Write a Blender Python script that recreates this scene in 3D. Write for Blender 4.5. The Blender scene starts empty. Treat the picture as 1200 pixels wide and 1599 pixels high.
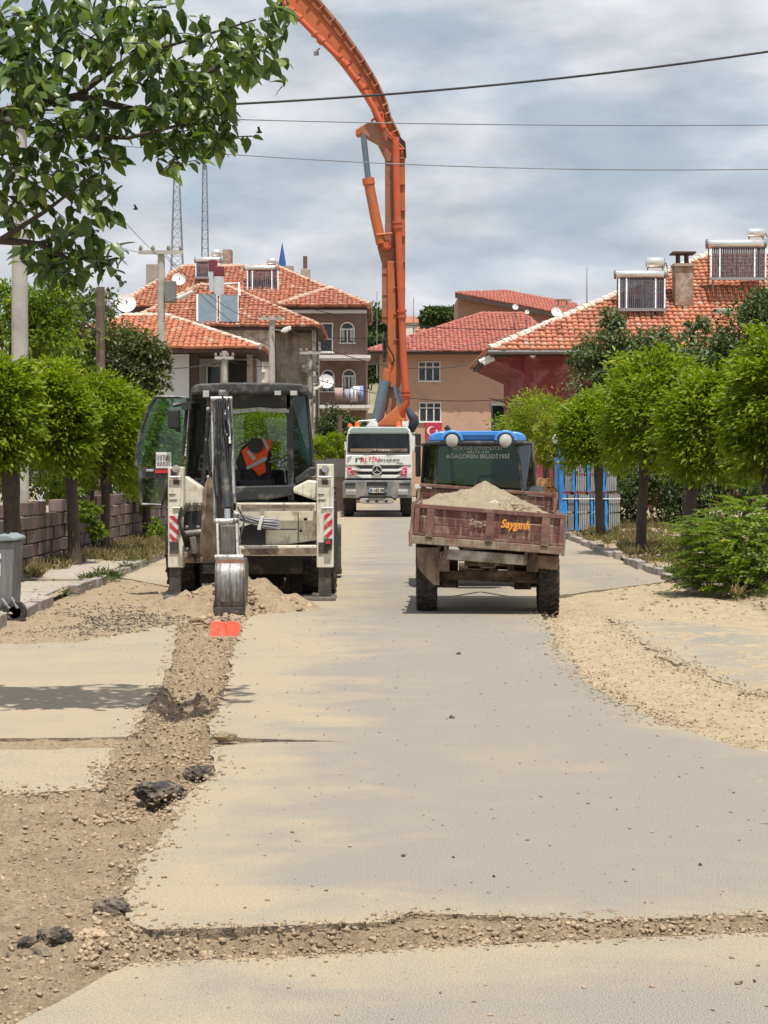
import bpy, bmesh, math, random
import numpy as np
from mathutils import Vector, Matrix
random.seed(7)
rng = np.random.default_rng(7)
SC = bpy.context.scene
COL = SC.collection
# ------------------------------------------------------------------ camera, sky, sun, exposure
F, H, HY = 3000.0, 1.9, 726.0          # focal length in photo pixels, eye height, horizon row
cd = bpy.data.cameras.new('camera')
cam = bpy.data.objects.new('camera', cd); COL.objects.link(cam)
cam.location = (0, 0, H); cam.rotation_euler = (math.pi/2, 0, 0)
cd.sensor_fit = 'HORIZONTAL'; cd.sensor_width = 36; cd.lens = F/1200*36
cd.shift_y = -(799.5-HY)/1200.0
cd.clip_start = .1; cd.clip_end = 6000
SC.camera = cam

SUN = Vector((.42, -1.65, 5.0)).normalized()
sun_el = math.asin(SUN.z); sun_az = math.atan2(SUN.x, SUN.y)
W = bpy.data.worlds.new('World'); SC.world = W; W.use_nodes = True
nt = W.node_tree; nt.nodes.clear()
def N(t, tree=None, **kw):
    n = (tree or nt).nodes.new(t)
    for k, v in kw.items(): setattr(n, k, v)
    return n
sky = N('ShaderNodeTexSky', sky_type='NISHITA', sun_disc=False)
sky.sun_elevation = sun_el; sky.sun_rotation = sun_az; sky.altitude = 1100; sky.dust_density = 1.5
tc = N('ShaderNodeTexCoord'); mp = N('ShaderNodeMapping'); mp.inputs['Scale'].default_value = (1, 1, 2.5)
mp.inputs['Location'].default_value = (.35, .1, .62)
nz = N('ShaderNodeTexNoise'); nz.inputs['Scale'].default_value = 8; nz.inputs['Detail'].default_value = 8; nz.inputs['Roughness'].default_value = .52
nz2 = N('ShaderNodeTexNoise'); nz2.inputs['Scale'].default_value = 17; nz2.inputs['Detail'].default_value = 5
rp = N('ShaderNodeValToRGB'); rp.color_ramp.elements[0].position = .38; rp.color_ramp.elements[1].position = .56; rp.color_ramp.elements[0].color = (.35, .35, .35, 1)
rp2 = N('ShaderNodeValToRGB'); rp2.color_ramp.elements[0].position = .32; rp2.color_ramp.elements[1].position = .7
rp2.color_ramp.elements[0].color = (4.1, 4.4, 4.85, 1); rp2.color_ramp.elements[1].color = (6.7, 6.8, 7.1, 1)
gam = N('ShaderNodeMix', data_type='RGBA', blend_type='MULTIPLY'); gam.inputs[0].default_value = 1
gam.inputs[7].default_value = (.62, .62, .62, 1)
blu = N('ShaderNodeMix', data_type='RGBA'); blu.inputs[0].default_value = .7; blu.inputs[7].default_value = (3.0, 4.2, 5.2, 1)
mx = N('ShaderNodeMix', data_type='RGBA')
bg = N('ShaderNodeBackground'); bg.inputs['Strength'].default_value = .1
wo = N('ShaderNodeOutputWorld')
L = nt.links.new
L(tc.outputs['Generated'], mp.inputs['Vector']); L(mp.outputs[0], nz.inputs['Vector']); L(mp.outputs[0], nz2.inputs['Vector'])
L(nz.outputs['Fac'], rp.inputs[0]); L(nz2.outputs['Fac'], rp2.inputs[0])
L(sky.outputs[0], gam.inputs[6]); L(rp.outputs[0], mx.inputs[0]); L(gam.outputs[2], blu.inputs[6]); L(blu.outputs[2], mx.inputs[6]); L(rp2.outputs[0], mx.inputs[7])
L(mx.outputs[2], bg.inputs['Color']); L(bg.outputs[0], wo.inputs[0])
sl = bpy.data.lights.new('sun', 'SUN'); sl.energy = 4.0; sl.angle = math.radians(.53); sl.color = (1, .955, .88)
so = bpy.data.objects.new('sun', sl); COL.objects.link(so); so.rotation_euler = SUN.to_track_quat('Z', 'Y').to_euler(); so.location = (0, 0, 50)
SC.view_settings.view_transform = 'Standard'; SC.view_settings.look = 'None'
SC.view_settings.gamma = 1; SC.view_settings.use_curve_mapping = False; SC.view_settings.exposure = .33
SC.cycles.max_bounces = 8; SC.cycles.transparent_max_bounces = 16

# ------------------------------------------------------------------ helpers
def P(px, py, Y): return Vector(((px-600)/F*Y, Y, H-(py-HY)/F*Y))
def G(px, py, z=0.0):
    Y = F*(H-z)/(py-HY); return Vector(((px-600)/F*Y, Y, z))
def zoomer(x0, y0, k): return lambda zx, zy, Y: P(x0+zx/k, y0+zy/k, Y)
def _hash(ix, iy, seed):
    n = (ix.astype(np.int64)*374761393 + iy.astype(np.int64)*668265263 + seed*1442695041) & 0x7fffffff
    n = ((n ^ (n >> 13))*1274126177) & 0x7fffffff
    n = (n ^ (n >> 16)) & 0xffffff
    return n/float(0xffffff)*2-1
def vn(x, y, seed=0):
    x = np.asarray(x, float); y = np.asarray(y, float)
    ix = np.floor(x); iy = np.floor(y); fx = x-ix; fy = y-iy
    fx = fx*fx*(3-2*fx); fy = fy*fy*(3-2*fy)
    a = _hash(ix, iy, seed); b = _hash(ix+1, iy, seed); c = _hash(ix, iy+1, seed); d = _hash(ix+1, iy+1, seed)
    return (a*(1-fx)+b*fx)*(1-fy)+(c*(1-fx)+d*fx)*fy
def fbm(x, y, o=4, seed=0, g=.5):
    t = 0; a = 1
    for k in range(o):
        t = t+a*vn(np.asarray(x)*2**k+k*17.3, np.asarray(y)*2**k-k*9.1, seed+k); a *= g
    return t
def fast(name, V, Fc):
    me = bpy.data.meshes.new(name); V = np.asarray(V, np.float32); Fc = np.asarray(Fc, np.int32)
    me.vertices.add(len(V)); me.vertices.foreach_set('co', V.ravel())
    n, k = Fc.shape
    me.loops.add(n*k); me.loops.foreach_set('vertex_index', Fc.ravel())
    me.polygons.add(n); me.polygons.foreach_set('loop_start', np.arange(0, n*k, k, dtype=np.int32))
    me.update(calc_edges=True); return me
def setrnd(me, arr, dom='FACE'):
    a = me.attributes.new('rnd', 'FLOAT', dom); a.data.foreach_set('value', np.asarray(arr, np.float32))
def wl(o):
    v = Vector((0, 0, 0))
    while o is not None: v += o.location; o = o.parent
    return v
def tag(o, label=None, cat=None, group=None, kind=None):
    if label: o['label'] = label
    if cat: o['category'] = cat
    if group: o['group'] = group
    if kind: o['kind'] = kind
    return o
def thing(name, label, cat, loc=(0, 0, 0), group=None):
    o = bpy.data.objects.new(name, None); COL.objects.link(o); o.location = loc; o.empty_display_size = .2
    return tag(o, label, cat, group)
def link(name, me, mats, parent=None, loc=None, kind=None, label=None):
    """me holds world coordinates; shifts them to the parent's (or own) origin"""
    o = bpy.data.objects.new(name, me); COL.objects.link(o)
    for m in (mats if isinstance(mats, (list, tuple)) else [mats]): me.materials.append(m)
    if parent is not None:
        o.parent = parent; me.transform(Matrix.Translation(-wl(parent)))
    else:
        if loc is None:
            co = np.empty(len(me.vertices)*3, np.float32); me.vertices.foreach_get('co', co); co = co.reshape(-1, 3)
            lo = co.min(0); hi = co.max(0); loc = ((lo[0]+hi[0])/2, (lo[1]+hi[1])/2, lo[2])
        o.location = [float(c) for c in loc]; me.transform(Matrix.Translation(-o.location))
    if kind: o['kind'] = kind
    if label: o['label'] = label
    return o
def dup(o, parent=None):
    c = o.copy(); COL.objects.link(c)
    if parent is not None: c.parent = parent
    for ch in list(o.children): dup(ch, c)
    return c
SPLIT = set('cylinder_head leg_slot pin fitting control_lever hose underframe beacon bumper_slot skid_hole dash_ornament wiper grille_slot stiffener pipe_bracket pipe_coupling side_plate link_bar rod reflective_band loader_arm drawbar console driver_seat slide_rail valve_block kingpost_bracket wing_mirror stand_leg wheel_arch axle_frame lid_handle bin_label white_pipe chimney wall roof_ridge elbow_link boom_web boom_turret downpipe truck_chassis black_cover logo_mark deck_rail mudguard spring_shackle chimney_cowl grille rear_panel curtain tank_bracket cab_door cab_frame crossarm'.split()) - set('cab_frame cab_door wall grille boom_turret'.split())
class MB:
    def __init__(s): s.v = []; s.f = []; s.mi = []; s.m = 0; s.pr = []
    def add(s, vs, fs):
        s.pr.append((len(s.v), len(s.f))); o = len(s.v); s.v += [tuple(v) for v in vs]; s.f += [tuple(i+o for i in f) for f in fs]; s.mi += [s.m]*len(fs); return s
    def bx(s, x0, x1, y0, y1, z0, z1, M=None):
        vs = [Vector((x, y, z)) for z in (z0, z1) for y in (y0, y1) for x in (x0, x1)]
        if M is not None: vs = [M @ v for v in vs]
        return s.add(vs, [(0, 2, 3, 1), (4, 5, 7, 6), (0, 1, 5, 4), (2, 6, 7, 3), (0, 4, 6, 2), (1, 3, 7, 5)])
    def box(s, c, d, R=None):
        M = Matrix.Translation(c) @ (R.to_4x4() if R is not None else Matrix.Identity(4))
        return s.bx(-d[0]/2, d[0]/2, -d[1]/2, d[1]/2, -d[2]/2, d[2]/2, M)
    def plate(s, pts, off):
        off = Vector(off); n = len(pts); vs = [Vector(p) for p in pts]; vs += [p+off for p in vs]
        fs = [tuple(range(n-1, -1, -1)), tuple(range(n, 2*n))]+[(i, (i+1) % n, n+(i+1) % n, n+i) for i in range(n)]
        return s.add(vs, fs)
    def prism(s, poly, axis, a, b):
        f = {'x': lambda p, t: (t, p[0], p[1]), 'y': lambda p, t: (p[0], t, p[1]), 'z': lambda p, t: (p[0], p[1], t)}[axis]
        d = {'x': (b-a, 0, 0), 'y': (0, b-a, 0), 'z': (0, 0, b-a)}[axis]
        return s.plate([f(p, a) for p in poly], d)
    def tube(s, pts, r, n=8, caps=True, sq=None):
        pts = [Vector(p) for p in pts]; m = len(pts)
        rs = r if isinstance(r, (list, tuple)) else [r]*m
        t0 = (pts[1]-pts[0]).normalized(); up = Vector((0, 0, 1)) if abs(t0.z) < .9 else Vector((0, 1, 0))
        a = t0.cross(up).normalized(); vs = []; ph = math.pi/n if sq else 0
        for i, p in enumerate(pts):
            t = (pts[min(i+1, m-1)]-pts[max(i-1, 0)]).normalized()
            a = (a-t*a.dot(t)).normalized(); b = t.cross(a)
            vs += [p+(a*math.cos(ph+2*math.pi*k/n)+b*math.sin(ph+2*math.pi*k/n))*rs[i] for k in range(n)]
        fs = [(i*n+k, i*n+(k+1) % n, (i+1)*n+(k+1) % n, (i+1)*n+k) for i in range(m-1) for k in range(n)]
        if caps: fs += [tuple(range(n-1, -1, -1)), tuple(range((m-1)*n, m*n))]
        return s.add(vs, fs)
    def cyl(s, p0, p1, r, r1=None, n=14): return s.tube([p0, p1], [r, r if r1 is None else r1], n)
    def lathe(s, prof, c, axis='z', n=20):
        c = Vector(c); vs = []
        for (r, h) in prof:
            for k in range(n):
                u, w = r*math.cos(2*math.pi*k/n), r*math.sin(2*math.pi*k/n)
                vs.append(c+Vector({'z': (u, w, h), 'x': (h, u, w), 'y': (u, h, w)}[axis]))
        m = len(prof)
        fs = [(i*n+k, i*n+(k+1) % n, (i+1)*n+(k+1) % n, (i+1)*n+k) for i in range(m-1) for k in range(n)]
        fs += [tuple(range(n-1, -1, -1)), tuple(range((m-1)*n, m*n))]
        return s.add(vs, fs)
    def sph(s, c, r, n=10, m=6, jit=0, R=None):
        if not isinstance(r, (list, tuple)): r = (r, r, r)
        prof = []; vs = []
        c = Vector(c)
        for i in range(1, m):
            th = math.pi*i/m
            for k in range(n):
                j = 1+random.uniform(-jit, jit)
                v = Vector((math.sin(th)*math.cos(2*math.pi*k/n)*r[0], math.sin(th)*math.sin(2*math.pi*k/n)*r[1], math.cos(th)*r[2]))*j
                vs.append(c+(R @ v if R else v))
        a = len(vs); t = Vector((0, 0, r[2])); vs += [c+(R @ t if R else t), c-(R @ t if R else t)]
        fs = [(i*n+k, (i+1)*n+k, (i+1)*n+(k+1) % n, i*n+(k+1) % n) for i in range(m-2) for k in range(n)]
        fs += [(a, k, (k+1) % n) for k in range(n)]+[(a+1, (m-2)*n+(k+1) % n, (m-2)*n+k) for k in range(n)]
        return s.add(vs, fs)
    def build(s, name, mats, parent=None, smooth=None, bevel=0, loc=None, kind=None, label=None, seg=2):
        if name in SPLIT and len(s.pr) > 1:        # every piece an object of its own
            o = None; pr = s.pr+[(len(s.v), len(s.f))]
            for (v0, f0), (v1, f1) in zip(pr[:-1], pr[1:]):
                q = MB(); q.v = s.v[v0:v1]; q.f = [tuple(i-v0 for i in f) for f in s.f[f0:f1]]; q.mi = s.mi[f0:f1]; q.pr = [(0, 0)]
                o = q.build(name, mats, parent, smooth, bevel, loc, kind, label, seg)
            return o
        me = bpy.data.meshes.new(name); me.from_pydata(s.v, [], s.f)
        bm = bmesh.new(); bm.from_mesh(me); bmesh.ops.recalc_face_normals(bm, faces=bm.faces); bm.to_mesh(me); bm.free()
        if any(s.mi): me.polygons.foreach_set('material_index', s.mi)
        if smooth:
            me.polygons.foreach_set('use_smooth', [True]*len(me.polygons)); me.set_sharp_from_angle(angle=math.radians(smooth))
        o = link(name, me, mats, parent, loc, kind, label)
        if bevel:
            b = o.modifiers.new('bevel', 'BEVEL'); b.width = bevel; b.segments = seg; b.limit_method = 'ANGLE'; b.angle_limit = math.radians(35)
        return o
def one(name, fn, mats, parent=None, **kw):
    m = MB(); fn(m); return m.build(name, mats, parent, **kw)
def text(name, body, size, loc, mat, parent, align='CENTER', rot=(math.pi/2, 0, 0), shear=0, wx=1.0, ext=.003, weight=0):
    c = bpy.data.curves.new(name, 'FONT'); c.body = body; c.size = size; c.align_x = align; c.align_y = 'CENTER'
    c.extrude = ext; c.shear = shear; c.offset = weight; c.resolution_u = 3
    o = bpy.data.objects.new(name, c); COL.objects.link(o); c.materials.append(mat)
    bpy.context.view_layer.update(); me = bpy.data.meshes.new_from_object(o.evaluated_get(bpy.context.evaluated_depsgraph_get()))
    bpy.data.objects.remove(o); o = bpy.data.objects.new(name, me); COL.objects.link(o)
    if not me.materials: me.materials.append(mat)
    o.parent = parent; o.location = Vector(loc)-wl(parent); o.rotation_euler = rot; o.scale = (wx, 1, 1); return o

# ------------------------------------------------------------------ materials
def newmat(name):
    m = bpy.data.materials.new(name); m.use_nodes = True; t = m.node_tree; t.nodes.clear()
    out = t.nodes.new('ShaderNodeOutputMaterial'); return m, t, out
def noise(t, vec, scale, detail=4, rough=.55, sc=None):
    n = t.nodes.new('ShaderNodeTexNoise'); n.inputs['Scale'].default_value = scale; n.inputs['Detail'].default_value = detail
    n.inputs['Roughness'].default_value = rough
    if sc:
        mpn = t.nodes.new('ShaderNodeMapping'); mpn.inputs['Scale'].default_value = sc; t.links.new(vec, mpn.inputs[0]); vec = mpn.outputs[0]
    t.links.new(vec, n.inputs['Vector']); return n.outputs['Fac']
def ramp(t, fac, a, b, ca=(0, 0, 0, 1), cb=(1, 1, 1, 1)):
    r = t.nodes.new('ShaderNodeValToRGB'); e = r.color_ramp.elements
    e[0].position = a; e[1].position = b; e[0].color = ca; e[1].color = cb; t.links.new(fac, r.inputs[0]); return r.outputs[0]
def mix(t, fac, a, b, mode='MIX'):
    m = t.nodes.new('ShaderNodeMix'); m.data_type = 'RGBA'; m.blend_type = mode
    for i, v in ((0, fac), (6, a), (7, b)):
        if isinstance(v, (int, float)): m.inputs[i].default_value = v
        elif isinstance(v, tuple): m.inputs[i].default_value = v if len(v) == 4 else v+(1,)
        else: t.links.new(v, m.inputs[i])
    return m.outputs[2]
def mth(t, op, a, b=0.0, clamp=False):
    m = t.nodes.new('ShaderNodeMath'); m.operation = op; m.use_clamp = clamp
    for i, v in ((0, a), (1, b)):
        if isinstance(v, (int, float)): m.inputs[i].default_value = v
        else: t.links.new(v, m.inputs[i])
    return m.outputs[0]
def bumpn(t, h, strength, dist=.02):
    b = t.nodes.new('ShaderNodeBump'); b.inputs['Strength'].default_value = strength; b.inputs['Distance'].default_value = dist
    t.links.new(h, b.inputs['Height']); return b.outputs[0]
def pos(t): return t.nodes.new('ShaderNodeNewGeometry').outputs['Position']
def attr(t, n='rnd'):
    a = t.nodes.new('ShaderNodeAttribute'); a.attribute_name = n; return a.outputs['Fac']
def mat(name, col, rough=.6, metal=0, var=.12, vs=4, dirt=None, streak=None, bump=0, bs=60, rnd=None, coat=0):
    m, t, out = newmat(name); p = pos(t); b = t.nodes.new('ShaderNodeBsdfPrincipled')
    lo = tuple(c*(1-var) for c in col); hi = tuple(min(1, c*(1+var)) for c in col)
    c = ramp(t, noise(t, p, vs, 5), .3, .7, lo+(1,), hi+(1,))
    if rnd: c = mix(t, attr(t), c, rnd)
    if dirt:
        dc, amt, ds = dirt; f = ramp(t, noise(t, p, ds, 7, .65), .62-amt*.35, .78-amt*.3); c = mix(t, f, c, dc)
    if streak:
        dc, amt, ds = streak; f = ramp(t, noise(t, p, ds, 4, .6, (1, 1, .12)), .6-amt*.3, .8-amt*.25); c = mix(t, f, c, dc)
    t.links.new(c, b.inputs['Base Color'])
    r = ramp(t, noise(t, p, vs*3, 4), .3, .7, (max(0, rough-.1),)*3+(1,), (min(1, rough+.12),)*3+(1,)); t.links.new(r, b.inputs['Roughness'])
    b.inputs['Metallic'].default_value = metal; b.inputs['Coat Weight'].default_value = coat
    if bump: t.links.new(bumpn(t, noise(t, p, bs, 6, .6), bump), b.inputs['Normal'])
    t.links.new(b.outputs[0], out.inputs[0]); return m
def glass(name, tint=(.5, .6, .55), refl=.12, haze=.0, hcol=(.4, .38, .33)):
    m, t, out = newmat(name)
    tr = t.nodes.new('ShaderNodeBsdfTransparent'); tr.inputs[0].default_value = tint+(1,)
    g = t.nodes.new('ShaderNodeBsdfGlossy'); g.inputs['Roughness'].default_value = .03
    fr = t.nodes.new('ShaderNodeFresnel'); fr.inputs[0].default_value = 1.5
    f = mth(t, 'ADD', fr.outputs[0], refl-.04, True)
    s = t.nodes.new('ShaderNodeMixShader'); t.links.new(f, s.inputs[0]); t.links.new(tr.outputs[0], s.inputs[1]); t.links.new(g.outputs[0], s.inputs[2])
    o = s.outputs[0]
    if haze:
        d = t.nodes.new('ShaderNodeBsdfDiffuse'); d.inputs[0].default_value = hcol+(1,)
        s2 = t.nodes.new('ShaderNodeMixShader'); t.links.new(mth(t, 'MULTIPLY', noise(t, pos(t), 9, 5), haze*2), s2.inputs[0])
        t.links.new(o, s2.inputs[1]); t.links.new(d.outputs[0], s2.inputs[2]); o = s2.outputs[0]
    t.links.new(o, out.inputs[0]); return m
def leafmat(name, c1, c2, c3=None, trans=.35, rough=.45):
    m, t, out = newmat(name); a = attr(t)
    c = ramp(t, a, 0, 1, c1+(1,), c2+(1,))
    if c3: c = mix(t, ramp(t, a, .8, .97), c, c3)
    b = t.nodes.new('ShaderNodeBsdfPrincipled'); t.links.new(c, b.inputs['Base Color']); b.inputs['Roughness'].default_value = rough
    tl = t.nodes.new('ShaderNodeBsdfTranslucent'); t.links.new(mix(t, 1.0, c, (1.0, 1.15, .45), 'MULTIPLY'), tl.inputs[0])
    s = t.nodes.new('ShaderNodeMixShader'); s.inputs[0].default_value = trans
    t.links.new(b.outputs[0], s.inputs[1]); t.links.new(tl.outputs[0], s.inputs[2]); t.links.new(s.outputs[0], out.inputs[0]); return m
DUST = (.42, .335, .225)
def asphalt():
    m, t, out = newmat('dusty asphalt'); p = pos(t); b = t.nodes.new('ShaderNodeBsdfPrincipled')
    sx = t.nodes.new('ShaderNodeSeparateXYZ'); t.links.new(p, sx.inputs[0])
    # spilled soil spread beside the trench, the cross trench and the gravel strip
    X, Y = sx.outputs[0], sx.outputs[1]
    wob = mth(t, 'MULTIPLY', mth(t, 'SUBTRACT', noise(t, p, 1.1, 5, .65), .5), 1.6)
    d1 = ramp(t, mth(t, 'ADD', mth(t, 'MULTIPLY', X, -.30), mth(t, 'MULTIPLY', wob, .5)), -.42, .26)
    d2 = ramp(t, mth(t, 'ADD', mth(t, 'ABSOLUTE', mth(t, 'SUBTRACT', mth(t, 'SUBTRACT', Y, mth(t, 'MULTIPLY', X, .055)), 7.7)), mth(t, 'MULTIPLY', wob, .35)), .25, .95, (1, 1, 1, 1), (0, 0, 0, 1))
    d3 = ramp(t, mth(t, 'ADD', mth(t, 'ABSOLUTE', mth(t, 'SUBTRACT', X, 2.6)), mth(t, 'MULTIPLY', wob, .8)), .45, 1.15, (1, 1, 1, 1), (0, 0, 0, 1))
    d3 = mth(t, 'MULTIPLY', d3, ramp(t, mth(t, 'MULTIPLY', Y, .03), .36, .42))
    d4 = ramp(t, mth(t, 'ADD', mth(t, 'MULTIPLY', mth(t, 'ABSOLUTE', X), .2), mth(t, 'MULTIPLY', wob, .12)), .55, .95)
    near = mth(t, 'MAXIMUM', mth(t, 'MAXIMUM', mth(t, 'MULTIPLY', d1, .95), mth(t, 'MULTIPLY', d2, .8)), mth(t, 'MAXIMUM', mth(t, 'MULTIPLY', d3, .8), mth(t, 'MULTIPLY', d4, .8)))
    big = noise(t, p, .42, 6, .66, (1, .55, 1)); mid = noise(t, p, 2.2, 7, .72, (.7, 1, 1)); fine = noise(t, p, 55, 4, .7); grit = noise(t, p, 170, 2, .6)
    k = mth(t, 'ADD', mth(t, 'ADD', mth(t, 'MULTIPLY', mth(t, 'SUBTRACT', big, .5), 2.3), mth(t, 'MULTIPLY', mth(t, 'SUBTRACT', mid, .5), 1.5)), mth(t, 'MULTIPLY', near, .95))
    k = mth(t, 'ADD', k, mth(t, 'MULTIPLY', mth(t, 'SUBTRACT', fine, .5), .7))
    f = ramp(t, k, -.55, 1.0)
    g = ramp(t, grit, .3, .72, (.145, .132, .11, 1), (.43, .395, .33, 1))
    d = ramp(t, fine, .3, .7, (.36, .285, .195, 1), (.47, .38, .265, 1))
    c = mix(t, mth(t, 'MULTIPLY', f, .92), g, d)
    vo = t.nodes.new('ShaderNodeTexVoronoi'); vo.inputs['Scale'].default_value = 75; t.links.new(p, vo.inputs['Vector'])
    sp = ramp(t, vo.outputs['Distance'], .06, .16, (1, 1, 1, 1), (0, 0, 0, 1))
    pat = ramp(t, noise(t, p, 3.1, 6, .7), .42, .62)
    c = mix(t, mth(t, 'MULTIPLY', mth(t, 'MULTIPLY', sp, pat), .7), c, (.10, .092, .08))
    c = mix(t, 1.0, c, ramp(t, noise(t, p, 165, 2, .7), .28, .72, (.55, .55, .55, 1), (1.32, 1.32, 1.32, 1)), 'MULTIPLY')
    t.links.new(c, b.inputs['Base Color']); b.inputs['Roughness'].default_value = .9; b.inputs['Specular IOR Level'].default_value = .2
    t.links.new(bumpn(t, mth(t, 'ADD', fine, mth(t, 'MULTIPLY', grit, .9)), .2, .008), b.inputs['Normal'])
    t.links.new(b.outputs[0], out.inputs[0]); return m
def soil(name, c1, c2, c3, bs=45, bump=.8):
    m, t, out = newmat(name); p = pos(t); b = t.nodes.new('ShaderNodeBsdfPrincipled')
    c = ramp(t, noise(t, p, 2.3, 6, .65), .32, .68, c1+(1,), c2+(1,))
    c = mix(t, ramp(t, noise(t, p, 42, 5, .75), .46, .66), c, c3)
    c = mix(t, mth(t, 'MULTIPLY', ramp(t, noise(t, p, 5.5, 6, .7), .52, .68), .6), c, tuple(v*.62 for v in c1))
    c = mix(t, mth(t, 'MULTIPLY', ramp(t, noise(t, p, 110, 3, .6), .55, .7), .5), c, (.55, .46, .34))
    t.links.new(c, b.inputs['Base Color']); b.inputs['Roughness'].default_value = .95; b.inputs['Specular IOR Level'].default_value = .1
    t.links.new(bumpn(t, mth(t, 'ADD', noise(t, p, bs, 7, .7), mth(t, 'MULTIPLY', noise(t, p, bs*3, 4, .6), .5)), bump, .03), b.inputs['Normal'])
    t.links.new(b.outputs[0], out.inputs[0]); return m
M_ASPH = asphalt()
M_DIRT = soil('dug soil', (.47, .35, .23), (.60, .46, .315), (.33, .24, .155), 60, 1.0)
M_VERGE = soil('dry verge soil', (.35, .27, .18), (.44, .36, .25), (.22, .165, .11), 25, .6)
M_STONE = mat('pale stone', (.45, .335, .22), .9, var=.25, vs=25, bump=.5, rnd=(.27, .19, .125))
M_CHUNK = mat('broken asphalt', (.05, .045, .04), .95, var=.5, vs=22, dirt=((.27, .21, .145), .55, 13), bump=1, bs=60)
M_EDGE = mat('crumbled asphalt edge', (.13, .108, .085), .95, var=.45, vs=20, dirt=((.36, .275, .185), .7, 9), bump=1, bs=60)
M_CONC = mat('weathered concrete', (.36, .33, .29), .9, var=.18, vs=5, dirt=((.40, .32, .22), .5, 2), bump=.4, bs=40)
M_KERB = mat('kerb concrete', (.34, .31, .275), .9, var=.2, vs=6, dirt=((.20, .16, .12), .45, 4), bump=.5, bs=30)

# ------------------------------------------------------------------ ground, dug soil, asphalt slabs
def sheet(name, x0, x1, y0, y1, z, m, n=2):
    xs = np.linspace(x0, x1, n); ys = np.linspace(y0, y1, n)
    V = [(x, y, z) for y in ys for x in xs]; Fc = [(j*n+i, j*n+i+1, (j+1)*n+i+1, (j+1)*n+i) for j in range(n-1) for i in range(n-1)]
    return link(name, fast(name, V, Fc), m, None, (0, 0, z), 'structure')
sheet('ground', -4000, 4000, -200, 5000, -.35, M_VERGE)
def wpts(l): return [((px-600)*H/(py-HY), F*H/(py-HY)) for px, py in l]
TL = wpts([(278, 975), (268, 1030), (250, 1080), (212, 1135), (165, 1200), (158, 1235)])      # left lip of the trench (x,Y), far to near
TR = wpts([(378, 975), (366, 1010), (350, 1080), (326, 1150), (336, 1205), (292, 1240), (255, 1300), (215, 1350), (178, 1405), (205, 1440)])
def interp(pts, y): 
    a = sorted((q[1], q[0]) for q in pts); return np.interp(y, [q[0] for q in a], [q[1] for q in a])
def smooth01(x): x = np.clip(x, 0, 1); return x*x*(3-2*x)
RL = wpts([(838, 945), (850, 965), (868, 1010), (905, 1052), (940, 1080), (1000, 1112), (1062, 1137)])
RR = wpts([(950, 965), (1000, 1000), (1050, 1030), (1100, 1052), (1200, 1090)])
def clods(x, y, cell, seed, dens):
    """soil lumps of many sizes: half-sunk domes, one per filled cell"""
    h = 0*x; wx = x/cell+.35*vn(x/cell*2.3, y/cell*2.3, seed+5); wy = y/cell+.35*vn(x/cell*2.1+9, y/cell*2.4, seed+6); ix = np.floor(wx); iy = np.floor(wy)
    for a in (-1, 0, 1):
        for b in (-1, 0, 1):
            jx, jy = ix+a, iy+b; u = _hash(jx, jy, seed); v = _hash(jx, jy, seed+1); q = _hash(jx, jy, seed+2)*.5+.5; r = .28+.55*(_hash(jx, jy, seed+3)*.5+.5)
            d2 = (wx-jx-.5-.4*u)**2+(wy-jy-.5-.4*v)**2; h = np.maximum(h, np.where(q < dens, np.sqrt(np.clip(r*r-d2, 0, None)), 0))
    return h*cell
def hsoil(x, y):
    cx = (interp(TL, y)+interp(TR, y))/2; hw = (interp(TR, y)-interp(TL, y))/2+.02
    along = smooth01((y-9.9)/2.2)*(1-smooth01((y-24.5)/1.5))
    prof = 1-smooth01((np.abs(x-cx)-hw*.45)/(hw*.6))
    d = -.13*prof*along
    cross = (1-smooth01((np.abs(y-(7.68+.055*x))-.17)/.1))*smooth01((x+1.15)/.3)
    d = d-.055*cross
    c2 = (1-smooth01((np.abs(y-13.15)-.1)/.1))*(1-smooth01((x+1.8)/.3)); d = d-.05*c2
    c3 = (1-smooth01((np.abs(y-13.32)-.02)/.04))*smooth01((x+1.35)/.1)*(1-smooth01((x+.35)/.1)); d = d-.05*c3
    rb = smooth01((x-1.6)/.3)*(1-smooth01((x-interp(RR, y)+.1)/.25)); d = d-.02*rb
    d = d-.05*np.exp(-((x-2.15)/.25)**2-((y-25.0)/.7)**2)
    loose = .35+.9*prof*along+.8*cross+.35*smooth01((-.9-x)/.2)*(1-smooth01((y-12)/1.5))+.2*rb
    n = .040*fbm(x*2.2, y*2.2, 3, 3)+.022*fbm(x*9, y*9, 3, 11)+.012*np.abs(fbm(x*34, y*34, 2, 21)); pk = .45+.55*smooth01(fbm(x*1.6, y*1.6, 3, 66)*1.2+.4)
    n = n+pk*(.9*clods(x, y, .09, 300, .22)+1.0*clods(x, y, .05, 310, .3)+.8*clods(x+.4, y, .026, 320, .4))
    rut = .012*np.sin(y*9+2.5*fbm(x*1.2, y*1.0, 2, 31))*smooth01((-1-x)/.3)*(1-smooth01((y-10)/1.))
    z = -.022+d+loose*n*.85+rut
    under = ((x > interp(TR, y)+.05) & (y > 8.15+.05*x) & (x < interp(RL, y)-.05)) | ((y < 7.35) & (x > -1.15+.28*(y-6.9))) | ((x < interp(TL, y)-.05) & (y > 13.5) & (y < 20)) | ((x < interp(TL, y)-.05) & (y > 11.35) & (y < 12.85))
    z = z+.05*np.exp(-((y-10.85-.15*fbm(x*2, y*0, 2, 5))/.32)**2)*smooth01((-1.85-x)/.25)*(.7+.5*fbm(x*6, y*6, 2, 14))
    return np.where(under, np.minimum(z, -.012-.05*c3), z)
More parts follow.
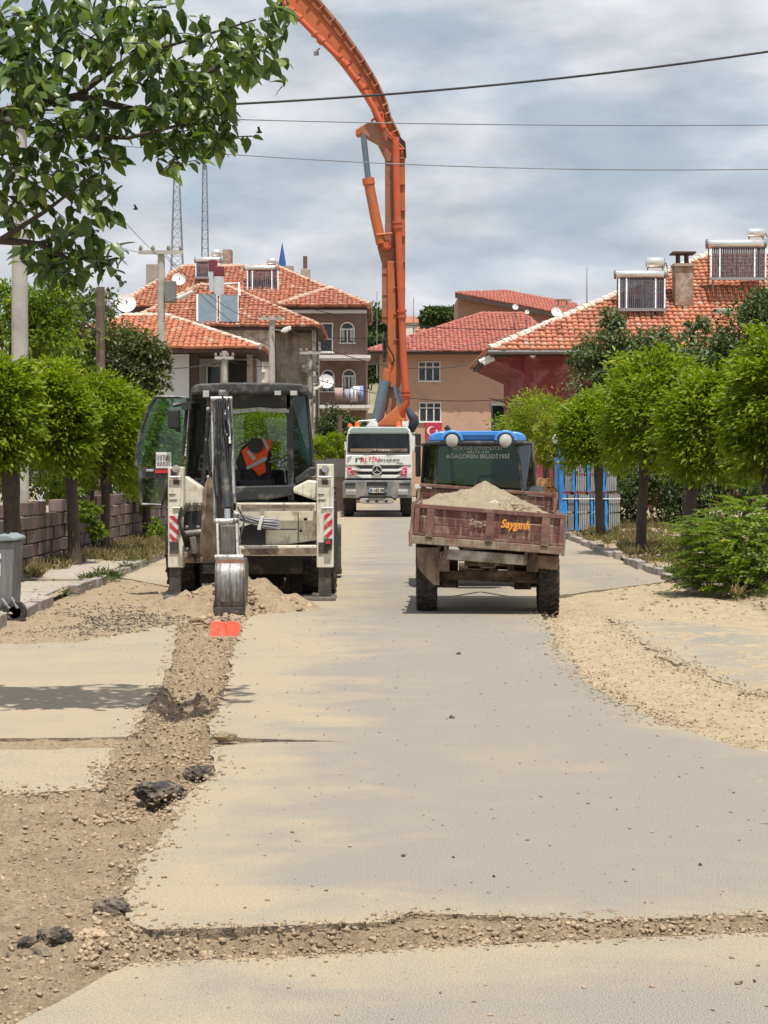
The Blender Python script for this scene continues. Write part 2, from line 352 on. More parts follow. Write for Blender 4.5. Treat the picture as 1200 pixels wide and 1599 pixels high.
def field(name, xs, ys, m, kind='structure'):
    X, Y = np.meshgrid(xs, ys); Z = hsoil(X, Y)
    V = np.stack([X.ravel(), Y.ravel(), Z.ravel()], 1); nx = len(xs); ny = len(ys)
    idx = np.arange(nx*ny).reshape(ny, nx)
    Fc = np.stack([idx[:-1, :-1].ravel(), idx[:-1, 1:].ravel(), idx[1:, 1:].ravel(), idx[1:, :-1].ravel()], 1)
    me = fast(name, V, Fc); me.polygons.foreach_set('use_smooth', [True]*len(me.polygons))
    return link(name, me, m, None, (0, float(ys[0]), 0), kind)
def grow(a, b, d0, d1):
    o = [a]
    while o[-1] < b: o.append(o[-1]+d0+(d1-d0)*(o[-1]-a)/(b-a))
    return np.array(o)
field('dirt_trench', np.concatenate([np.arange(-4.75, -2.6, .04), np.arange(-2.6, -.84, .0105)]), np.concatenate([np.arange(4, 5.6, .04), np.arange(5.6, 13, .0125), grow(13, 33, .02, .085)]), M_DIRT)
field('dirt_cross_trench', np.concatenate([np.arange(-.85, 1.8, .0095), np.arange(1.8, 5, .05)]), np.arange(7.1, 8.6, .0095), M_DIRT)
field('dirt_strip', np.arange(1.4, 4.95, .028), grow(11, 33, .03, .09), soil('sandy soil', (.42, .325, .215), (.50, .40, .275), (.33, .25, .165), 40, .6))
def slab(name, pts, ragged, th=.07, step=.02, z=0.0):
    """asphalt plate; pts (x,Y,rag) where rag is the roughness of the edge that starts there"""
    out = []
    n = len(pts)
    for i in range(n):
        (x0, y0, r), (x1, y1, _) = pts[i], pts[(i+1) % n]; Ld = math.hypot(x1-x0, y1-y0); k = max(1, int(Ld/step)) if r else 1
        nx, ny = -(y1-y0)/Ld, (x1-x0)/Ld
        for j in range(k):
            t = j/k; w = min(1, 6*t*(1-t)+.15) if r else 0
            o = r*w*float(fbm((x0+(x1-x0)*t)*5, (y0+(y1-y0)*t)*2.7, 3, 40, .55)); out.append((x0+(x1-x0)*t+nx*o, y0+(y1-y0)*t+ny*o))
    m = MB(); n = len(out)
    jag = [(-.006+.012*random.random()) for _ in out]
    top = [(x, y, z) for x, y in out]; mid = [(x, y, z-.018+jag[i]) for i, (x, y) in enumerate(out)]; bot = [(x, y, z-th) for x, y in out]
    m.add(top+mid+bot, [tuple(range(n))]); m.m = 1
    m.f += [(i, (i+1) % n, n+(i+1) % n, n+i) for i in range(n)]+[(n+i, n+(i+1) % n, 2*n+(i+1) % n, 2*n+i) for i in range(n)]; m.mi += [1]*(2*n)
    o = m.build(name, [M_ASPH, M_EDGE], None, kind='structure', loc=(out[0][0], out[0][1], 0)); return o
tr = [(x, y, .035) for x, y in reversed(TR[4:])] + [(x, y, .012) for x, y in wpts([(333, 1166), (420, 1159), (545, 1158), (420, 1154)])] + [(x, y, .035) for x, y in reversed(TR[:4])]
crt = [(5.2, 8.32, .02), (3.0, 8.18, .02)] + [(x, y, .016) for x, y in wpts([(1200, 1427), (1000, 1437), (820, 1432), (640, 1424), (600, 1440), (400, 1447), (230, 1452)])]
crb = [(x, y, .011) for x, y in wpts([(205, 1504), (420, 1496), (640, 1482), (900, 1469), (1200, 1456)])]
A = tr + [(-1.62, 26.2, .03), (-2.4, 28.0, .05), (-4.48, 32.5, 0), (-4.48, 74, 0), (-2.4, 84, 0), (-1.6, 96, 0), (4.7, 96, 0), (4.72, 31.5, .05), (2.3, 27.6, .05)]
A += [(x, y, .045) for x, y in RL] + [(2.3, 13.2, .04), (2.6, 12.6, .06), (5.2, 12.3, 0)] + crt
slab('asphalt_road', A, .03)
slab('asphalt_road_near', [(-2.2, -4, 0), (-1.55, 5.0, .02), (-1.25, 6.55, .012)] + crb + [(5.2, 7.95, 0), (5.2, -4, 0)], .03)
slab('asphalt_patch', [(x, y, .03) for x, y in TL[:4]] + [(-1.8, 13.42, .03), (-2.6, 13.36, .04), (-4.6, 13.45, 0), (-4.6, 20.2, .1), (-3.3, 20.6, .1)], .03)
slab('asphalt_patch_near', [(-1.80, 12.92, .03), (TL[4][0], TL[4][1], .03), (TL[5][0], TL[5][1]+.1, .09), (-1.95, 11.2, .09), (-2.3, 10.9, .09), (-4.6, 10.8, 0), (-4.6, 12.9, .03)], .03, z=-.004)
slab('asphalt_patch_right', [(RR[0][0], RR[0][1], .07)] + [(x, y, .07) for x, y in RR[1:]] + [(4.7, 15.2, .05), (4.72, 19, .15), (4.3, 22.2, .15), (3.4, 23.5, .1)], .03, z=-.013)

# rocks: clods picked out singly, the crumbs as one mass
def rock(mb_center, r, seed, m, name, label, cat, group=None, flat=.6, rot=0):
    me = bpy.data.meshes.new(name); bm = bmesh.new(); bmesh.ops.create_icosphere(bm, subdivisions=4 if max(r) > .05 else 2, radius=1)
    rs = np.random.default_rng(seed); pl = [(Vector(rs.normal(size=3)).normalized(), rs.uniform(.55, .9)) for _ in range(9)]
    for v in bm.verts:
        d = v.co.normalized(); k = min([1.0]+[h/max(.05, d.dot(nv)) for nv, h in pl])
        k += .15*float(fbm(d.x*3+seed, d.y*3+d.z*2.1, 3, seed))+.10*float(fbm(d.x*9+seed+d.z*5, d.y*9-d.z*6, 2, seed+9)); v.co = Vector((d.x*k*r[0], d.y*k*r[1], d.z*k*r[2]))
    R = Matrix.Rotation(rot, 4, 'Z')
    bmesh.ops.transform(bm, matrix=Matrix.Translation(mb_center) @ R, verts=bm.verts)
    bm.to_mesh(me); bm.free(); o = link(name, me, m); tag(o, label, cat, group); return o
def rk(px, py, w, hgt, seed, m, label, cat='asphalt chunk', name='asphalt_chunk', z=-.03, rot=0, depth=None):
    g = G(px, py, z); s = F/g.y; r = (w/2/s, (depth or w*.7)/2/s, hgt/2/s)
    return rock((g.x, g.y+r[1]*.6, z+r[2]*.75), r, seed, m, name, label, cat, rot=rot)
rk(246, 1256, 84, 40, 1, M_CHUNK, 'flat broken asphalt slab lying in the trench under the bucket line', z=-.06, rot=.25)
rk(312, 1222, 52, 32, 2, M_CHUNK, 'small dark asphalt lump on the ragged right lip of the trench', z=-.04)
rk(176, 1437, 62, 40, 3, M_CHUNK, 'dark crumbled asphalt corner beside the start of the cross trench', z=-.03)
rk(75, 1488, 66, 46, 4, M_CHUNK, 'large round asphalt clod at the bottom left of the dug soil', z=-.03)
rk(42, 1490, 38, 30, 5, M_CHUNK, 'rounded clod touching the left side of the large clod', z=-.03)
rk(62, 1500, 40, 22, 6, M_CHUNK, 'small clod in front of the large clod at bottom left', z=-.03)
rk(140, 1478, 58, 26, 7, M_STONE, 'flat buff stone between the big clod and the crumbled asphalt', 'stone', 'stone', z=-.03)
rk(350, 1160, 44, 18, 8, M_DIRT, 'buff clod at the right lip of the trench by the thin crack', 'stone', 'stone', z=0)
rk(20, 1500, 24, 14, 9, M_CHUNK, 'smallest clod at the very left edge', z=-.03)
rk(190, 1465, 40, 24, 10, M_STONE, 'jagged stone just below the crumbled asphalt corner', 'stone', 'stone', z=-.03)
# single dark pebbles lying out on the clean asphalt
for i, (px, py, w) in enumerate([(717, 1022, 8), (706, 1122, 9), (630, 1338, 8), (772, 1370, 6), (1094, 1352, 7), (708, 1340, 5), (1158, 1536, 7), (1179, 1534, 7), (688, 1552, 6), (762, 1484, 5)]):
    g = G(px, py); s = F/g.y; r = w/2/s
    wh = ['level with the right trench', 'in the middle of the dusty road', 'near the left edge of the main slab', 'a little above the cross trench', 'at the right of the main slab'][i] if i < 5 else None
    rock((g.x, g.y, r*.5), (r, r, r*.7), 60+i, M_CHUNK, 'pebble', ('dark pebble lying alone on the asphalt '+wh) if wh else 'tiny dark pebble on the grey asphalt slab', 'pebble', 'dark pebbles on the asphalt')
def crumbs(name, pts, sizes, m, dark=.25, kind='stuff'):
    bm = bmesh.new(); bmesh.ops.create_icosphere(bm, subdivisions=1, radius=1); B = np.array([v.co[:] for v in bm.verts]); T = np.array([[v.index for v in f.verts] for f in bm.faces]); bm.free()
    n = len(pts); k = len(B); sc = np.asarray(sizes)[:, None, None]*rng.uniform(.55, 1.2, (n, 1, 3))*np.array([1, 1, .7])
    V = B[None]*sc*rng.uniform(.45, 1.4, (n, k, 1)); a = rng.uniform(0, 6.28, n); c, s_ = np.cos(a)[:, None], np.sin(a)[:, None]
    V = np.stack([V[:, :, 0]*c-V[:, :, 1]*s_, V[:, :, 0]*s_+V[:, :, 1]*c, V[:, :, 2]], 2)+np.asarray(pts)[:, None, :]
    Fc = (T[None]+np.arange(n)[:, None, None]*k).reshape(-1, 3); me = fast(name, V.reshape(-1, 3), Fc)
    setrnd(me, np.repeat(np.where(rng.random(n) < dark, rng.uniform(.6, 1, n), rng.uniform(0, .4, n)), len(T)))
    return link(name, me, m, None, (0, 10, 0), kind)
def scat(n, x0, x1, y0, y1, cond, smin, smax, zoff=0, p=2.2):
    x = rng.uniform(x0, x1, n*6); y = y0+(y1-y0)*rng.random(n*6)**1.6; k = cond(x, y); x = x[k][:n]; y = y[k][:n]
    s = smin+(smax-smin)*rng.random(len(x))**(p*2); z = hsoil(x, y)+s*.25+zoff
    return np.stack([x, y, z], 1), s
inTr = lambda x, y: (x > interp(TL, y)+.03) & (x < interp(TR, y)-.03)
p1, s1 = scat(9500, -2.6, -.9, 10, 24.5, inTr, .004, .024, p=2.0)
p2, s2 = scat(12000, -2.9, -.95, 5.5, 11.4, lambda x, y: (x < interp(TR, y)-.04) & (y > 5.5) & ((y > 7.3) | (x < -1.2)) & (fbm(x*1.3, y*1.3, 3, 8)+.25 > -.6*rng.random(len(x))), .002, .017, p=2.0)
p3, s3 = scat(9500, -1.2, 2.2, 7.2, 8.3, lambda x, y: np.abs(y-(7.70+.055*x)) < .29-.02*x, .003, .02, p=2.0)
p4, s4 = scat(6500, 1.7, 3.2, 12.5, 26, lambda x, y: (x > interp(RL, y)+.05) & (x < interp(RR, y)), .003, .014)
p5, s5 = scat(1800, -4.6, -2.0, 19, 32, lambda x, y: x < -2, .006, .03)
crumbs('gravel', np.concatenate([p1, p2, p3, p4, p5]), np.concatenate([s1, s2, s3, s4, s5]), M_STONE)
x = rng.normal(-3.05, .75, 4200); y = rng.normal(23.6, 1.5, 4200); ok = (x > -4.5) & (x < -2.35) & (y > 21.2) & (fbm(x*1.2, y*.6, 3, 15) > -.25); x, y = x[ok], y[ok]; s7 = .006+.016*rng.random(len(x))**2
crumbs('dark_gravel', np.stack([x, y, hsoil(x, y)+s7*.2], 1), s7, M_CHUNK, .6)
def spill(pts, n, w, sm):
    P_ = np.array(pts); k = rng.integers(0, len(P_)-1, n); t = rng.random(n)[:, None]; q = P_[k]*(1-t)+P_[k+1]*t+rng.normal(size=(n, 2))*w; s = .003+sm*rng.random(n)**4
    return np.stack([q[:, 0], q[:, 1], np.maximum(hsoil(q[:, 0], q[:, 1]), 0)+s*.25], 1), s
sp_ = [spill(RL, 1800, .10, .016), spill(RR, 1200, .12, .016), spill(TR, 1500, .07, .018), spill(TL, 1000, .07, .018), spill([q[:2] for q in crt[1:]], 800, .04, .012), spill([q[:2] for q in crb], 900, .04, .010), spill([(-4, 11), (-1.9, 11.1)], 900, .18, .02)]
crumbs('spilled_soil', np.concatenate([q[0] for q in sp_]), np.concatenate([q[1] for q in sp_]), M_STONE, .3)
x = rng.uniform(-1.2, 3.2, 2600); y = 5.5+rng.random(2600)**1.8*19; ok = (x > interp(TR, y)+.05) & (x < interp(RL, y)) & (np.abs(y-(7.63+.06*x)) > .25)
x, y = x[ok], y[ok]; s6 = .0025+.010*rng.random(len(x))**4
crumbs('road_grit', np.stack([x, y, s6*.3], 1), s6, M_STONE, .6)

# =================================================================== vehicles
M_CREAM = mat('cream machine paint', (.72, .69, .56), .45, var=.05, dirt=((.40, .33, .23), .30, 5), streak=((.22, .17, .12), .16, 18))
M_DKFR = mat('dark cab paint', (.035, .037, .04), .45, var=.2, dirt=((.22, .19, .15), .28, 4))
M_ROOF = mat('dusty dark roof', (.035, .035, .037), .6, var=.2, dirt=((.15, .135, .115), .3, 7))
M_RUBBER = mat('tyre rubber', (.032, .03, .028), .9, var=.2, vs=9, dirt=((.11, .09, .07), .4, 16), bump=.3)
M_STEELD = mat('worn dark steel', (.075, .07, .065), .55, .4, var=.3, dirt=((.17, .13, .09), .4, 14), bump=.15)
M_STEEL = mat('scoured bucket steel', (.20, .195, .19), .55, .5, var=.25, vs=8, dirt=((.24, .18, .13), .45, 11), streak=((.12, .10, .085), .5, 30), bump=.1)
M_SILVER = mat('silver worn plate', (.46, .46, .455), .45, .35, var=.2, dirt=((.14, .115, .09), .32, 14))
M_CHROME = mat('chrome rod', (.6, .6, .6), .15, 1, var=.05)
M_BLACK = mat('black hose rubber', (.016, .016, .017), .5, var=.2, dirt=((.18, .15, .12), .2, 9))
M_BROWN = mat('muddy brown boom', (.17, .125, .09), .7, .1, var=.3, dirt=((.36, .28, .19), .55, 5), bump=.2)
M_INT = mat('cab interior plastic', (.02, .02, .022), .6, var=.2)
M_RED = mat('red marking', (.55, .03, .04), .5, var=.1, dirt=((.4, .33, .25), .25, 8))
M_WHITE = mat('white marking', (.74, .72, .68), .5, var=.06, dirt=((.42, .35, .25), .3, 6))
M_LENS = mat('lamp lens', (.55, .54, .50), .2, .2, var=.15)
M_VEST = mat('orange vest cloth', (.85, .10, .02), .8, var=.12, vs=20, bump=.3, bs=35)
M_TAPE = mat('grey reflective tape', (.42, .42, .40), .5, var=.1)
M_PAPER = mat('white paper', (.75, .75, .72), .8, var=.05)
G_CAB = glass('green cab glass', (.55, .72, .64), .07, .02)
G_DARK = glass('dark tinted glass', (.20, .33, .29), .05, .03)
G_WIND = glass('windscreen glass', (.75, .82, .78), .06)
B = zoomer(190, 570, 1200/350)
def zr(mb, Z, x0, y0, x1, y1, Ya, Yb):
    a = Z(x0, y0, Ya); b = Z(x1, y1, Ya); return mb.bx(a.x, b.x, Ya, Yb, b.z, a.z)
def zp(mb, Z, pts, Ya, Yb):
    q = [Z(x, y, Ya) for x, y in pts]; return mb.prism([(v.x, v.z) for v in q], 'y', Ya, Yb)
def zt(mb, Z, pts, r, n=6): return mb.tube([Z(*p) for p in pts], r, n)
def clipy(poly, lo, hi):
    for sgn, lim in ((1, lo), (-1, hi)):
        out = []
        for i in range(len(poly)):
            a, b = poly[i], poly[(i+1) % len(poly)]; da, db = sgn*(a[1]-lim), sgn*(b[1]-lim)
            if da >= 0: out.append(a)
            if da*db < 0: t = da/(da-db); out.append((a[0]+(b[0]-a[0])*t, lim))
        poly = out
        if not poly: return []
    return poly
def wheel(parent, c, r, w, lugs, rimr=.55, rimmat=None, name='wheel', axle=-1):
    """wheel whose axis is x; c centre"""
    c = Vector(c); k = r*rimr
    wt = MB(); wt.lathe([(k, -w*.42), (r*.86, -w*.5), (r*.96, -w*.44), (r*.975, 0), (r*.96, w*.44), (r*.86, w*.5), (k, w*.42)], c, 'x', 32)
    h = MB(); h.lathe([(k*1.02, -w*.40), (k*.95, -w*.2), (k*.35, -w*.12), (k*.3, 0), (k*.35, w*.12), (k*.95, w*.2), (k*1.02, w*.40)], c, 'x', 24)
    hub = h.build(name, rimmat or M_STEELD, parent, 40)
    for i in range(lugs):
        for sd in (-1, 1):
            a = 2*math.pi*(i+(.5 if sd > 0 else 0))/lugs; R = Matrix.Rotation(a, 4, 'X')
            M = Matrix.Translation(c) @ R @ Matrix.Translation((sd*w*.25, 0, r*.965)) @ Matrix.Rotation(sd*.5, 4, 'Z')
            wt.bx(-w*.26, w*.26, -r*.035, r*.035, -r*.03, r*.042, M)
    wt.build('tyre', M_RUBBER, hub, 40); return hub

# ---------------- backhoe loader
bh = thing('backhoe_loader', 'cream backhoe loader with open left cab door digging a trench, seen from behind', 'backhoe loader', (-1.9, 28.5, 0))
for (x0, x1, hx0, hx1, nm) in ((248, 332, 255, 305, 0), (1045, 1136, 1083, 1131, 1)):
    m = MB(); zr(m, B, x0, 545-15*nm, x1, 1085, 27.0, 27.24)
    st = m.build('stabilizer_leg', M_CREAM, bh, bevel=.012)
    d = MB(); zr(d, B, x0+14, 556, x0+46, 592, 26.985, 27.02); zr(d, B, x0+28, 615, x0+60, 640, 26.985, 27.02); zr(d, B, x0+10, 950, x1-30, 1010, 26.985, 27.02)
    zr(d, B, x0+6, 690, x0+40, 694, 26.99, 27.0); zr(d, B, x0+6, 720, x0+48, 724, 26.99, 27.0); d.build('leg_slot', M_STEELD, st)
    d = MB(); a = B((x0+x1)/2, 555, 26.98); d.lathe([(.05, -.02), (.055, .02), (.03, .03)], a, 'y', 16); zt(d, B, [(x0+8, 600, 26.97), (x1-14, 600, 26.97)], .018); zt(d, B, [(x0+25, 765, 26.985), (x1-6, 765, 26.985)], .012); d.build('pin', M_SILVER, st, 40)
    q = MB(); zr(q, B, x0+8, 1080, x1-14, 1240, 27.05, 27.2); q.build('stabilizer_foot', M_STEELD, st, bevel=.008)
    if nm: q = MB(); zr(q, B, 965, 1246, 1146, 1264, 26.8, 27.5); zr(q, B, 1020, 1225, 1060, 1247, 26.95, 27.3); q.build('foot_pad', M_STEEL, st, bevel=.006)
    else: q = MB(); zr(q, B, 225, 1236, 345, 1254, 26.8, 27.5); q.build('foot_pad', M_STEEL, st, bevel=.006)
    pl = MB(); zr(pl, B, hx0, 805-14*nm, hx1, 943-14*nm, 26.975, 26.998); plo = pl.build('hazard_plate', M_WHITE, bh)
    stp = MB(); a, b = B(hx0+2, 807-14*nm, 26.972), B(hx1-2, 941-14*nm, 26.972); sg = 1 if nm else -1; hh = b.x-a.x
    for k in range(-3, 12):
        z0 = b.z+k*.145; pz = [(a.x, z0-sg*.045), (b.x, z0+sg*.115-sg*.045), (b.x, z0+sg*.115-sg*.045+.07), (a.x, z0-sg*.045+.07)]
        pz = clipy(pz, b.z, a.z)
        if len(pz) > 2: stp.prism(pz, 'y', 26.970, 26.976)
    stp.build('red_stripe', M_RED, plo)
m = MB(); zr(m, B, 1088, 935, 1126, 990, 26.93, 27.02); m.build('tail_light', M_INT, bh, bevel=.008)
m = MB(); zr(m, B, 1094, 940, 1118, 958, 26.915, 26.935); m.build('tail_lens', M_RED, bh)
for xa, xb in ((260, 415), (965, 1150)):
    a = B(xa, 0, 28.5); b = B(xb, 0, 28.5); wheel(bh, ((a.x+b.x)/2, 28.55, .79), .79, b.x-a.x, 20, .5, M_CREAM)
for sx in (-.85, .85): wheel(bh, (-1.86+sx, 31.0, .47), .47, .34, 16, .55, M_CREAM)
m = MB(); zr(m, B, 425, 1030, 965, 1120, 27.45, 31.4); zr(m, B, 520, 1050, 860, 1185, 28.3, 28.9); zr(m, B, 300, 1085, 1080, 1130, 28.4, 28.7)
zr(m, B, 350, 800, 1020, 1040, 27.42, 28.1); zr(m, B, 880, 1070, 900, 1200, 28.0, 28.1); zr(m, B, 420, 1070, 500, 1170, 27.8, 27.86); zr(m, B, 895, 1075, 965, 1210, 28.05, 28.1); m.build('chassis', mat('dark underbody', (.03, .027, .024), .8, var=.4, dirt=((.12, .09, .065), .3, 6)), bh, bevel=.01)  # underbody coloured near black, with brown blotches
m = MB(); zr(m, B, 612, 738, 1042, 784, 27.02, 27.2); m.build('cross_beam', M_CREAM, bh, bevel=.012)
m = MB(); zr(m, B, 640, 748, 1034, 765, 27.005, 27.03); m.build('slide_rail', M_BROWN, bh)
m = MB(); zp(m, B, [(610, 970), (1085, 965), (1085, 1022), (625, 1022)], 27.02, 27.25); m.build('cross_beam', M_CREAM, bh, bevel=.012)
m = MB(); zp(m, B, [(640, 985), (1050, 978), (1050, 1008), (655, 1018)], 27.005, 27.03); m.build('slide_rail', M_BROWN, bh)
m = MB(); zp(m, B, [(770, 783), (1035, 783), (1062, 815), (1065, 935), (860, 965), (770, 968)], 27.28, 27.4); zr(m, B, 560, 780, 780, 1000, 27.38, 27.44)
m.build('rear_panel', M_CREAM, bh, bevel=.01)
m = MB(); zr(m, B, 775, 878, 940, 882, 27.272, 27.282); zr(m, B, 944, 790, 948, 950, 27.272, 27.282); a = B(985, 825, 27.275); m.sph(a, (.03, .01, .02)); m.sph(B(960, 888, 27.275), (.02, .01, .02)); m.build('panel_joint', M_INT, bh)
m = MB(); zp(m, B, [(630, 870), (700, 850), (770, 880), (770, 962), (640, 962)], 27.2, 27.3); m.build('rear_opening', M_INT, bh)
# rounded white mudguards over the big wheels
m = MB(); zp(m, B, [(335, 592), (365, 610), (432, 655), (432, 745), (330, 770)], 27.3, 27.75); zp(m, B, [(332, 600), (432, 660), (432, 700), (332, 700)], 27.75, 29.3); m.build('mudguard', M_CREAM, bh, bevel=.03, seg=3)
m = MB(); zp(m, B, [(918, 655), (1000, 615), (1046, 622), (1046, 728), (1000, 712), (918, 682)], 27.3, 27.75); zp(m, B, [(922, 665), (1044, 640), (1044, 700), (922, 690)], 27.75, 29.3); m.build('mudguard', M_CREAM, bh, bevel=.03, seg=3)
m = MB(); zp(m, B, [(928, 605), (1010, 545), (1035, 548), (1030, 590), (930, 640)], 27.45, 28.4); m.build('dash_cover', M_DKFR, bh, bevel=.02)
# cab
m = MB(); zp(m, B, [(368, 156), (372, 122), (400, 101), (560, 93), (800, 93), (965, 100), (996, 122), (994, 154)], 27.35, 29.6); m.build('cab_roof', M_ROOF, bh, bevel=.035, seg=3)
def pil(m, p0, p1, w, d=None):
    d = d or w; p0, p1 = Vector(p0), Vector(p1); m.plate([p0+Vector((-w/2, 0, 0)), p0+Vector((w/2, 0, 0)), p1+Vector((w/2, 0, 0)), p1+Vector((-w/2, 0, 0))], (0, d, 0))
m = MB()
pil(m, B(468, 150, 27.62), B(436, 650, 27.62), .05); pil(m, B(897, 150, 27.62), B(908, 725, 27.62), .085)
pil(m, B(376, 150, 28.05), B(346, 610, 28.05), .05); pil(m, B(990, 150, 28.05), B(1030, 575, 28.05), .055)
pil(m, B(385, 150, 29.4), B(352, 760, 29.4), .07); pil(m, B(985, 150, 29.4), B(1015, 760, 29.4), .07)
zr(m, B, 465, 152, 905, 232, 27.62, 27.68); zr(m, B, 380, 150, 990, 185, 29.36, 29.42); zp(m, B, [(365, 600), (470, 655), (905, 655), (1020, 560), (1020, 585), (905, 680), (470, 680), (355, 640)], 27.62, 27.68)
m.build('cab_frame', M_DKFR, bh, bevel=.008)
m = MB(); zp(m, B, [(598, 238), (740, 226), (896, 238), (896, 256), (740, 246), (600, 260)], 27.58, 27.62); m.build('window_rail', M_SILVER, bh)
m = MB(); zp(m, B, [(602, 650), (916, 642), (919, 700), (780, 722), (612, 728)], 27.5, 27.62); m.build('cab_rear_panel', M_DKFR, bh, bevel=.02)
def pane(name, pts, parent, m=G_CAB, th=.008):
    mb = MB(); mb.plate(pts, (0, th, 0)); return mb.build(name, m, parent)
pane('corner_window', [B(470, 160, 27.64), B(376, 160, 28.06), B(346, 600, 28.06), B(436, 645, 27.64)], bh, G_DARK)
pane('corner_window', [B(990, 160, 28.06), B(900, 160, 27.64), B(908, 650, 27.64), B(1028, 570, 28.06)], bh, G_DARK)
pane('side_window', [B(992, 165, 28.1), B(987, 165, 29.38), B(1015, 600, 29.38), B(1030, 570, 28.1)], bh, G_DARK)
pane('windscreen', [B(390, 190, 29.4), B(985, 190, 29.4), B(1008, 720, 29.4), B(360, 720, 29.4)], bh, G_WIND)
m = MB(); zr(m, B, 350, 735, 1035, 800, 27.7, 29.5); zr(m, B, 370, 660, 1020, 760, 29.2, 29.45); m.build('cab_floor', M_INT, bh)
m = MB(); zr(m, B, 420, 560, 640, 720, 28.0, 28.6); zr(m, B, 800, 560, 890, 720, 28.7, 28.9); m.build('console', M_INT, bh, bevel=.03)
m = MB(); zp(m, B, [(612, 520), (640, 440), (700, 405), (780, 400), (800, 470), (800, 640), (640, 640)], 28.2, 28.36); zr(m, B, 610, 610, 810, 670, 28.0, 28.6); m.build('driver_seat', M_INT, bh, bevel=.03, seg=3)
m = MB(); zt(m, B, [(610, 450, 28.5), (625, 430, 28.5), (650, 420, 28.5), (690, 418, 28.5)], .014); zt(m, B, [(800, 500, 28.1), (850, 470, 28.2)], .012); zt(m, B, [(790, 520, 28.1), (870, 500, 28.2)], .012); zt(m, B, [(880, 630, 28.0), (870, 540, 28.1)], .014)
for q in ((850, 520), (868, 508), (845, 540), (875, 560)): m.sph(B(q[0], q[1], 28.0), .035, 8, 5)
m.build('control_lever', M_SILVER, bh, 40)
m = MB(); zr(m, B, 560, 770, 900, 800, 29.5, 31.6); zr(m, B, 560, 800, 900, 1040, 29.6, 31.8); m.build('engine_hood', M_CREAM, bh, bevel=.04)
m = MB()
for sx in (-.62, .62): m.tube([(-1.86+sx, 29.7, 1.25), (-1.86+sx, 31.2, 1.1), (-1.86+sx, 32.3, .5)], .08, 4)
m.build('loader_arm', M_CREAM, bh)
m = MB(); m.prism([(32.2, .15), (32.25, .85), (32.35, .9), (32.3, .2), (33.0, .1), (33.0, .06), (32.3, .06)], 'x', -3.0, -.72); m.build('loader_bucket', M_STEELD, bh)
for x0, x1, y0, y1 in ((432, 472, 133, 176), (518, 560, 130, 172), (815, 857, 135, 165), (900, 944, 135, 166)):
    m = MB(); zr(m, B, x0, y0, x1, y1, 27.22, 27.36); lo = m.build('work_lamp', M_DKFR, bh, bevel=.012)
    m = MB(); zr(m, B, x0+4, y0+4, x1-4, y1-4, 27.205, 27.225); m.build('lamp_lens', M_LENS, lo, bevel=.005)
# open door
dr = MB(); dr.tube([B(x, y, 28.0) for x, y in ((183, 172), (150, 225), (112, 330), (85, 440), (74, 535), (96, 550), (100, 640), (107, 745), (215, 750), (238, 660), (248, 560), (322, 545), (335, 400), (355, 176), (300, 170), (183, 170))], .03, 6)
zr(dr, B, 95, 548, 250, 606, 27.98, 28.04)
door = dr.build('cab_door', M_DKFR, bh, 40)
pane('door_glass', [B(x, y, 28.0) for x, y in ((186, 176), (352, 180), (334, 400), (320, 540), (80, 538), (90, 440), (116, 332), (152, 228))], door, G_CAB)
pane('lower_door_glass', [B(x, y, 28.0) for x, y in ((104, 606), (242, 606), (214, 744), (110, 742))], door, G_CAB)
m = MB(); zr(m, B, 184, 466, 266, 552, 27.97, 27.985); ppr = m.build('paper_notice', M_PAPER, door)
m = MB()
for i in range(9):
    x = 190+i*8; zt(m, B, [(x, 478+random.random()*8, 27.966), (x+random.uniform(-3, 5), 512, 27.966)], .005, 4); zt(m, B, [(x, 518, 27.966), (x+3, 540, 27.966)], .005, 4)
m.build('handwriting', M_INT, ppr)
m = MB(); zr(m, B, 130, 558, 172, 572, 27.95, 27.98); m.build('door_handle', M_SILVER, door, bevel=.01)
m = MB(); zr(m, B, 180, 560, 250, 578, 27.955, 27.98); m.build('red_reflector', M_RED, door)
m = MB(); zt(m, B, [(275, 215, 27.9), (330, 205, 27.95), (372, 205, 28.05)], .035); zr(m, B, 318, 200, 372, 238, 27.9, 28.0); ma = m.build('mirror_arm', M_DKFR, bh, 40)
m = MB(); zr(m, B, 247, 236, 311, 342, 27.8, 27.9); zr(m, B, 285, 330, 313, 358, 27.82, 27.9); m.build('mirror', M_INT, ma, bevel=.03, seg=3)
# boom and dipper, seen end on
m = MB(); zp(m, B, [(478, 560), (502, 585), (508, 1030), (445, 1035), (418, 1008), (430, 760), (445, 640)], 26.35, 26.75); zp(m, B, [(490, 170), (588, 170), (596, 600), (485, 600)], 26.4, 26.55); m.build('boom', M_BROWN, bh, bevel=.015)
m = MB(); zp(m, B, [(500, 170), (580, 170), (602, 840), (500, 840)], 25.9, 25.94); dp = m.build('dipper_arm', M_STEELD, bh)
m = MB()
for a, b in (((482, 168), (497, 838)), ((496, 180), (510, 700)), ((579, 168), (600, 690)), ((566, 175), (580, 420))):
    pil(m, B(a[0], a[1], 25.75), B(b[0], b[1], 25.45), .028, .2)
zp(m, B, [(582, 640), (600, 640), (612, 740), (598, 740)], 25.5, 25.6); m.build('side_plate', M_SILVER, dp, bevel=.004)
m = MB(); zp(m, B, [(494, 240), (588, 240), (592, 305), (570, 300), (555, 288), (520, 288), (505, 300), (494, 320)], 25.62, 25.75); m.build('head_plate', M_SILVER, dp, bevel=.01)
m = MB(); zr(m, B, 512, 318, 566, 378, 25.6, 25.8); zr(m, B, 518, 135, 560, 168, 25.8, 26.2); m.build('cylinder_head', M_STEEL, dp, bevel=.02)
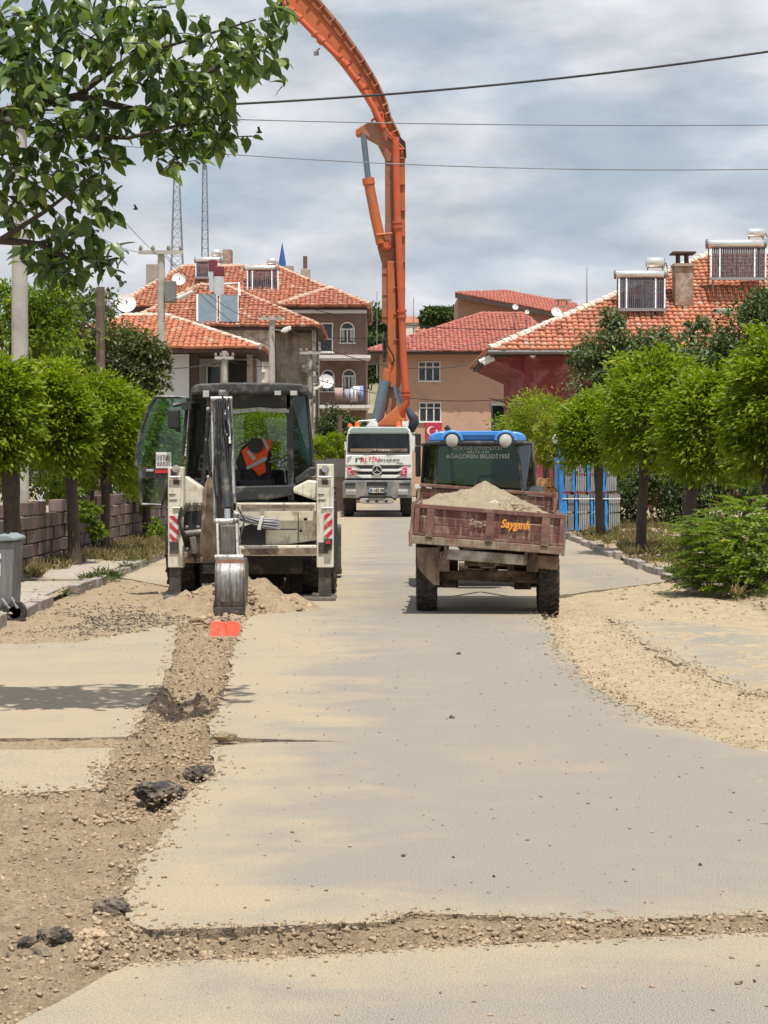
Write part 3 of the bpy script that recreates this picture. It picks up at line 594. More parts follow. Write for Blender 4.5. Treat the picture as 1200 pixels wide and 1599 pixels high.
m = MB(); zt(m, B, [(478, 182, 25.7), (592, 182, 25.7)], .04, 10); zt(m, B, [(525, 265, 25.6), (560, 265, 25.6)], .03, 10); zt(m, B, [(505, 838, 25.15), (630, 838, 25.15)], .045, 10); zt(m, B, [(500, 1030, 24.85), (652, 1030, 24.85)], .04, 10)
for q in ((510, 838), (612, 830), (615, 800)): m.sph(B(q[0], q[1], 25.05), .042, 8, 5)
m.build('pin', M_SILVER, dp, 40)
m = MB(); zt(m, B, [(540, 380, 25.6), (546, 520, 25.5), (566, 760, 25.3)], .062, 14); zt(m, B, [(566, 738, 25.3), (567, 765, 25.28)], .075, 14); m.build('hydraulic_cylinder', M_DKFR, dp, 40)
m = MB(); zt(m, B, [(566, 765, 25.28), (569, 862, 25.15)], .042, 12); m.build('cylinder_rod', M_CHROME, dp, 40)
m = MB()
for i in range(7):
    x = 500+i*13; pts = [(x+random.uniform(-4, 4), 165+random.random()*25, 25.62)]
    for k in range(1, 8): pts.append((x+8*math.sin(k*.9+i)+k*2.0*(1 if i > 3 else .3), 190+k*75+random.uniform(-10, 10), 25.58-.03*k))
    zt(m, B, pts, .014, 6)
zt(m, B, [(470, 250, 25.8), (458, 420, 25.9), (470, 560, 25.9), (505, 640, 25.7)], .02, 6); zt(m, B, [(470, 300, 25.85), (452, 460, 25.9), (475, 600, 25.9)], .016, 6); zt(m, B, [(620, 760, 25.5), (660, 830, 25.5), (640, 900, 25.3), (625, 960, 25.1)], .012, 6)
m.build('hose', M_BLACK, dp, 40)
m = MB(); m.sph(B(463, 235, 25.9), .028, 8, 5); m.sph(B(460, 400, 25.9), .03, 8, 5); m.sph(B(465, 600, 25.9), .028, 8, 5); m.sph(B(560, 375, 25.55), .03, 8, 5); m.sph(B(578, 370, 25.55), .03, 8, 5)
for k in range(10): m.sph(B(random.choice([488, 494, 588, 596]), 340+k*45, 25.6), .022, 6, 4)
m.build('fitting', M_SILVER, dp, 40)
m = MB(); zp(m, B, [(527, 858), (606, 858), (612, 1032), (530, 1032)], 25.0, 25.12); m.build('bucket_link', M_STEEL, dp, bevel=.012)
m = MB()
for x in (508, 612): pil(m, B(x+4, 850, 25.0), B(x+10, 1035, 24.85), .03, .12)
m.build('link_bar', M_SILVER, dp, bevel=.004)
a = B(505, 1035, 24.5); b = B(661, 1360, 24.5); bx0, bx1 = a.x, b.x; zt_, zb = a.z, b.z; hb = zt_-zb
prof = [(24.82, zt_+.0), (24.60, zt_-.02), (24.47, zt_-.10*hb), (24.40, zt_-.28*hb), (24.38, zt_-.5*hb), (24.40, zt_-.70*hb), (24.44, zt_-.83*hb)]
inn = [(y+.035, z-.01) for y, z in reversed(prof)]
m = MB(); m.prism(prof+inn, 'x', bx0, bx1)
for x in (bx0-.004, bx1-.018): m.prism(prof+[(24.62, zb+.1), (25.0, zb+.28), (25.1, zt_-.1)], 'x', x, x+.022)
bk = m.build('digging_bucket', M_STEEL, bh, 50)
m = MB()
for f0, f1 in ((.2, .47), (.53, .82)):
    w = bx1-bx0; q = [(y-.008, z) for y, z in prof[1:6]]; q2 = [(y+.002, z) for y, z in reversed(prof[1:6])]; m.prism(q+q2, 'x', bx0+w*f0, bx0+w*f1)
m.build('highlight_strip', M_CHROME if False else mat('bucket highlight steel', (.30, .30, .31), .5, .55, var=.2, vs=10, streak=((.15, .13, .11), .5, 25)), bk, 50)  # two paler strips: the bucket's vertical highlights put into colour and shape
m = MB(); m.bx(bx0-.006, bx1+.006, 24.41, 24.47, zb+.06, zb+.2*hb); m.build('cutting_lip', M_STEELD, bk, bevel=.006)
for i in range(4):
    t = MB(); xx = bx0+(bx1-bx0)*(i+.5)/4; t.prism([(24.43, zb+.12), (24.47, zb+.12), (24.46, zb-.02), (24.44, zb-.02)], 'x', xx-.032, xx+.032); t.build('bucket_tooth', M_STEELD, bk)
m = MB(); zp(m, B, [(512, 1042), (652, 1042), (655, 1085), (512, 1085)], 24.50, 24.52); m.build('rusty_strip', mat('rusty strip', (.30, .14, .10), .7, .2, var=.3), bk)
# valve gear at the left
m = MB(); zr(m, B, 335, 745, 425, 785, 27.0, 27.25); zr(m, B, 355, 890, 420, 1000, 26.9, 27.2); zt(m, B, [(355, 735, 26.95), (355, 760, 26.95)], .04, 10); zt(m, B, [(395, 735, 26.95), (395, 760, 26.95)], .04, 10); zt(m, B, [(330, 905, 26.9), (430, 895, 26.9)], .05, 10); zt(m, B, [(380, 920, 26.85), (395, 1010, 26.85)], .05, 10)
for q in ((352, 985), (350, 870), (410, 870), (372, 1000), (348, 930)): m.sph(B(q[0], q[1], 26.9), .032, 8, 5)
m.build('valve_block', M_STEEL, bh, 40, bevel=.01)
m = MB(); m.lathe([(.16, 0), (.16, .05), (.10, .06)], B(402, 840, 27.0), 'y', 20); zr(m, B, 380, 790, 440, 890, 27.05, 27.3); m.build('hose_drum', M_INT, bh, 40)
m = MB()
for k in range(5):
    zt(m, B, [(320+k*5, 760+k*8, 26.95), (308-k*2, 800+k*10, 26.9), (315+k*3, 880, 26.85), (330+k*6, 930, 26.85), (345+k*8, 985-k*10, 26.9), (395, 1030+k*6, 26.95)], .014, 6)
m.build('hose', M_BLACK, bh, 40)
m = MB(); zr(m, B, 300, 1000, 420, 1055, 27.1, 27.3); zr(m, B, 330, 1030, 520, 1060, 27.0, 27.1); m.build('kingpost_bracket', M_BROWN, bh, bevel=.01)
# things the machine carries
vs = thing('safety_vest', 'orange safety vest with grey reflective bands hung over the digger seat', 'safety vest', tuple(B(715, 590, 28.1)))
m = MB()
def vpts(l, Y): return [B(x, y, Y) for x, y in l]
m.plate(vpts([(640, 458), (668, 438), (690, 415), (760, 395), (800, 398), (805, 440), (785, 470), (778, 500), (770, 520), (775, 575), (735, 598), (705, 560), (672, 555)], 28.12), (0, .05, 0)); m.build('vest_cloth', M_VEST, vs, bevel=.02, seg=3)
m = MB(); m.plate(vpts([(664, 548), (772, 488), (780, 500), (776, 510), (675, 560)], 28.10), (0, .03, 0)); m.plate(vpts([(668, 465), (685, 452), (722, 500), (706, 512)], 28.10), (0, .03, 0)); m.plate(vpts([(752, 396), (766, 394), (790, 440), (782, 462)], 28.10), (0, .03, 0)); m.build('reflective_band', M_TAPE, vs)
m = MB(); m.lathe([(.115, 0), (.11, .03)], B(718, 430, 28.085), 'y', 18); m.build('neck_opening', M_INT, vs)
hb_ = thing('hose_bundle', 'bundle of thin grey rods tied with a white strip on the digger frame', 'rod bundle', tuple(B(740, 870, 27.0)))
m = MB()
for i in range(11): zt(m, B, [(625+random.random()*15, 800+i*3, 26.95), (735, 822+i*4, 26.9-random.random()*.1), (835+random.random()*20, 828+i*5, 26.9)], .012, 6)
m.build('rod', mat('grey rod', (.22, .23, .24), .4, .3), hb_, 40)
m = MB(); m.plate([B(x, y, 26.8) for x, y in ((745, 808), (762, 812), (742, 884), (726, 880))], (0, .2, 0)); m.build('white_tie', M_WHITE, hb_)

# ---------------- orange plastic sheet under the bucket
m = MB(); Yp = 21.75
prof_ = [(478, 1376), (515, 1372), (548, 1374), (556, 1386), (566, 1375), (600, 1371), (626, 1376)]
base_ = [(470, 1450), (508, 1452), (545, 1451), (557, 1453), (570, 1451), (604, 1452), (642, 1448)]
fold = [0, .02, .005, .03, .01, .025, 0]
for i in range(6):
    q = [B(*prof_[i], Yp+fold[i]+.03), B(*prof_[i+1], Yp+fold[i+1]+.03), B(*base_[i+1], Yp+fold[i+1]*.5), B(*base_[i], Yp+fold[i]*.5)]
    m.plate(q, (0, .006, 0))
po = m.build('plastic_sheet', mat('orange red plastic', (.85, .13, .075), .8, var=.12, vs=12, dirt=((.5, .3, .2), .2, 8)), None)
tag(po, 'bright orange-red plastic sheet standing in the trench just below the bucket teeth', 'plastic sheet')

# ---------------- spoil heap around the bucket
def heap(name, cx, cy, rx, ry, h, m, seed, zb=-.05, n=120, nf=.35, label=None, cat=None, parent=None, clip=None):
    a = np.linspace(-1.25, 1.25, n); X, Y = np.meshgrid(a, a); r = np.sqrt(X*X+Y*Y); th = np.arctan2(Y, X)
    e = 1+.22*fbm(np.cos(th)*2+seed, np.sin(th)*2, 3, seed)
    Z = h*np.clip(1-r/e, 0, 1)**.85
    Z = Z*(1+nf*fbm(X*2.5, Y*2.5, 3, seed+1))+nf*.11*fbm(X*9, Y*9, 4, seed+2, .62)*np.clip(1.25-r, 0, 1)**.5+zb-.1*np.clip(r/e-1, 0, 1)*2
    if clip: X = np.clip(X, -clip[0]/rx, clip[0]/rx); Y = np.clip(Y, -clip[1]/ry, clip[2]/ry); Z = Z-.072*X*rx+.02
    V = np.stack([cx+X.ravel()*rx+(.038*Y.ravel()*ry if clip else 0), cy+Y.ravel()*ry, Z.ravel()], 1); ix = np.arange(n*n).reshape(n, n)
    me = fast(name, V, np.stack([ix[:-1, :-1].ravel(), ix[:-1, 1:].ravel(), ix[1:, 1:].ravel(), ix[1:, :-1].ravel()], 1)); me.polygons.foreach_set('use_smooth', [True]*len(me.polygons))
    return tag(link(name, me, m, parent, (cx, cy, zb)), label, cat), (lambda x, y: np.interp(np.hypot((x-cx)/rx, (y-cy)/ry), [0, 1], [h*.9+zb, zb]))
_, hz = heap('spoil_heap', -1.98, 25.5, 1.15, 1.2, .50, M_DIRT, 5, label='heap of dug brown soil spread around the digger bucket', cat='soil heap')
x = rng.normal(-1.95, .58, 1500); y = rng.normal(25.0, .65, 1500); s = .012+.06*rng.random(1500)**4
crumbs('soil_lumps', np.stack([x, y, hz(x, y)+s*.2], 1), s, M_STONE, .45)

# ---------------- trailer (own frame: x right, y forward, z up; rear edge at y = 0)
M_TRED = mat('faded red boards', (.13, .045, .038), .8, var=.3, vs=6, dirt=((.30, .21, .15), .32, 3), streak=((.32, .24, .17), .4, 18), bump=.25)
M_TRAIL = mat('dusty red rail', (.18, .085, .068), .8, var=.25, vs=7, dirt=((.32, .23, .165), .3, 5), bump=.2)
M_TSILL = mat('bare dusty board', (.30, .235, .165), .85, var=.25, vs=6, dirt=((.20, .09, .07), .5, 4), streak=((.16, .12, .09), .45, 20), bump=.3)
M_TPLATE = mat('flaking white plate', (.46, .42, .34), .7, var=.15, dirt=((.20, .16, .12), .55, 3.5), bump=.15)
M_RUST = mat('rusty dark iron', (.09, .06, .045), .8, .2, var=.35, dirt=((.26, .19, .13), .5, 5), bump=.2)
tr_ = thing('farm_trailer', 'weathered red wooden trailer with sagging right side behind the blue-roofed tractor', 'trailer', (0, 0, 0))
bed = bpy.data.objects.new('trailer_bed', None)
ROLL = Matrix.Rotation(math.radians(4.3), 4, 'Y'); PIV = Matrix.Translation((0, 0, 1.1))
def rolled(o):
    o.data.transform(PIV @ ROLL @ PIV.inverted()); return o
zt0, zb0, zs = 1.345, .975, .84; W2 = .945; TLn = 3.1
m = MB(); m.bx(-W2, W2, .0, .05, zt0-.055, zt0)
gate = rolled(m.build('tailgate', M_TRAIL, tr_, bevel=.006))
ends = [-W2, -.755, -.0, .725, W2]; ww = [.1, .11, .105, .1, .05]
for xx, w_ in zip([-W2+.04, -.74, .015, .715, W2-.025], [.06, .10, .10, .10, .05]):
    m = MB(); m.bx(xx-w_/2, xx+w_/2, -.012, .045, zb0-.02, zt0-.057); rolled(m.build('stile', M_TRAIL, gate, bevel=.005))
for k in range(3):
    z0 = zb0+.01+k*.105; m = MB(); m.bx(-W2+.01, W2-.01, .022+.004*k, .05, z0, z0+.098); rolled(m.build('plank', M_TRED, gate, bevel=.006))
m = MB(); m.bx(-W2, W2, .012, .05, zb0-.03, zb0+.008); rolled(m.build('bottom_rail', M_TRAIL, gate, bevel=.004))
for xx in (-.74, .015, .715):
    m = MB(); m.bx(xx-.03, xx+.03, -.03, .0, zb0-.06, zb0+.03); m.cyl((xx-.045, -.02, zb0-.035), (xx+.045, -.02, zb0-.035), .018); rolled(m.build('hinge', M_RUST, gate, 40))
m = MB(); m.bx(-W2-.01, W2+.01, -.02, .06, zs, zb0-.035); rolled(m.build('sill_board', M_TSILL, tr_, bevel=.008))
m = MB(); m.bx(-W2, W2, .062, TLn, zs+.02, zs+.07); rolled(m.build('bed_floor', M_RUST, tr_))
for sx in (-1, 1):
    for k in range(3):
        m = MB(); m.bx(sx*(W2-.028), sx*W2, .06, TLn, zb0-.02+k*.125, zb0+.1+k*.125); rolled(m.build('side_plank', M_TSILL if sx < 0 else M_TRED, tr_, bevel=.006))
    for yy in (.09, 1.1, 2.1, TLn-.06):
        m = MB(); m.bx(sx*(W2+.002), sx*(W2+.04), yy-.04, yy+.04, zs-.02, zt0+(.01 if yy < 3 else .16)); rolled(m.build('side_post', M_TSILL, tr_, bevel=.006))
m = MB(); m.bx(-W2-.03, -W2+.0, .02, .075, .80, zt0+.03); rolled(m.build('corner_post', M_TSILL, tr_, bevel=.006))
for k in range(4):
    m = MB(); m.bx(-W2+.0, W2-.0, TLn+.005, TLn+.045, zb0+k*.14-.02, zb0+k*.14+.113); rolled(m.build('front_plank', M_TRED, tr_, bevel=.006))
m = MB(); m.bx(-W2-.02, W2+.02, TLn-.02, TLn+.05, zt0+.175, zt0+.225); rolled(m.build('front_rail', M_TRAIL, tr_, bevel=.008))
m = MB(); m.bx(W2-.02, W2+.06, TLn-.06, TLn+.03, zs-.05, zt0+.24); rolled(m.build('front_post', M_TRED, tr_, bevel=.008))
m = MB(); m.bx(-.50, .50, .04, .08, .67, .80); rolled(m.build('bumper_plate', M_TPLATE, tr_, bevel=.006))
for sx in (-.52, .50):
    m = MB(); m.bx(sx-.02, sx+.02, .02, .1, .68, .84); rolled(m.build('bumper_bracket', M_RUST, tr_))
m = MB(); m.prism([(-W2+.03, .845), (-.62, .845), (-.62, .36), (-.70, .37), (-W2+.05, .58)], 'y', .32, .34); m.build('mud_flap', M_TSILL, tr_, bevel=.004)
m = MB(); m.bx(.615, .93, .3, .33, .63, .80); rolled(m.build('mud_flap', M_TSILL, tr_, bevel=.004))
ax = .92
for sx, dz in ((-1, 0), (1, -.062)): 
    wheel(tr_, (sx*.79, ax, .455+dz), .455, .27, 30, .55, M_RUST)
m = MB()
m.tube([(-.72, ax, .45), (.72, ax, .39)], .05, 6); m.bx(-.62, .62, ax-.06, ax+.06, .43, .52); m.build('axle', M_RUST, tr_, bevel=.006)
for sx in (-.56, .56):
    for k in range(4):
        m = MB(); l = .62-.12*k; m.tube([(sx, ax-l, .66-.028*k-.01), (sx, ax, .56-.028*k), (sx, ax+l, .66-.028*k-.01)], .035, 4, sq=1); m.build('leaf_spring', M_RUST, tr_)
    m = MB(); m.bx(sx-.05, sx+.05, .1, TLn, .70, .80); m.build('chassis_rail', M_RUST, tr_)
    m = MB(); m.bx(sx-.07, sx+.07, .12, .3, .55, .72); m.sph((sx, .2, .62), (.07, .05, .07), 8, 5); m.build('spring_shackle', M_RUST, tr_)
m = MB(); m.bx(-.5, .5, .3, .4, .68, .75); m.bx(-.55, .55, 1.7, 1.8, .68, .75); m.bx(-.3, .3, .5, .66, .60, .70); m.cyl((-.25, 1.2, .62), (.28, 1.2, .60), .09); m.bx(-.6, -.38, 1.1, 1.3, .28, .72); m.bx(.36, .58, 1.1, 1.3, .26, .72); m.bx(-.04, .04, 1.2, 2.2, .46, .72); m.build('underframe', M_RUST, tr_, bevel=.006)
m = MB(); m.tube([(-.11, .2, .66), (-.08, .2, .60), (.08, .2, .60), (.11, .2, .66)], .014, 6); m.build('tow_hook', M_STEEL, tr_, 40)
m = MB(); m.tube([(-.5, TLn, .62), (0, TLn+1.3, .5)], .05, 4); m.tube([(.5, TLn, .62), (0, TLn+1.3, .5)], .05, 4); m.build('drawbar', M_RUST, tr_)
m = MB(); m.bx(-W2-.075, -W2-.045, .55, .75, .85, 1.06); m.build('red_reflector', M_RED, tr_, bevel=.01)
M_ORTX = mat('orange lettering', (.85, .33, .04), .7, var=.1, vs=30, dirt=((.30, .12, .07), .15, 25)); M_WHTX = mat('worn white lettering', (.58, .50, .43), .7, var=.2, vs=30, dirt=((.18, .07, .06), .5, 22))
t1 = text('lettering', 'Saygınlı', .145, (.335, -.0, 1.165), M_ORTX, gate, shear=.25, wx=.86, weight=.004); t1.rotation_euler = (math.pi/2, math.radians(4.3), 0); t1.location.z -= .02; t1.location.y = -.004
t2 = text('worn_lettering', 'Sengiz', .11, (-.13, 0, 1.175), M_WHTX, gate, shear=.25, wx=.8); t2.rotation_euler = (math.pi/2, math.radians(4.3), 0); t2.location.y = -.004
tr_.location = (1.315, 24.2, 0); tr_.rotation_euler = (0, 0, math.radians(-2.2))
ld, lz = heap('soil_load', 1.375, 25.75, .93, 1.35, .43, soil('trailer soil', (.37, .30, .205), (.45, .37, .26), (.26, .20, .14), 50, .8), 9, zb=1.2, n=110, nf=.16, clip=(.86, 1.42, 1.35), label='pale mound of soil and gravel piled in the red trailer', cat='soil load')
x = rng.normal(1.42, .45, 900); y = rng.normal(25.6, .6, 900); s = .007+.028*rng.random(900)**4; k = np.hypot((x-1.40)/.74, (y-25.75)/1.2) < 1
crumbs('load_gravel', np.stack([x, y, lz(x, y)+s*.1], 1)[k], s[k], M_STONE, .3)
C = zoomer(520, 640, 1200/380)
rock(C(797, 468, 24.75), (.10, .08, .06), 31, mat('white stone', (.55, .5, .42), .9, var=.15), 'stone', 'pale whitish stone lying on the soil in the trailer behind the tailgate', 'stone')

# ---------------- tractor in front of the trailer
M_BLUE = mat('blue tractor roof', (.06, .27, .72), .38, var=.06, dirt=((.40, .40, .38), .22, 3), coat=.2)
tc_ = thing('tractor', 'tractor with blue cab roof and dark green windows pulling the red trailer', 'tractor', (1.5, 30.3, 0))
m = MB()
pil(m, C(516, 165, 29.6), C(498, 470, 29.6), .05); pil(m, C(908, 165, 29.6), C(946, 470, 29.6), .05); pil(m, C(452, 160, 30.3), C(436, 470, 30.3), .05); pil(m, C(984, 160, 30.3), C(1002, 470, 30.3), .05)
pil(m, C(475, 160, 31.3), C(465, 480, 31.3), .06); pil(m, C(965, 160, 31.3), C(975, 480, 31.3), .06); zp(m, C, [(510, 160), (912, 160), (914, 178), (508, 178)], 29.6, 29.66); zr(m, C, 470, 160, 970, 180, 31.26, 31.32)
zr(m, C, 430, 440, 1006, 500, 29.7, 31.4); m.build('cab_frame', M_DKFR, tc_, bevel=.006)
pane('rear_window', [C(518, 176, 29.62), C(908, 176, 29.62), C(944, 450, 29.62), C(500, 450, 29.62)], tc_, glass('tractor rear glass', (.26, .46, .38), .06, .015, (.2, .3, .26)))
pane('quarter_window', [C(452, 165, 30.32), C(514, 170, 29.64), C(498, 450, 29.64), C(437, 430, 30.32)], tc_, G_DARK)
pane('quarter_window', [C(910, 170, 29.64), C(984, 165, 30.32), C(1000, 430, 30.32), C(944, 450, 29.64)], tc_, G_DARK)
pane('side_window', [C(452, 165, 30.34), C(475, 165, 31.3), C(467, 450, 31.3), C(437, 440, 30.34)], tc_, G_DARK)
pane('side_window', [C(984, 165, 30.34), C(966, 165, 31.3), C(974, 450, 31.3), C(1000, 440, 30.34)], tc_, G_DARK)
pane('windscreen', [C(475, 180, 31.3), C(966, 180, 31.3), C(974, 460, 31.3), C(466, 460, 31.3)], tc_, glass('tractor windscreen', (.6, .72, .68), .1, .06))
m = MB(); zp(m, C, [(442, 174), (446, 158), (520, 152), (930, 152), (984, 158), (986, 172)], 29.42, 31.5); m.build('roof_tray', M_DKFR, tc_, bevel=.02)
m = MB(); zp(m, C, [(478, 158), (482, 130), (498, 112), (530, 105), (580, 106), (640, 108), (800, 108), (845, 106), (905, 107), (938, 115), (955, 135), (955, 158), (880, 157), (800, 152), (640, 152), (560, 157)], 29.5, 31.3); rf = m.build('cab_roof', M_BLUE, tc_, bevel=.05, seg=4)
m = MB(); zp(m, C, [(600, 104), (830, 104), (815, 112), (800, 128), (640, 128), (622, 112)], 29.47, 30.9); m.build('roof_ridge', M_BLUE, rf, bevel=.03, seg=3)
for cx in (588, 852):
    c = C(cx, 150, 29.42); m = MB(); R_ = .135
    for k in range(0, 13):
        a = math.pi*k/12; 
        if k < 12: m.tube([c+Vector((math.cos(a)*R_*1.1, .02, math.sin(a)*R_*.95)), c+Vector((math.cos(a+math.pi/12)*R_*1.1, .02, math.sin(a+math.pi/12)*R_*.95))], .032, 8)
    lp = m.build('lamp_arch', M_BLUE, rf, 60)
    m = MB(); m.lathe([(.0, -.03), (.06, -.028), (.095, -.012), (.10, .03)], c, 'y', 20); o = m.build('work_lamp', M_LENS, rf, 50)
    m = MB(); m.lathe([(.10, -.012), (.112, -.018), (.115, .03), (.1, .03)], c, 'y', 20); m.build('lamp_rim', M_DKFR, rf, 50)
M_DECAL = mat('pale window lettering', (.55, .56, .54), .7)
for s, sz, zx, zy in (('GÖKTAŞ OTOMOTİV', .075, 712, 190), ('0382 215 14 08', .05, 715, 209), ('AĞAÇÖREN BELEDİYESİ', .085, 716, 230)):
    text('window_lettering', s, sz, C(zx, zy, 29.605), M_DECAL, tc_, wx=1.05, weight=.001)
m = MB(); m.tube([C(x, y, 30.2) for x, y in ((716, 372), (716, 340), (722, 328), (800, 326), (808, 340), (808, 372))], .02, 8); zr(m, C, 716, 360, 810, 460, 30.2, 30.6); m.build('driver_seat', M_INT, tc_, 40)
m = MB(); zr(m, C, 620, 400, 800, 470, 30.9, 31.2); m.tube([C(700+55*math.cos(a), 385+12*math.sin(a), 30.8) for a in np.linspace(0, 6.28, 16)], .014, 6, False); m.build('steering_wheel', M_INT, tc_, 40)
for x0, x1 in ((405, 436), (460, 488)):
    m = MB(); zr(m, C, x0, 368, x1, 390, 29.5, 29.56); m.build('white_marker', M_WHITE, tc_, bevel=.006)
m = MB(); zt(m, C, [(572, 108, 31.6), (568, 92, 31.6), (556, 82, 31.6)], .045, 10); m.cyl((1.2, 32.2, 1.2), C(572, 108, 31.6), .04); m.build('exhaust_pipe', M_DKFR, tc_, 40)
for sx in (-.78, .78): wheel(tc_, (1.5+sx, 30.3, .74), .74, .42, 18, .5, mat('rim paint', (.5, .5, .48), .5) if sx < 0 else M_WHITE)
for sx in (-.75, .75): wheel(tc_, (1.5+sx, 32.6, .45), .45, .28, 16, .5, M_WHITE)
m = MB(); m.bx(1.2, 1.8, 29.9, 31.4, .55, .95); m.cyl((.9, 30.3, .74), (2.1, 30.3, .74), .13); m.bx(1.15, 1.85, 29.55, 29.75, .42, .5); m.cyl((1.15, 29.5, .33), (1.75, 29.5, .33), .07); m.build('rear_axle', M_RUST, tc_, bevel=.01)
m = MB(); m.bx(1.15, 1.85, 31.4, 33.3, .75, 1.35); m.build('engine_hood', M_BLUE, tc_, bevel=.06, seg=3)
for sx in (-.78, .78):
    m = MB(); pr = [(30.3+.82*math.cos(a), .76+.82*math.sin(a)) for a in np.linspace(.3, 2.9, 12)]; pr2 = [(30.3+.78*math.cos(a), .76+.78*math.sin(a)) for a in np.linspace(2.9, .3, 12)]
    m.prism(pr+pr2, 'x', 1.5+sx-.2, 1.5+sx+.2); m.build('mudguard', M_DKFR, tc_)
m = MB(); zr(m, C, 408, 175, 434, 330, 30.3, 30.36); m.build('mirror', M_INT, tc_, bevel=.02)

# ---------------- concrete pump truck
M_TWHITE = mat('white truck paint', (.78, .78, .76), .35, var=.04, dirt=((.45, .40, .33), .2, 1.5), coat=.3)
M_GREY = mat('grey bumper plastic', (.17, .175, .18), .6, var=.12, dirt=((.36, .31, .25), .4, 2.5))
M_ORANGE = mat('orange boom paint', (.47, .125, .036), .5, var=.10, vs=2, dirt=((.36, .13, .06), .35, 1.3))
M_ORRED = mat('red orange pipe paint', (.52, .095, .036), .5, var=.1, vs=3, dirt=((.40, .12, .06), .3, 2))
M_ORDULL = mat('dull orange', (.32, .115, .06), .6, var=.12, vs=2, dirt=((.34, .19, .12), .45, 1))  # duller, browner tone than the boom orange
M_LGREY = mat('pale truck visor', (.30, .37, .34), .4, var=.08)
M_HYD = mat('blue grey hydraulic', (.16, .20, .24), .3, .4, var=.1)
M_BEACON = mat('orange beacon', (.75, .13, .03), .3, var=.1)
T = zoomer(500, 560, 1107/180)
ct = thing('concrete_pump_truck', 'white concrete pump truck facing the camera with tall orange folding boom', 'concrete pump truck', (-.28, 74, 0))
m = MB(); zp(m, T, [(248, 930), (256, 760), (268, 690), (292, 655), (840, 655), (868, 690), (886, 760), (888, 1160), (240, 1160)], 70.1, 72.3); m.build('cab_body', M_TWHITE, ct, bevel=.05, seg=3)
m = MB(); zp(m, T, [(288, 700), (296, 668), (330, 657), (815, 657), (842, 668), (850, 700), (845, 722), (290, 722)], 69.75, 70.2); m.build('sun_visor', M_LGREY, ct, bevel=.05, seg=3)
m = MB(); zp(m, T, [(262, 905), (270, 722), (858, 722), (866, 905)], 69.98, 70.12); ws = m.build('windscreen_surround', M_INT, ct, bevel=.02)
m = MB(); zp(m, T, [(282, 868), (290, 725), (840, 725), (846, 868)], 69.95, 69.99); m.build('windscreen', mat('dark windscreen', (.02, .028, .035), .06, var=.3), ws)
m = MB(); zp(m, T, [(288, 868), (300, 862), (830, 862), (842, 868), (840, 892), (290, 892)], 69.94, 69.985); m.build('dashboard_strip', mat('dash fabric', (.22, .16, .11), .8, var=.3), ws)
m = MB()
for k in range(6): zr(m, T, 520+k*26, 872, 536+k*26, 884, 69.92, 69.945)
m.build('dash_ornament', M_WHITE, ws)
m = MB(); zt(m, T, [(420, 905, 69.9), (560, 878, 69.9)], .015, 4); zt(m, T, [(640, 905, 69.9), (780, 878, 69.9)], .015, 4); m.build('wiper', M_INT, ws)
m = MB(); zp(m, T, [(246, 925), (868, 925), (880, 1025), (246, 1025)], 69.92, 70.1); m.build('front_panel', M_TWHITE, ct, bevel=.03)
m = MB(); zp(m, T, [(330, 1028), (800, 1028), (740, 1060), (400, 1060)], 69.93, 70.02); zp(m, T, [(330, 1086), (780, 1086), (730, 1118), (400, 1118)], 69.93, 70.02); zr(m, T, 250, 1150, 875, 1172, 69.93, 70.05); m.build('grille_slot', M_INT, ct)
m = MB(); zp(m, T, [(246, 1027), (335, 1027), (405, 1062), (735, 1062), (800, 1027), (880, 1027), (884, 1150), (242, 1150)], 69.96, 70.1)
zp(m, T, [(300, 1066), (400, 1060), (735, 1060), (800, 1066), (745, 1084), (390, 1084)], 69.86, 69.97); zp(m, T, [(340, 1118), (420, 1116), (720, 1116), (780, 1118), (730, 1148), (400, 1148)], 69.86, 69.97); m.build('grille', M_TWHITE, ct, bevel=.015)
c = T(548, 1070, 69.8); em = MB(); em.lathe([(.155, 0), (.155, .06), (.0, .06)], c, 'y', 28); emo = em.build('emblem_disc', M_INT, ct, 40)
m = MB(); m.tube([c+Vector((.165*math.cos(a), -.01, .165*math.sin(a))) for a in np.linspace(0, 2*math.pi, 29)], .024, 8, False)
for k in range(3):
    a = math.pi/2+k*2*math.pi/3; d = Vector((math.cos(a), 0, math.sin(a))); q = Vector((-d.z, 0, d.x)); m.plate([c+q*.025, c+d*.15, c-q*.025], (0, -.02, 0))
m.build('star_emblem', mat('polished emblem', (.75, .75, .76), .2, .8), emo, 40)
M_HL = mat('pink red headlight', (.60, .05, .10), .25, var=.15, coat=.5)
for pts, cx in (([(264, 1046), (300, 1046), (330, 1118), (272, 1106), (262, 1075)], 288), ([(836, 1050), (800, 1048), (765, 1116), (825, 1126), (838, 1085)], 810)):
    m = MB(); zp(m, T, pts, 69.84, 69.98); h = m.build('headlight', M_HL, ct, bevel=.02)
    m = MB(); m.tube([T(cx+13*math.cos(a), 1090+15*math.sin(a), 69.82) for a in np.linspace(.9, 5.4, 10)], .016, 6); m.build('headlight_ring', M_WHITE, h, 40)
m = MB(); zp(m, T, [(225, 1170), (875, 1170), (882, 1200), (880, 1338), (700, 1342), (690, 1325), (385, 1325), (375, 1340), (218, 1338), (215, 1200)], 69.7, 70.4); bp = m.build('bumper', M_GREY, ct, bevel=.04, seg=3)
m = MB(); zr(m, T, 448, 1185, 648, 1220, 69.66, 69.75); zp(m, T, [(240, 1195), (340, 1195), (330, 1215), (240, 1215)], 69.66, 69.75); zp(m, T, [(760, 1195), (865, 1195), (865, 1215), (770, 1215)], 69.66, 69.75); zr(m, T, 465, 1285, 640, 1310, 69.67, 69.75); m.build('bumper_slot', M_INT, bp)
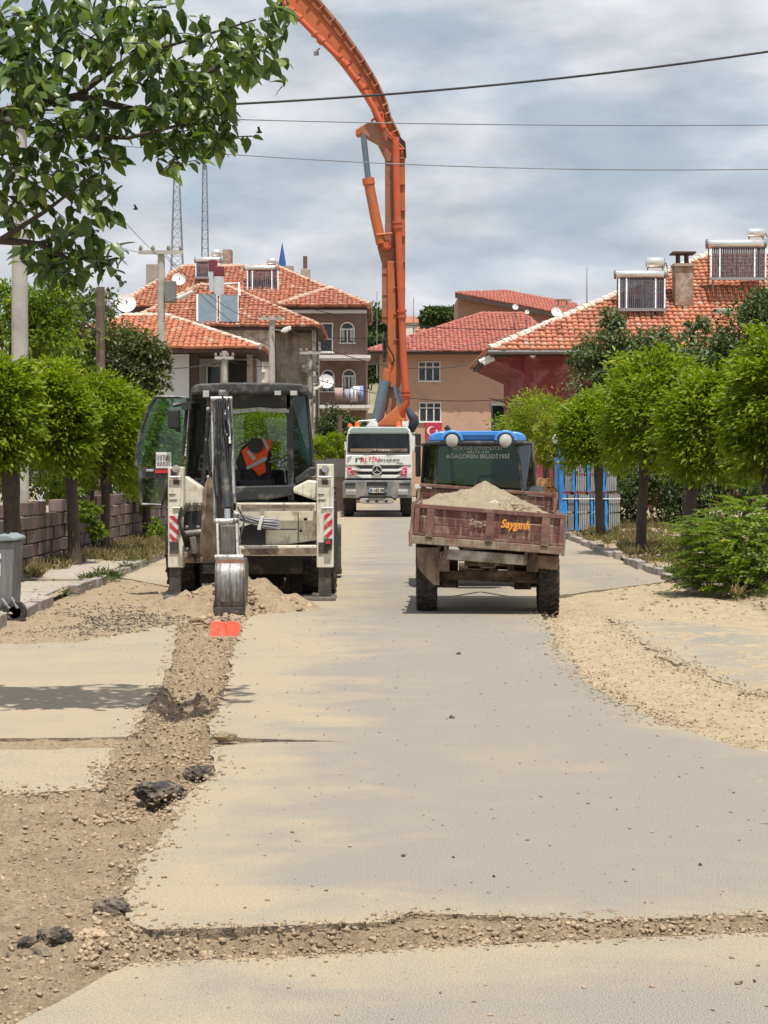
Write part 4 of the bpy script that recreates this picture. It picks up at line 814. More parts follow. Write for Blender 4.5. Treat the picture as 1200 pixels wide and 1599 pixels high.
m = MB(); zr(m, T, 470, 1243, 618, 1287, 69.62, 69.69); npz = m.build('number_plate', M_WHITE, bp)
text('plate_text', '68 AEZ 088', .15, T(550, 1266, 69.615), M_INT, npz, wx=.75, weight=.004)
m = MB(); zr(m, T, 470, 1243, 482, 1287, 69.61, 69.63); m.build('plate_band', M_BLUE, npz)
for x0, x1 in ((248, 346), (748, 846)):
    m = MB(); zr(m, T, x0, 1258, x1, 1308, 69.64, 69.72); f = m.build('fog_lamp', M_LENS, bp, bevel=.02)
    m = MB()
    for k in range(5): zr(m, T, x0+8+k*18, 1275, x0+18+k*18, 1300, 69.625, 69.645)
    m.build('lamp_bar', M_GREY, f)
m = MB(); zp(m, T, [(385, 1345), (415, 1338), (680, 1338), (712, 1350), (715, 1375), (690, 1392), (410, 1394), (378, 1375)], 69.72, 70.0); sk = m.build('skid_bar', mat('dusty skid', (.38, .36, .32), .7), bp, bevel=.03)
m = MB()
for x in (460, 545, 635): zr(m, T, x-14, 1360, x+14, 1376, 69.69, 69.74)
m.build('skid_hole', M_INT, sk)
M_TXR = mat('red sign paint', (.62, .02, .04), .5); M_TXD = mat('dark sign paint', (.05, .05, .07), .5)
text('lettering', 'ALTİN', .245, T(476, 972, 69.90), M_TXR, ct, shear=.2, weight=.002, wx=.95)
text('lettering', 'YAPI & HAZIR BETON', .12, T(664, 976, 69.90), M_TXD, ct, shear=.1, wx=.66, weight=.003)
text('lettering', 'Ortaköy', .075, T(765, 1003, 69.91), M_TXD, ct)
m = MB(); zp(m, T, [(342, 952), (362, 952), (355, 988), (338, 988)], 69.9, 69.92); zp(m, T, [(368, 952), (412, 950), (398, 990), (388, 990), (396, 962), (368, 962)], 69.9, 69.92); m.build('logo_mark', M_TXD, ct)
m = MB(); zp(m, T, [(262, 945), (305, 935), (285, 975), (262, 990)], 69.9, 69.92); m.build('logo_stripe', M_LGREY, ct)
for x, y0, y1 in ((287, 632, 660), (358, 612, 656), (757, 616, 658)):
    m = MB(); a = T(x, y1, 70.4); m.lathe([(.09, 0), (.10, .03), (.085, .05), (.085, (y1-y0)/6.15/43*1.0), (.0, (y1-y0)/6.15/43+.05)], a, 'z', 14); m.build('beacon', M_BEACON, ct, 40)
m = MB(); zp(m, T, [(872, 712), (918, 712), (915, 860), (895, 905), (878, 900)], 70.3, 70.6); m.build('mirror_housing', M_TWHITE, ct, bevel=.03)
m = MB(); zr(m, T, 918, 718, 970, 832, 70.2, 70.4); zr(m, T, 912, 842, 965, 905, 70.25, 70.4); zt(m, T, [(880, 720, 70.3), (925, 725, 70.3)], .03); m.build('wing_mirror', M_INT, ct, bevel=.04, seg=3)
m = MB(); zr(m, T, 236, 800, 250, 880, 70.2, 70.5); m.build('wing_mirror', M_TWHITE, ct, bevel=.02)
for px in (272, 835):
    for yy in (71.0, 73.0, 77.5, 79):
        a = T(px, 0, 70.5); wheel(ct, (a.x, yy, .52), .52, .34, 12, .55, M_GREY)
m = MB(); m.bx(-1.0, .45, 70.5, 80, .6, 1.0); m.bx(-1.45, .9, 72.5, 80.5, 1.15, 1.9); m.build('truck_chassis', M_GREY, ct)
m = MB(); zr(m, T, 225, 1340, 340, 1400, 70.4, 71.6); zr(m, T, 770, 1340, 885, 1400, 70.4, 71.6); m.build('wheel_arch', M_INT, ct)
m = MB(); m.bx(-1.5, .95, 73, 80, 1.9, 2.6); m.build('pump_body', M_ORDULL, ct, bevel=.05)
m = MB(); zp(m, T, [(440, 650), (500, 590), (545, 600), (560, 650)], 72.6, 73.4); zt(m, T, [(370, 600, 72.8), (370, 650, 72.8)], .025); zt(m, T, [(370, 600, 72.8), (540, 585, 72.8)], .025); zr(m, T, 790, 600, 850, 650, 72.6, 73); m.build('deck_rail', M_TWHITE, ct)
Q = zoomer(500, 340, 977/220)
m = MB(); zp(m, Q, [(380, 1445), (540, 1300), (556, 1380), (585, 1400), (600, 1445)], 72.8, 73.6); zp(m, Q, [(440, 1445), (440, 1390), (600, 1390), (600, 1445)], 73.6, 75.4); m.build('boom_turret', M_ORANGE, ct, bevel=.04)
YB = 74.2
m = MB(); zp(m, Q, [(430, 300), (470, 270), (530, 270), (530, 1300), (470, 1420), (455, 1340), (470, 1050), (468, 740), (428, 720)], YB, YB+.55); zp(m, Q, [(395, 130), (450, 118), (452, 0), (450, -540), (590, -540), (590, -300), (560, 300), (525, 330), (428, 310), (398, 200)], YB+.02, YB+.52); bs = m.build('lower_boom', M_ORDULL, ct, bevel=.03)
m = MB(); zp(m, Q, [(468, 300), (522, 300), (530, 700), (535, 1160), (500, 1180), (472, 1160)], YB-.14, YB+.0); zp(m, Q, [(515, -480), (590, -480), (592, 360), (590, 700), (592, 1000), (560, 1150), (540, 1200), (535, 800), (515, 300)], YB-.1, YB+.4); m.build('boom_web', M_ORANGE, bs, bevel=.02)
m = MB(); zp(m, Q, [(512, 100), (524, 100), (545, 640), (545, 1160), (530, 1190), (525, 700)], YB-.16, YB-.1); m.build('gap_shade_strip', mat('painted gap shade', (.12, .035, .015), .7), bs)  # dark strip: shade of the gap between boom plates, put into the colour
m = MB()
for k in range(8): zr(m, Q, 510, -420+k*180, 592, -412+k*180, YB-.2, YB-.08)
for k in range(5): zr(m, Q, 430, 380+k*150, 470, 386+k*150, YB-.04, YB)
m.build('stiffener', M_ORANGE, bs)
m = MB(); zt(m, Q, [(525, -560, YB-.35), (535, -100, YB-.35), (540, 60, YB-.35), (552, 300, YB-.35), (568, 660, YB-.35), (580, 1000, YB-.35), (598, 1200, YB-.35), (600, 1290, YB-.35), (575, 1330, YB-.3), (568, 1420, YB-.2)], .135, 12); pp = m.build('delivery_pipe', M_ORRED, bs, 50)
m = MB()
for x, y in ((538, 30), (541, 64), (568, 645), (569, 685), (599, 1230), (598, 1200)): 
    a = Q(x, y-8, YB-.35); b = Q(x, y+8, YB-.35); m.cyl(a, b, .185, n=14)
m.build('pipe_coupling', M_ORRED, pp, 40)
m = MB(); zt(m, Q, [(425, 180, YB-.1), (385, 0, YB-.1), (335, -260, YB-.1)], .20, 14); zt(m, Q, [(340, -230, YB-.1), (333, -275, YB-.1)], .235, 14); zt(m, Q, [(392, 118, YB-.3), (500, 108, YB-.3)], .05, 8); cy = m.build('boom_cylinder', M_ORANGE, bs, 50)
m = MB(); zt(m, Q, [(335, -265, YB-.1), (300, -575, YB-.1)], .115, 12); m.build('cylinder_rod', M_HYD, cy, 50)
m = MB(); m.lathe([(.2, -.1), (.2, .1)], Q(460, 190, YB-.1), 'y', 18); m.lathe([(.12, -.16), (.12, .1)], Q(460, 190, YB-.1), 'y', 14); m.build('pin', M_ORRED, bs, 40)
m = MB(); zt(m, Q, [(455, 1130, YB-.1), (395, 1420, YB-.1)], .23, 14); m.build('lift_cylinder', M_HYD, bs, 50)
m = MB(); zp(m, Q, [(440, 1060), (455, 1040), (485, 1060), (482, 1150), (435, 1145)], YB-.25, YB-.05); m.build('cylinder_eye', M_ORANGE, bs, bevel=.03)
m = MB(); zp(m, Q, [(505, 1165), (525, 1160), (575, 1270), (560, 1290), (520, 1240)], YB-.3, YB-.15); m.build('guard_plate', M_HYD, bs)
m = MB(); zt(m, Q, [(450, 830, YB-.2), (462, 880, YB-.25), (505, 950, YB-.25), (515, 990, YB-.2), (495, 1020, YB-.2)], .03, 6); zt(m, Q, [(455, 800, YB-.1), (440, 860, YB-.1), (445, 1000, YB-.1)], .05, 6); zt(m, Q, [(530, 1180, YB-.3), (560, 1215, YB-.4), (610, 1220, YB-.4)], .025, 6); m.build('hose', M_BLACK, bs, 40)
m = MB(); zp(m, Q, [(440, 800), (460, 795), (470, 860), (455, 1000), (440, 1000)], YB-.03, YB+.0); m.build('boom_window', M_INT, bs)
m = MB(); zt(m, Q, [(608, 1325, 73.4), (625, 1360, 73.3), (650, 1390, 73.3), (655, 1420, 73.3), (640, 1450, 73.3), (630, 1480, 73.4)], [.08, .13, .18, .19, .17, .14], 16); m.build('end_hose', mat('dark blue black hose', (.025, .03, .05), .7, var=.5, vs=6), ct, 85)
# elbow and the second, curved arm
K = zoomer(400, 0, 4.0)
m = MB(); zp(m, K, [(620, 825), (650, 790), (720, 755), (780, 770), (880, 850), (925, 900), (925, 1010), (880, 1000), (820, 1010), (760, 890), (690, 850)], YB-.05, YB+.6); el = m.build('boom_elbow', M_ORDULL, bs, bevel=.03)
m = MB(); m.lathe([(.16, -.12), (.16, .7)], K(848, 850, YB), 'y', 16); m.lathe([(.11, -.12), (.11, .7)], K(640, 822, YB), 'y', 14); zt(m, K, [(720, 755, YB-.2), (790, 700, YB-.2)], .05, 8); zt(m, K, [(790, 700, YB-.2), (800, 800, YB-.2), (925, 930, YB-.2)], .045, 8); zt(m, K, [(850, 930, YB-.2), (925, 930, YB-.2)], .05, 8); m.build('elbow_link', M_ORRED, el, 40)
m = MB(); zp(m, K, [(860, 840), (900, 850), (935, 890), (940, 980), (925, 990), (915, 900)], YB-.1, YB+.2); zp(m, K, [(790, 690), (830, 760), (870, 820), (850, 830), (800, 760)], YB+.1, YB+.3); m.build('black_cover', M_BLACK, el)
axl = [(855, 860), (800, 745), (765, 640), (700, 520), (600, 370), (470, 200), (330, 45), (200, -90), (60, -260), (-120, -470)]
wid = [52, 50, 56, 62, 70, 78, 86, 92, 96, 96]
up, lo_ = [], []
for i, (x, y) in enumerate(axl):
    a = Vector(axl[min(i+1, len(axl)-1)])-Vector(axl[max(i-1, 0)]); a.normalize(); nn = Vector((-a.y, a.x)); w = wid[i]
    up.append((x+nn.x*w, y+nn.y*w)); lo_.append((x-nn.x*w, y-nn.y*w))
def band(t0, t1): return [(l[0]*(1-t0)+u[0]*t0, l[1]*(1-t0)+u[1]*t0) for l, u in zip(lo_, up)], [(l[0]*(1-t1)+u[0]*t1, l[1]*(1-t1)+u[1]*t1) for l, u in zip(lo_, up)]
ub = thing('x', None, None); bpy.data.objects.remove(ub)
a_, b_ = band(.0, 1.0); m = MB(); 
for i in range(len(a_)-1): zp(m, K, [a_[i], a_[i+1], b_[i+1], b_[i]], YB+.0, YB+.5)
ub = m.build('upper_boom', M_ORANGE, ct)
for t0, t1, y0 in ((.0, .1, YB-.12), (.9, 1.0, YB-.14)):
    a_, b_ = band(t0, t1); m = MB()
    for i in range(len(a_)-1): zp(m, K, [a_[i], a_[i+1], b_[i+1], b_[i]], y0, YB-.002)
    m.build('boom_flange', M_ORDULL if t0 > .5 else M_ORANGE, ub)
a_, b_ = band(.66, .76); m = MB()
for i in range(len(a_)-1): zp(m, K, [a_[i], a_[i+1], b_[i+1], b_[i]], YB-.08, YB-.002)
m.build('boom_rib', mat('brown boom rib', (.30, .09, .03), .6), ub)
m = MB()
for i in range(len(axl)-1):
    for t in (.25, .75):
        l = Vector(lo_[i]).lerp(Vector(lo_[i+1]), t); u = Vector(up[i]).lerp(Vector(up[i+1]), t); q = l.lerp(u, .68); d = (u-l).normalized()*0; m.tube([K(q.x, q.y, YB-.16), K(u.x, u.y, YB-.16)], .035, 5)
m.build('pipe_bracket', M_ORDULL, ub)
m = MB(); off = [lo_[i] for i in range(1, len(lo_))]
pts = [(800, 800)]+[((l[0]*.86+u[0]*.14), (l[1]*.86+u[1]*.14)) for l, u in list(zip(lo_, up))[2:5]]+[(l[0]*1.02-u[0]*.02, l[1]*1.02-u[1]*.02) for l, u in list(zip(lo_, up))[5:]]
zt_pts = [K(x, y, YB-.3) for x, y in pts]; m.tube(zt_pts, .11, 12); p2_ = m.build('delivery_pipe', M_ORRED, ub, 60)
m = MB()
for i in (2, 3, 4, 5): v = zt_pts[i]; d = (zt_pts[i+1]-zt_pts[i-1]).normalized(); m.cyl(v-d*.1, v+d*.1, .16); m.cyl(v+d*.3, v+d*.42, .15)
m.build('pipe_coupling', M_ORRED, p2_, 40)
m = MB(); zt(m, K, [(400, 300, YB-.2), (380, 315, YB-.2)], .03, 6); zr(m, K, 360, 318, 392, 340, YB-.25, YB-.1); m.build('boom_lamp', M_GREY, ub)

# =================================================================== buildings
def tilemat(name, c1, c2, c3, pale=(.55, .38, .28)):
    m, t, out = newmat(name); b = t.nodes.new('ShaderNodeBsdfPrincipled'); p = pos(t); a = attr(t)
    r = t.nodes.new('ShaderNodeValToRGB'); e = r.color_ramp.elements; e[0].color = c1+(1,); e[0].position = .0; e[1].color = c2+(1,); e[1].position = .6
    q = e.new(.9); q.color = c3+(1,); q = e.new(.97); q.color = pale+(1,); t.links.new(a, r.inputs[0])
    c = mix(t, ramp(t, noise(t, p, .8, 5), .45, .75), r.outputs[0], tuple(x*.72 for x in c2)); c = mix(t, mth(t, 'MULTIPLY', ramp(t, noise(t, p, 9, 4), .5, .7), .3), c, (.30, .22, .16))
    t.links.new(c, b.inputs['Base Color']); b.inputs['Roughness'].default_value = .75; t.links.new(b.outputs[0], out.inputs[0]); return m
M_TILE = tilemat('clay roof tiles', (.40, .135, .075), (.50, .19, .11), (.32, .115, .07))
M_TILE2 = tilemat('bright clay roof tiles', (.50, .165, .085), (.60, .235, .13), (.40, .14, .08))
M_TILE3 = tilemat('crimson roof tiles', (.42, .125, .095), (.48, .16, .12), (.36, .10, .08), (.5, .2, .15))
M_MORTAR = mat('ridge mortar', (.55, .42, .32), .85, var=.2, vs=3, dirt=((.5, .22, .13), .4, 2))
M_MORTW = mat('white ridge mortar', (.66, .60, .52), .85, var=.15, vs=3, dirt=((.5, .3, .2), .25, 2))
M_EAVE = mat('dark eave board', (.07, .045, .035), .7, var=.2)
M_GUTTER = mat('grey gutter', (.17, .17, .165), .5, var=.15)
M_WBROWN = mat('brown house plaster', (.21, .135, .10), .9, var=.08, vs=1, dirt=((.27, .19, .15), .3, 1))
M_WBEIGE = mat('stained beige plaster', (.74, .68, .56), .9, var=.12, vs=.8, dirt=((.34, .29, .22), .45, .9), streak=((.26, .22, .17), .4, 3))
M_WWHITE = mat('pale blue white plaster', (.62, .64, .66), .9, var=.05, vs=1)
M_WPINK = mat('salmon plaster', (.52, .335, .25), .9, var=.06, vs=.6, dirt=((.42, .28, .21), .3, .7))
M_WRED = mat('dark red plaster', (.235, .045, .045), .85, var=.12, vs=1.5, dirt=((.36, .15, .14), .38, 1.6))
M_FRAME = mat('white window frame', (.72, .71, .68), .5, var=.05)
M_PANE = mat('window glass', (.035, .04, .045), .08, var=.5, vs=1.3)
M_CURT = mat('net curtain', (.42, .41, .38), .9, var=.2, vs=5)
M_IRON = mat('black railing', (.03, .03, .032), .6, var=.2)
M_BRICK = mat('old brick chimney', (.32, .20, .14), .9, var=.25, vs=3, dirt=((.4, .36, .3), .4, 3), bump=.3, bs=12)
M_RENDER = mat('grey render', (.36, .33, .28), .9, var=.2, vs=2.5, bump=.3, bs=15)
def slope(poly, tm, parent, tw=.24, ex=.34, seed=0, lift=.03):
    """rows of curved clay tiles over a roof plane; poly[0] -> poly[1] is the eave"""
    pts = [Vector(p) for p in poly]; O = pts[0]; u = (pts[1]-pts[0]).normalized(); n = u.cross(pts[-1]-pts[0]).normalized()
    if n.z < 0: n = -n
    w = n.cross(u)
    if w.dot(pts[-1]-pts[0]) < 0: w = -w
    q = [((p-O).dot(u), (p-O).dot(w)) for p in pts]; x0 = min(a for a, b in q); x1 = max(a for a, b in q); h = max(b for a, b in q)
    cu, cw = np.meshgrid(np.arange(x0, x1, tw)+tw/2, np.arange(-.06, h, ex)+ex/2); cu = cu.ravel(); cw = cw.ravel()
    ins = np.ones(len(cu), bool); k = len(q); ar = sum(q[i][0]*q[(i+1) % k][1]-q[(i+1) % k][0]*q[i][1] for i in range(k))
    for i in range(k):
        (ax_, ay), (bx_, by) = q[i], q[(i+1) % k]; cr = (bx_-ax_)*(cw-ay)-(by-ay)*(cu-ax_); ins &= (cr*np.sign(ar) > -.1*math.hypot(bx_-ax_, by-ay))
    cu, cw = cu[ins], cw[ins]; N_ = len(cu); rs = np.random.default_rng(seed+11)
    du = np.array([-.5, -.3, .02, .3, .5])*tw; dh = np.array([.0, .055, .06, .045, -.01])
    lo = np.stack([du, np.full(5, -ex*.56), dh+.075], 1); hi = np.stack([du, np.full(5, ex*.5), dh], 1); fr = np.stack([du, np.full(5, -ex*.50), dh*0-.03], 1)
    tpl = np.concatenate([fr, lo, hi]); T_ = [(i, i+1, 6+i, 5+i) for i in range(4)]+[(5+i, 6+i, 11+i, 10+i) for i in range(4)]
    jit = rs.normal(0, .012, (N_, 1, 3)); loc = tpl[None]+np.stack([cu, cw, np.full(N_, lift)], 1)[:, None, :]+jit
    M = np.array([u, w, n]); V = loc @ M + np.array(O)
    Fc = (np.array(T_)[None]+np.arange(N_)[:, None, None]*15).reshape(-1, 4); me = fast('roof_tiles', V.reshape(-1, 3), Fc); setrnd(me, np.repeat(rs.random(N_), 8))
    return link('roof_tiles', me, tm, parent, kind='stuff')
def caps(parent, lines, m, r=.13):
    for a, b in lines:
        a, b = Vector(a), Vector(b); n = max(2, int((b-a).length/.4)); mb = MB()
        for i in range(n):
            p, q = a.lerp(b, i/n), a.lerp(b, (i+1.12)/n); mb.tube([p+Vector((0, 0, .05+random.uniform(-.02, .02))), q+Vector((0, 0, .03))], [r*1.1, r*.92], 7)
        mb.build('ridge_cap', m, parent, 50, kind='stuff')
def hip(parent, x0, x1, y0, y1, ze, yr, xa, xb, zr_, tm, cm, sides='f', tw=.24, ex=.34, r=.13):
    A, B_, C_, D = (x0, y0, ze), (x1, y0, ze), (x1, y1, ze), (x0, y1, ze); R1, R2 = (xa, yr, zr_), (xb, yr, zr_)
    m = MB(); m.add([A, B_, C_, D, R1, R2], [(0, 1, 5, 4), (1, 2, 5), (2, 3, 4, 5), (3, 0, 4), (0, 3, 2, 1)]); rf = m.build('roof', tm, parent)
    slope([A, B_, R2, R1], tm, rf, tw, ex, 1)
    if 'r' in sides: slope([B_, C_, R2], tm, rf, tw, ex, 2)
    if 'l' in sides: slope([D, A, R1], tm, rf, tw, ex, 3)
    caps(rf, [(A, R1), (B_, R2), (R1, R2), (C_, R2), (D, R1)], cm, r)
    m = MB(); m.bx(x0+.05, x1-.05, y0+.03, y1-.03, ze-.16, ze-.03); m.build('eave_board', M_EAVE, parent); return rf
def window(parent, x0, x1, y, z0, z1, cols=2, arch=False, top=.3, curtain=False, name='window'):
    f = .07; m = MB(); d = .06
    if arch:
        r = (x1-x0)/2; cx = (x0+x1)/2; zc = z1-r
        oc = [(cx+r*math.cos(a), zc+r*math.sin(a)) for a in np.linspace(0, math.pi, 13)]; ic = [(cx+(r-f)*math.cos(a), zc+(r-f)*math.sin(a)) for a in np.linspace(0, math.pi, 13)]
        for i in range(12): m.plate([(oc[i][0], y-d, oc[i][1]), (oc[i+1][0], y-d, oc[i+1][1]), (ic[i+1][0], y-d, ic[i+1][1]), (ic[i][0], y-d, ic[i][1])], (0, d, 0))
        m.bx(x0, x0+f, y-d, y, z0, zc); m.bx(x1-f, x1, y-d, y, z0, zc); m.bx(x0+f, x1-f, y-d+.004, y, zc-f/2, zc+f/2); m.bx(cx-f/2, cx+f/2, y-d+.006, y, z0, zc-f/2)
        out = [(x0+f, z0)]+[(x1-f, z0)]+ic
    else:
        m.bx(x0, x0+f, y-d, y, z0, z1); m.bx(x1-f, x1, y-d, y, z0, z1); m.bx(x0+f, x1-f, y-d, y, z1-f, z1); m.bx(x0+f, x1-f, y-d, y, z0, z0+f)
        for i in range(1, cols): c = x0+(x1-x0)*i/cols; m.bx(c-f*.6, c+f*.6, y-d+.004, y, z0+f, z1-f)
        if top: zt = z1-(z1-z0)*top; m.bx(x0+f, x1-f, y-d+.008, y, zt-f/2, zt+f/2)
        out = [(x0+f, z0+f), (x1-f, z0+f), (x1-f, z1-f), (x0+f, z1-f)]
    w = m.build(name, M_FRAME, parent); m = MB(); m.prism(out, 'y', y-.025, y-.012); m.build('pane', M_PANE, w)
    if curtain:
        for s0, s1 in ((.12, .3), (.68, .88)): m = MB(); m.bx(x0+(x1-x0)*s0, x0+(x1-x0)*s1, y-.030, y-.026, z0+.1, z1-(.35 if arch else .1)); m.build('curtain', M_CURT, w)
    m = MB(); m.bx(x0-.08, x1+.08, y-.12, y, z0-.06, z0-.002); m.build('sill', M_FRAME, w); return w
def railing(parent, x0, x1, y, z0, h, n, mt=M_IRON):
    m = MB(); m.bx(x0, x1, y-.02, y+.02, z0+h-.04, z0+h); m.bx(x0, x1, y-.015, y+.015, z0+.06, z0+.09)
    for i in range(n+1): x = x0+(x1-x0)*i/n; m.bx(x-.011, x+.011, y-.011, y+.011, z0+.09, z0+h-.04)
    return m.build('railing', mt, parent)
Z5 = zoomer(170, 360, 1200/430)
# ---- brown house with arched windows
bb = thing('brown_house', 'tall brown house with arched white windows and two balconies behind the pump truck', 'house', (-8, 118, 0))
m = MB(); m.bx(-15.0, -1.05, 112.2, 124, -.3, 10.98); m.build('wall', M_WBROWN, bb)
hip(bb, -15.6, -.86, 111.6, 124.6, 11.1, 118, -12.3, -6.6, 14.05, M_TILE, M_MORTAR, 'flr', .27, .36, .16)
m = MB(); m.add([(-6.2, 111.4, 11.12), (-.8, 111.4, 11.12), (-3.2, 114.0, 12.35), (-.8, 117, 11.12), (-6.2, 117, 12.4)], [(0, 1, 2), (1, 3, 2), (0, 2, 4), (3, 4, 2)]); wr = m.build('wing_roof', M_TILE, bb); slope([(-6.2, 111.4, 11.14), (-.8, 111.4, 11.14), (-3.2, 114, 12.37)], M_TILE, wr, .27, .36, 8); caps(wr, [((-.8, 111.4, 11.15), (-3.2, 114, 12.38)), ((-6.2, 111.4, 11.15), (-3.2, 114, 12.38))], M_MORTAR, .15)
m = MB(); m.bx(-5.6, -1.0, 111.75, 112.2, 10.75, 10.93); m.build('cornice', M_FRAME, bb)
for z in (8.2, 5.32):
    a = P(500, 0, 111); m = MB(); m.bx(-3.75, -.78, 110.9, 112.2, z-.13, z+.05); m.bx(-3.68, -.85, 111, 112.2, z-.22, z-.13); b_ = m.build('balcony', M_FRAME, bb); railing(b_, -3.7, -.84, 110.95, z+.05, 1.0, 26)
    for k in range(2):
        m = MB(); y0 = 111; m.bx(-.86 if k else -3.72, -.83 if k else -3.69, 110.97, 112.2, z+1.0, z+1.05); m.build('side_rail', M_IRON, b_)
for (x0, x1, y0, y1) in ((1008, 1072, 398, 488), (1017, 1077, 604, 700), (925, 985, 606, 700)):
    a = Z5(x0, y1, 112.2); b = Z5(x1, y0, 112.2); window(bb, a.x, b.x, 112.2, a.z, b.z, arch=True, curtain=True)
a = Z5(918, 530, 112.2); b = Z5(978, 402, 112.2); window(bb, a.x, b.x, 112.2, a.z, b.z, 1, top=.55, curtain=False, name='balcony_door')
m = MB(); a = Z5(195, 152, 121); m.bx(a.x-.35, a.x+.7, 120, 121, 12, a.z); m.build('chimney', M_RENDER, bb, bevel=.03)
m = MB(); a = Z5(500, 85, 119); b = Z5(538, 170, 119); m.bx(a.x, b.x, 118.5, 119.5, 13, a.z); m.bx(a.x+.3, b.x+.8, 118.3, 118.5, 13, a.z-1.4); m.build('chimney', M_BRICK, bb, bevel=.03)
a = Z5(835, 190, 117); m = MB(); m.bx(a.x, a.x+1.0, 116.5, 117.5, 12.2, a.z-.8); m.bx(a.x+.05, a.x+.6, 116.6, 117.4, a.z-.8, a.z+.3); ch = m.build('chimney', M_RENDER, bb, bevel=.03); m = MB(); m.cyl((a.x+.3, 117, a.z+.2), (a.x+.3, 117, a.z+1.1), .13); m.build('flue_pipe', mat('rust flue', (.16, .08, .07), .7), ch, 40)
a = Z5(785, 155, 120); m = MB(); m.bx(a.x-.3, a.x+.3, 119.7, 120.3, 12.6, a.z); m.build('chimney', M_RENDER, bb)
# laundry on the lower balcony rail
ly = thing('laundry', 'white and blue laundry hanging over the lower balcony railing of the brown house', 'laundry', (-2.3, 110.9, 5.3))
for i, (x0, x1, y0, y1, c) in enumerate([(985, 1020, 685, 735, (.45, .34, .32)), (1028, 1048, 690, 740, (.35, .38, .45)), (1052, 1085, 685, 745, (.6, .6, .62)), (1066, 1096, 678, 715, (.72, .74, .8)), (1094, 1110, 676, 742, (.25, .32, .62))]):
    m = MB(); a = Z5(x0, y0, 110.85); b = Z5(x1, y1, 110.85); n = 8
    v = [Vector((a.x+(b.x-a.x)*k/n, 110.86+.04*math.sin(k*1.7+i), a.z if r == 0 else b.z+.06*math.sin(k*2.1+i))) for r in (0, 1) for k in range(n+1)]
    m.add(v, [(k, k+1, n+2+k, n+1+k) for k in range(n)]); o = m.build('cloth', mat('laundry cloth', c, .9, var=.15, vs=8), ly, 60); o.modifiers.new('s', 'SOLIDIFY').thickness = .02
# ---- beige house with flat solar panels
bd = thing('beige_house', 'stained beige house with clay tiled hip roof carrying a flat solar panel pair', 'house', (-8.2, 101, 0))
m = MB(); m.bx(-12.6, -5.6, 96.6, 105.5, -.3, 8.7); m.bx(-5.6, -3.55, 98.4, 105.5, -.3, 8.7); m.bx(-3.62, -3.45, 96.6, 98.4, -.3, 8.7); m.bx(-5.6, -3.62, 96.6, 98.4, 4.6, 4.8); m.build('wall', M_WBEIGE, bd)
hip(bd, -13.2, -3.22, 96, 106, 8.84, 101, -9.66, -8.38, 11.3, M_TILE, M_MORTAR, 'flr', .25, .34, .13)
a = Z5(615, 612, 96.6); b = Z5(675, 492, 96.6); window(bd, a.x, b.x, 96.6, a.z, b.z, 1, top=0)
m = MB(); m.cyl((-5.5, 96.5, 1), (-5.5, 96.5, 8.7), .06); m.cyl((-3.35, 96.4, .5), (-3.35, 96.4, 8.7), .06); m.build('downpipe', M_IRON, bd, 40)
m = MB(); railing(bd, -5.5, -3.65, 96.7, 4.8, .9, 14)
# ---- white house in front, left
ba = thing('white_house', 'low pale white house with bright tiled roof and dark porch behind the open digger door', 'house', (-10, 86, 0))
m = MB(); m.bx(-15, -8.45, 83.2, 89.5, -.3, 6.7); m.bx(-8.45, -5.7, 86.6, 89.5, -.3, 6.7); m.build('wall', M_WWHITE, ba)
hip(ba, -15.6, -5.26, 82, 90.2, 6.9, 86, -11.6, -9.75, 8.55, M_TILE2, M_MORTW, 'flr', .25, .34, .13)
m = MB(); a = Z5(357, 0, 83.1); m.bx(-8.45, -8.05, 83.3, 83.7, -.3, 6.7); m.build('porch_column', M_EAVE, ba); m = MB(); m.bx(-5.95, -5.72, 83.3, 83.6, -.3, 6.7); m.build('porch_column', M_CONC, ba)
m = MB(); m.bx(-7.0, -6.0, 86.5, 86.58, 2, 6.6); m.build('porch_opening', M_INT, ba)
window(ba, -8.0, -7.3, 86.4, 4.3, 6.4, 1, top=0); m = MB(); m.bx(-6.1, -5.75, 86.4, 86.6, 2, 6.6); m.build('porch_panel', mat('mauve panel', (.28, .20, .19), .8), ba)
# ---- red house, right
Z7 = zoomer(780, 330, 1200/420)
br = thing('red_house', 'dark red house with orange tiled roof and white hip edge right of the street', 'house', (17, 90, 0))
m = MB(); m.bx(6.05, 33, 83.2, 97, -.3, 6.62); m.prism([(6.05, 6.62), (4.7, 6.62), (4.7, 6.5), (6.05, 5.9)], 'y', 83.3, 96); m.build('wall', M_WRED, br)
rfr = hip(br, 4.5, 34, 82, 98, 6.8, 90, 15.3, 24, 11.75, M_TILE2, M_MORTW, 'fl', .25, .35, .17)
m = MB(); m.tube([(4.45, 81.95, 6.72), (34, 81.95, 6.72)], .09, 8); m.build('gutter', M_GUTTER, br, 60)
a = Z7(780, 385, 85.5); b = Z7(863, 235, 85.5); m = MB(); m.bx(a.x, b.x, 85.2, 86.1, a.z-.4, b.z); ch = m.build('chimney', M_BRICK, br, bevel=.04)
m = MB(); m.bx(a.x-.05, b.x+.05, 85.1, 86.2, b.z-.12, b.z+.0); m.build('chimney_rim', M_CONC, ch)
m = MB()
for x in (a.x+.15, b.x-.3): m.bx(x, x+.1, 85.3, 85.4, b.z, b.z+.45); m.bx(x, x+.1, 85.9, 86.0, b.z, b.z+.45)
m.bx(a.x-.1, b.x+.1, 85.1, 86.2, b.z+.45, b.z+.53); m.build('chimney_cowl', M_EAVE, ch)
a = Z7(149, 632, 83.1); m = MB(); m.sph(a, (.16, .16, .22), 10, 8); m.cyl(a+Vector((0, 0, .1)), a+Vector((0, .1, .5)), .06); m.build('wall_lamp', M_FRAME, br, 60)
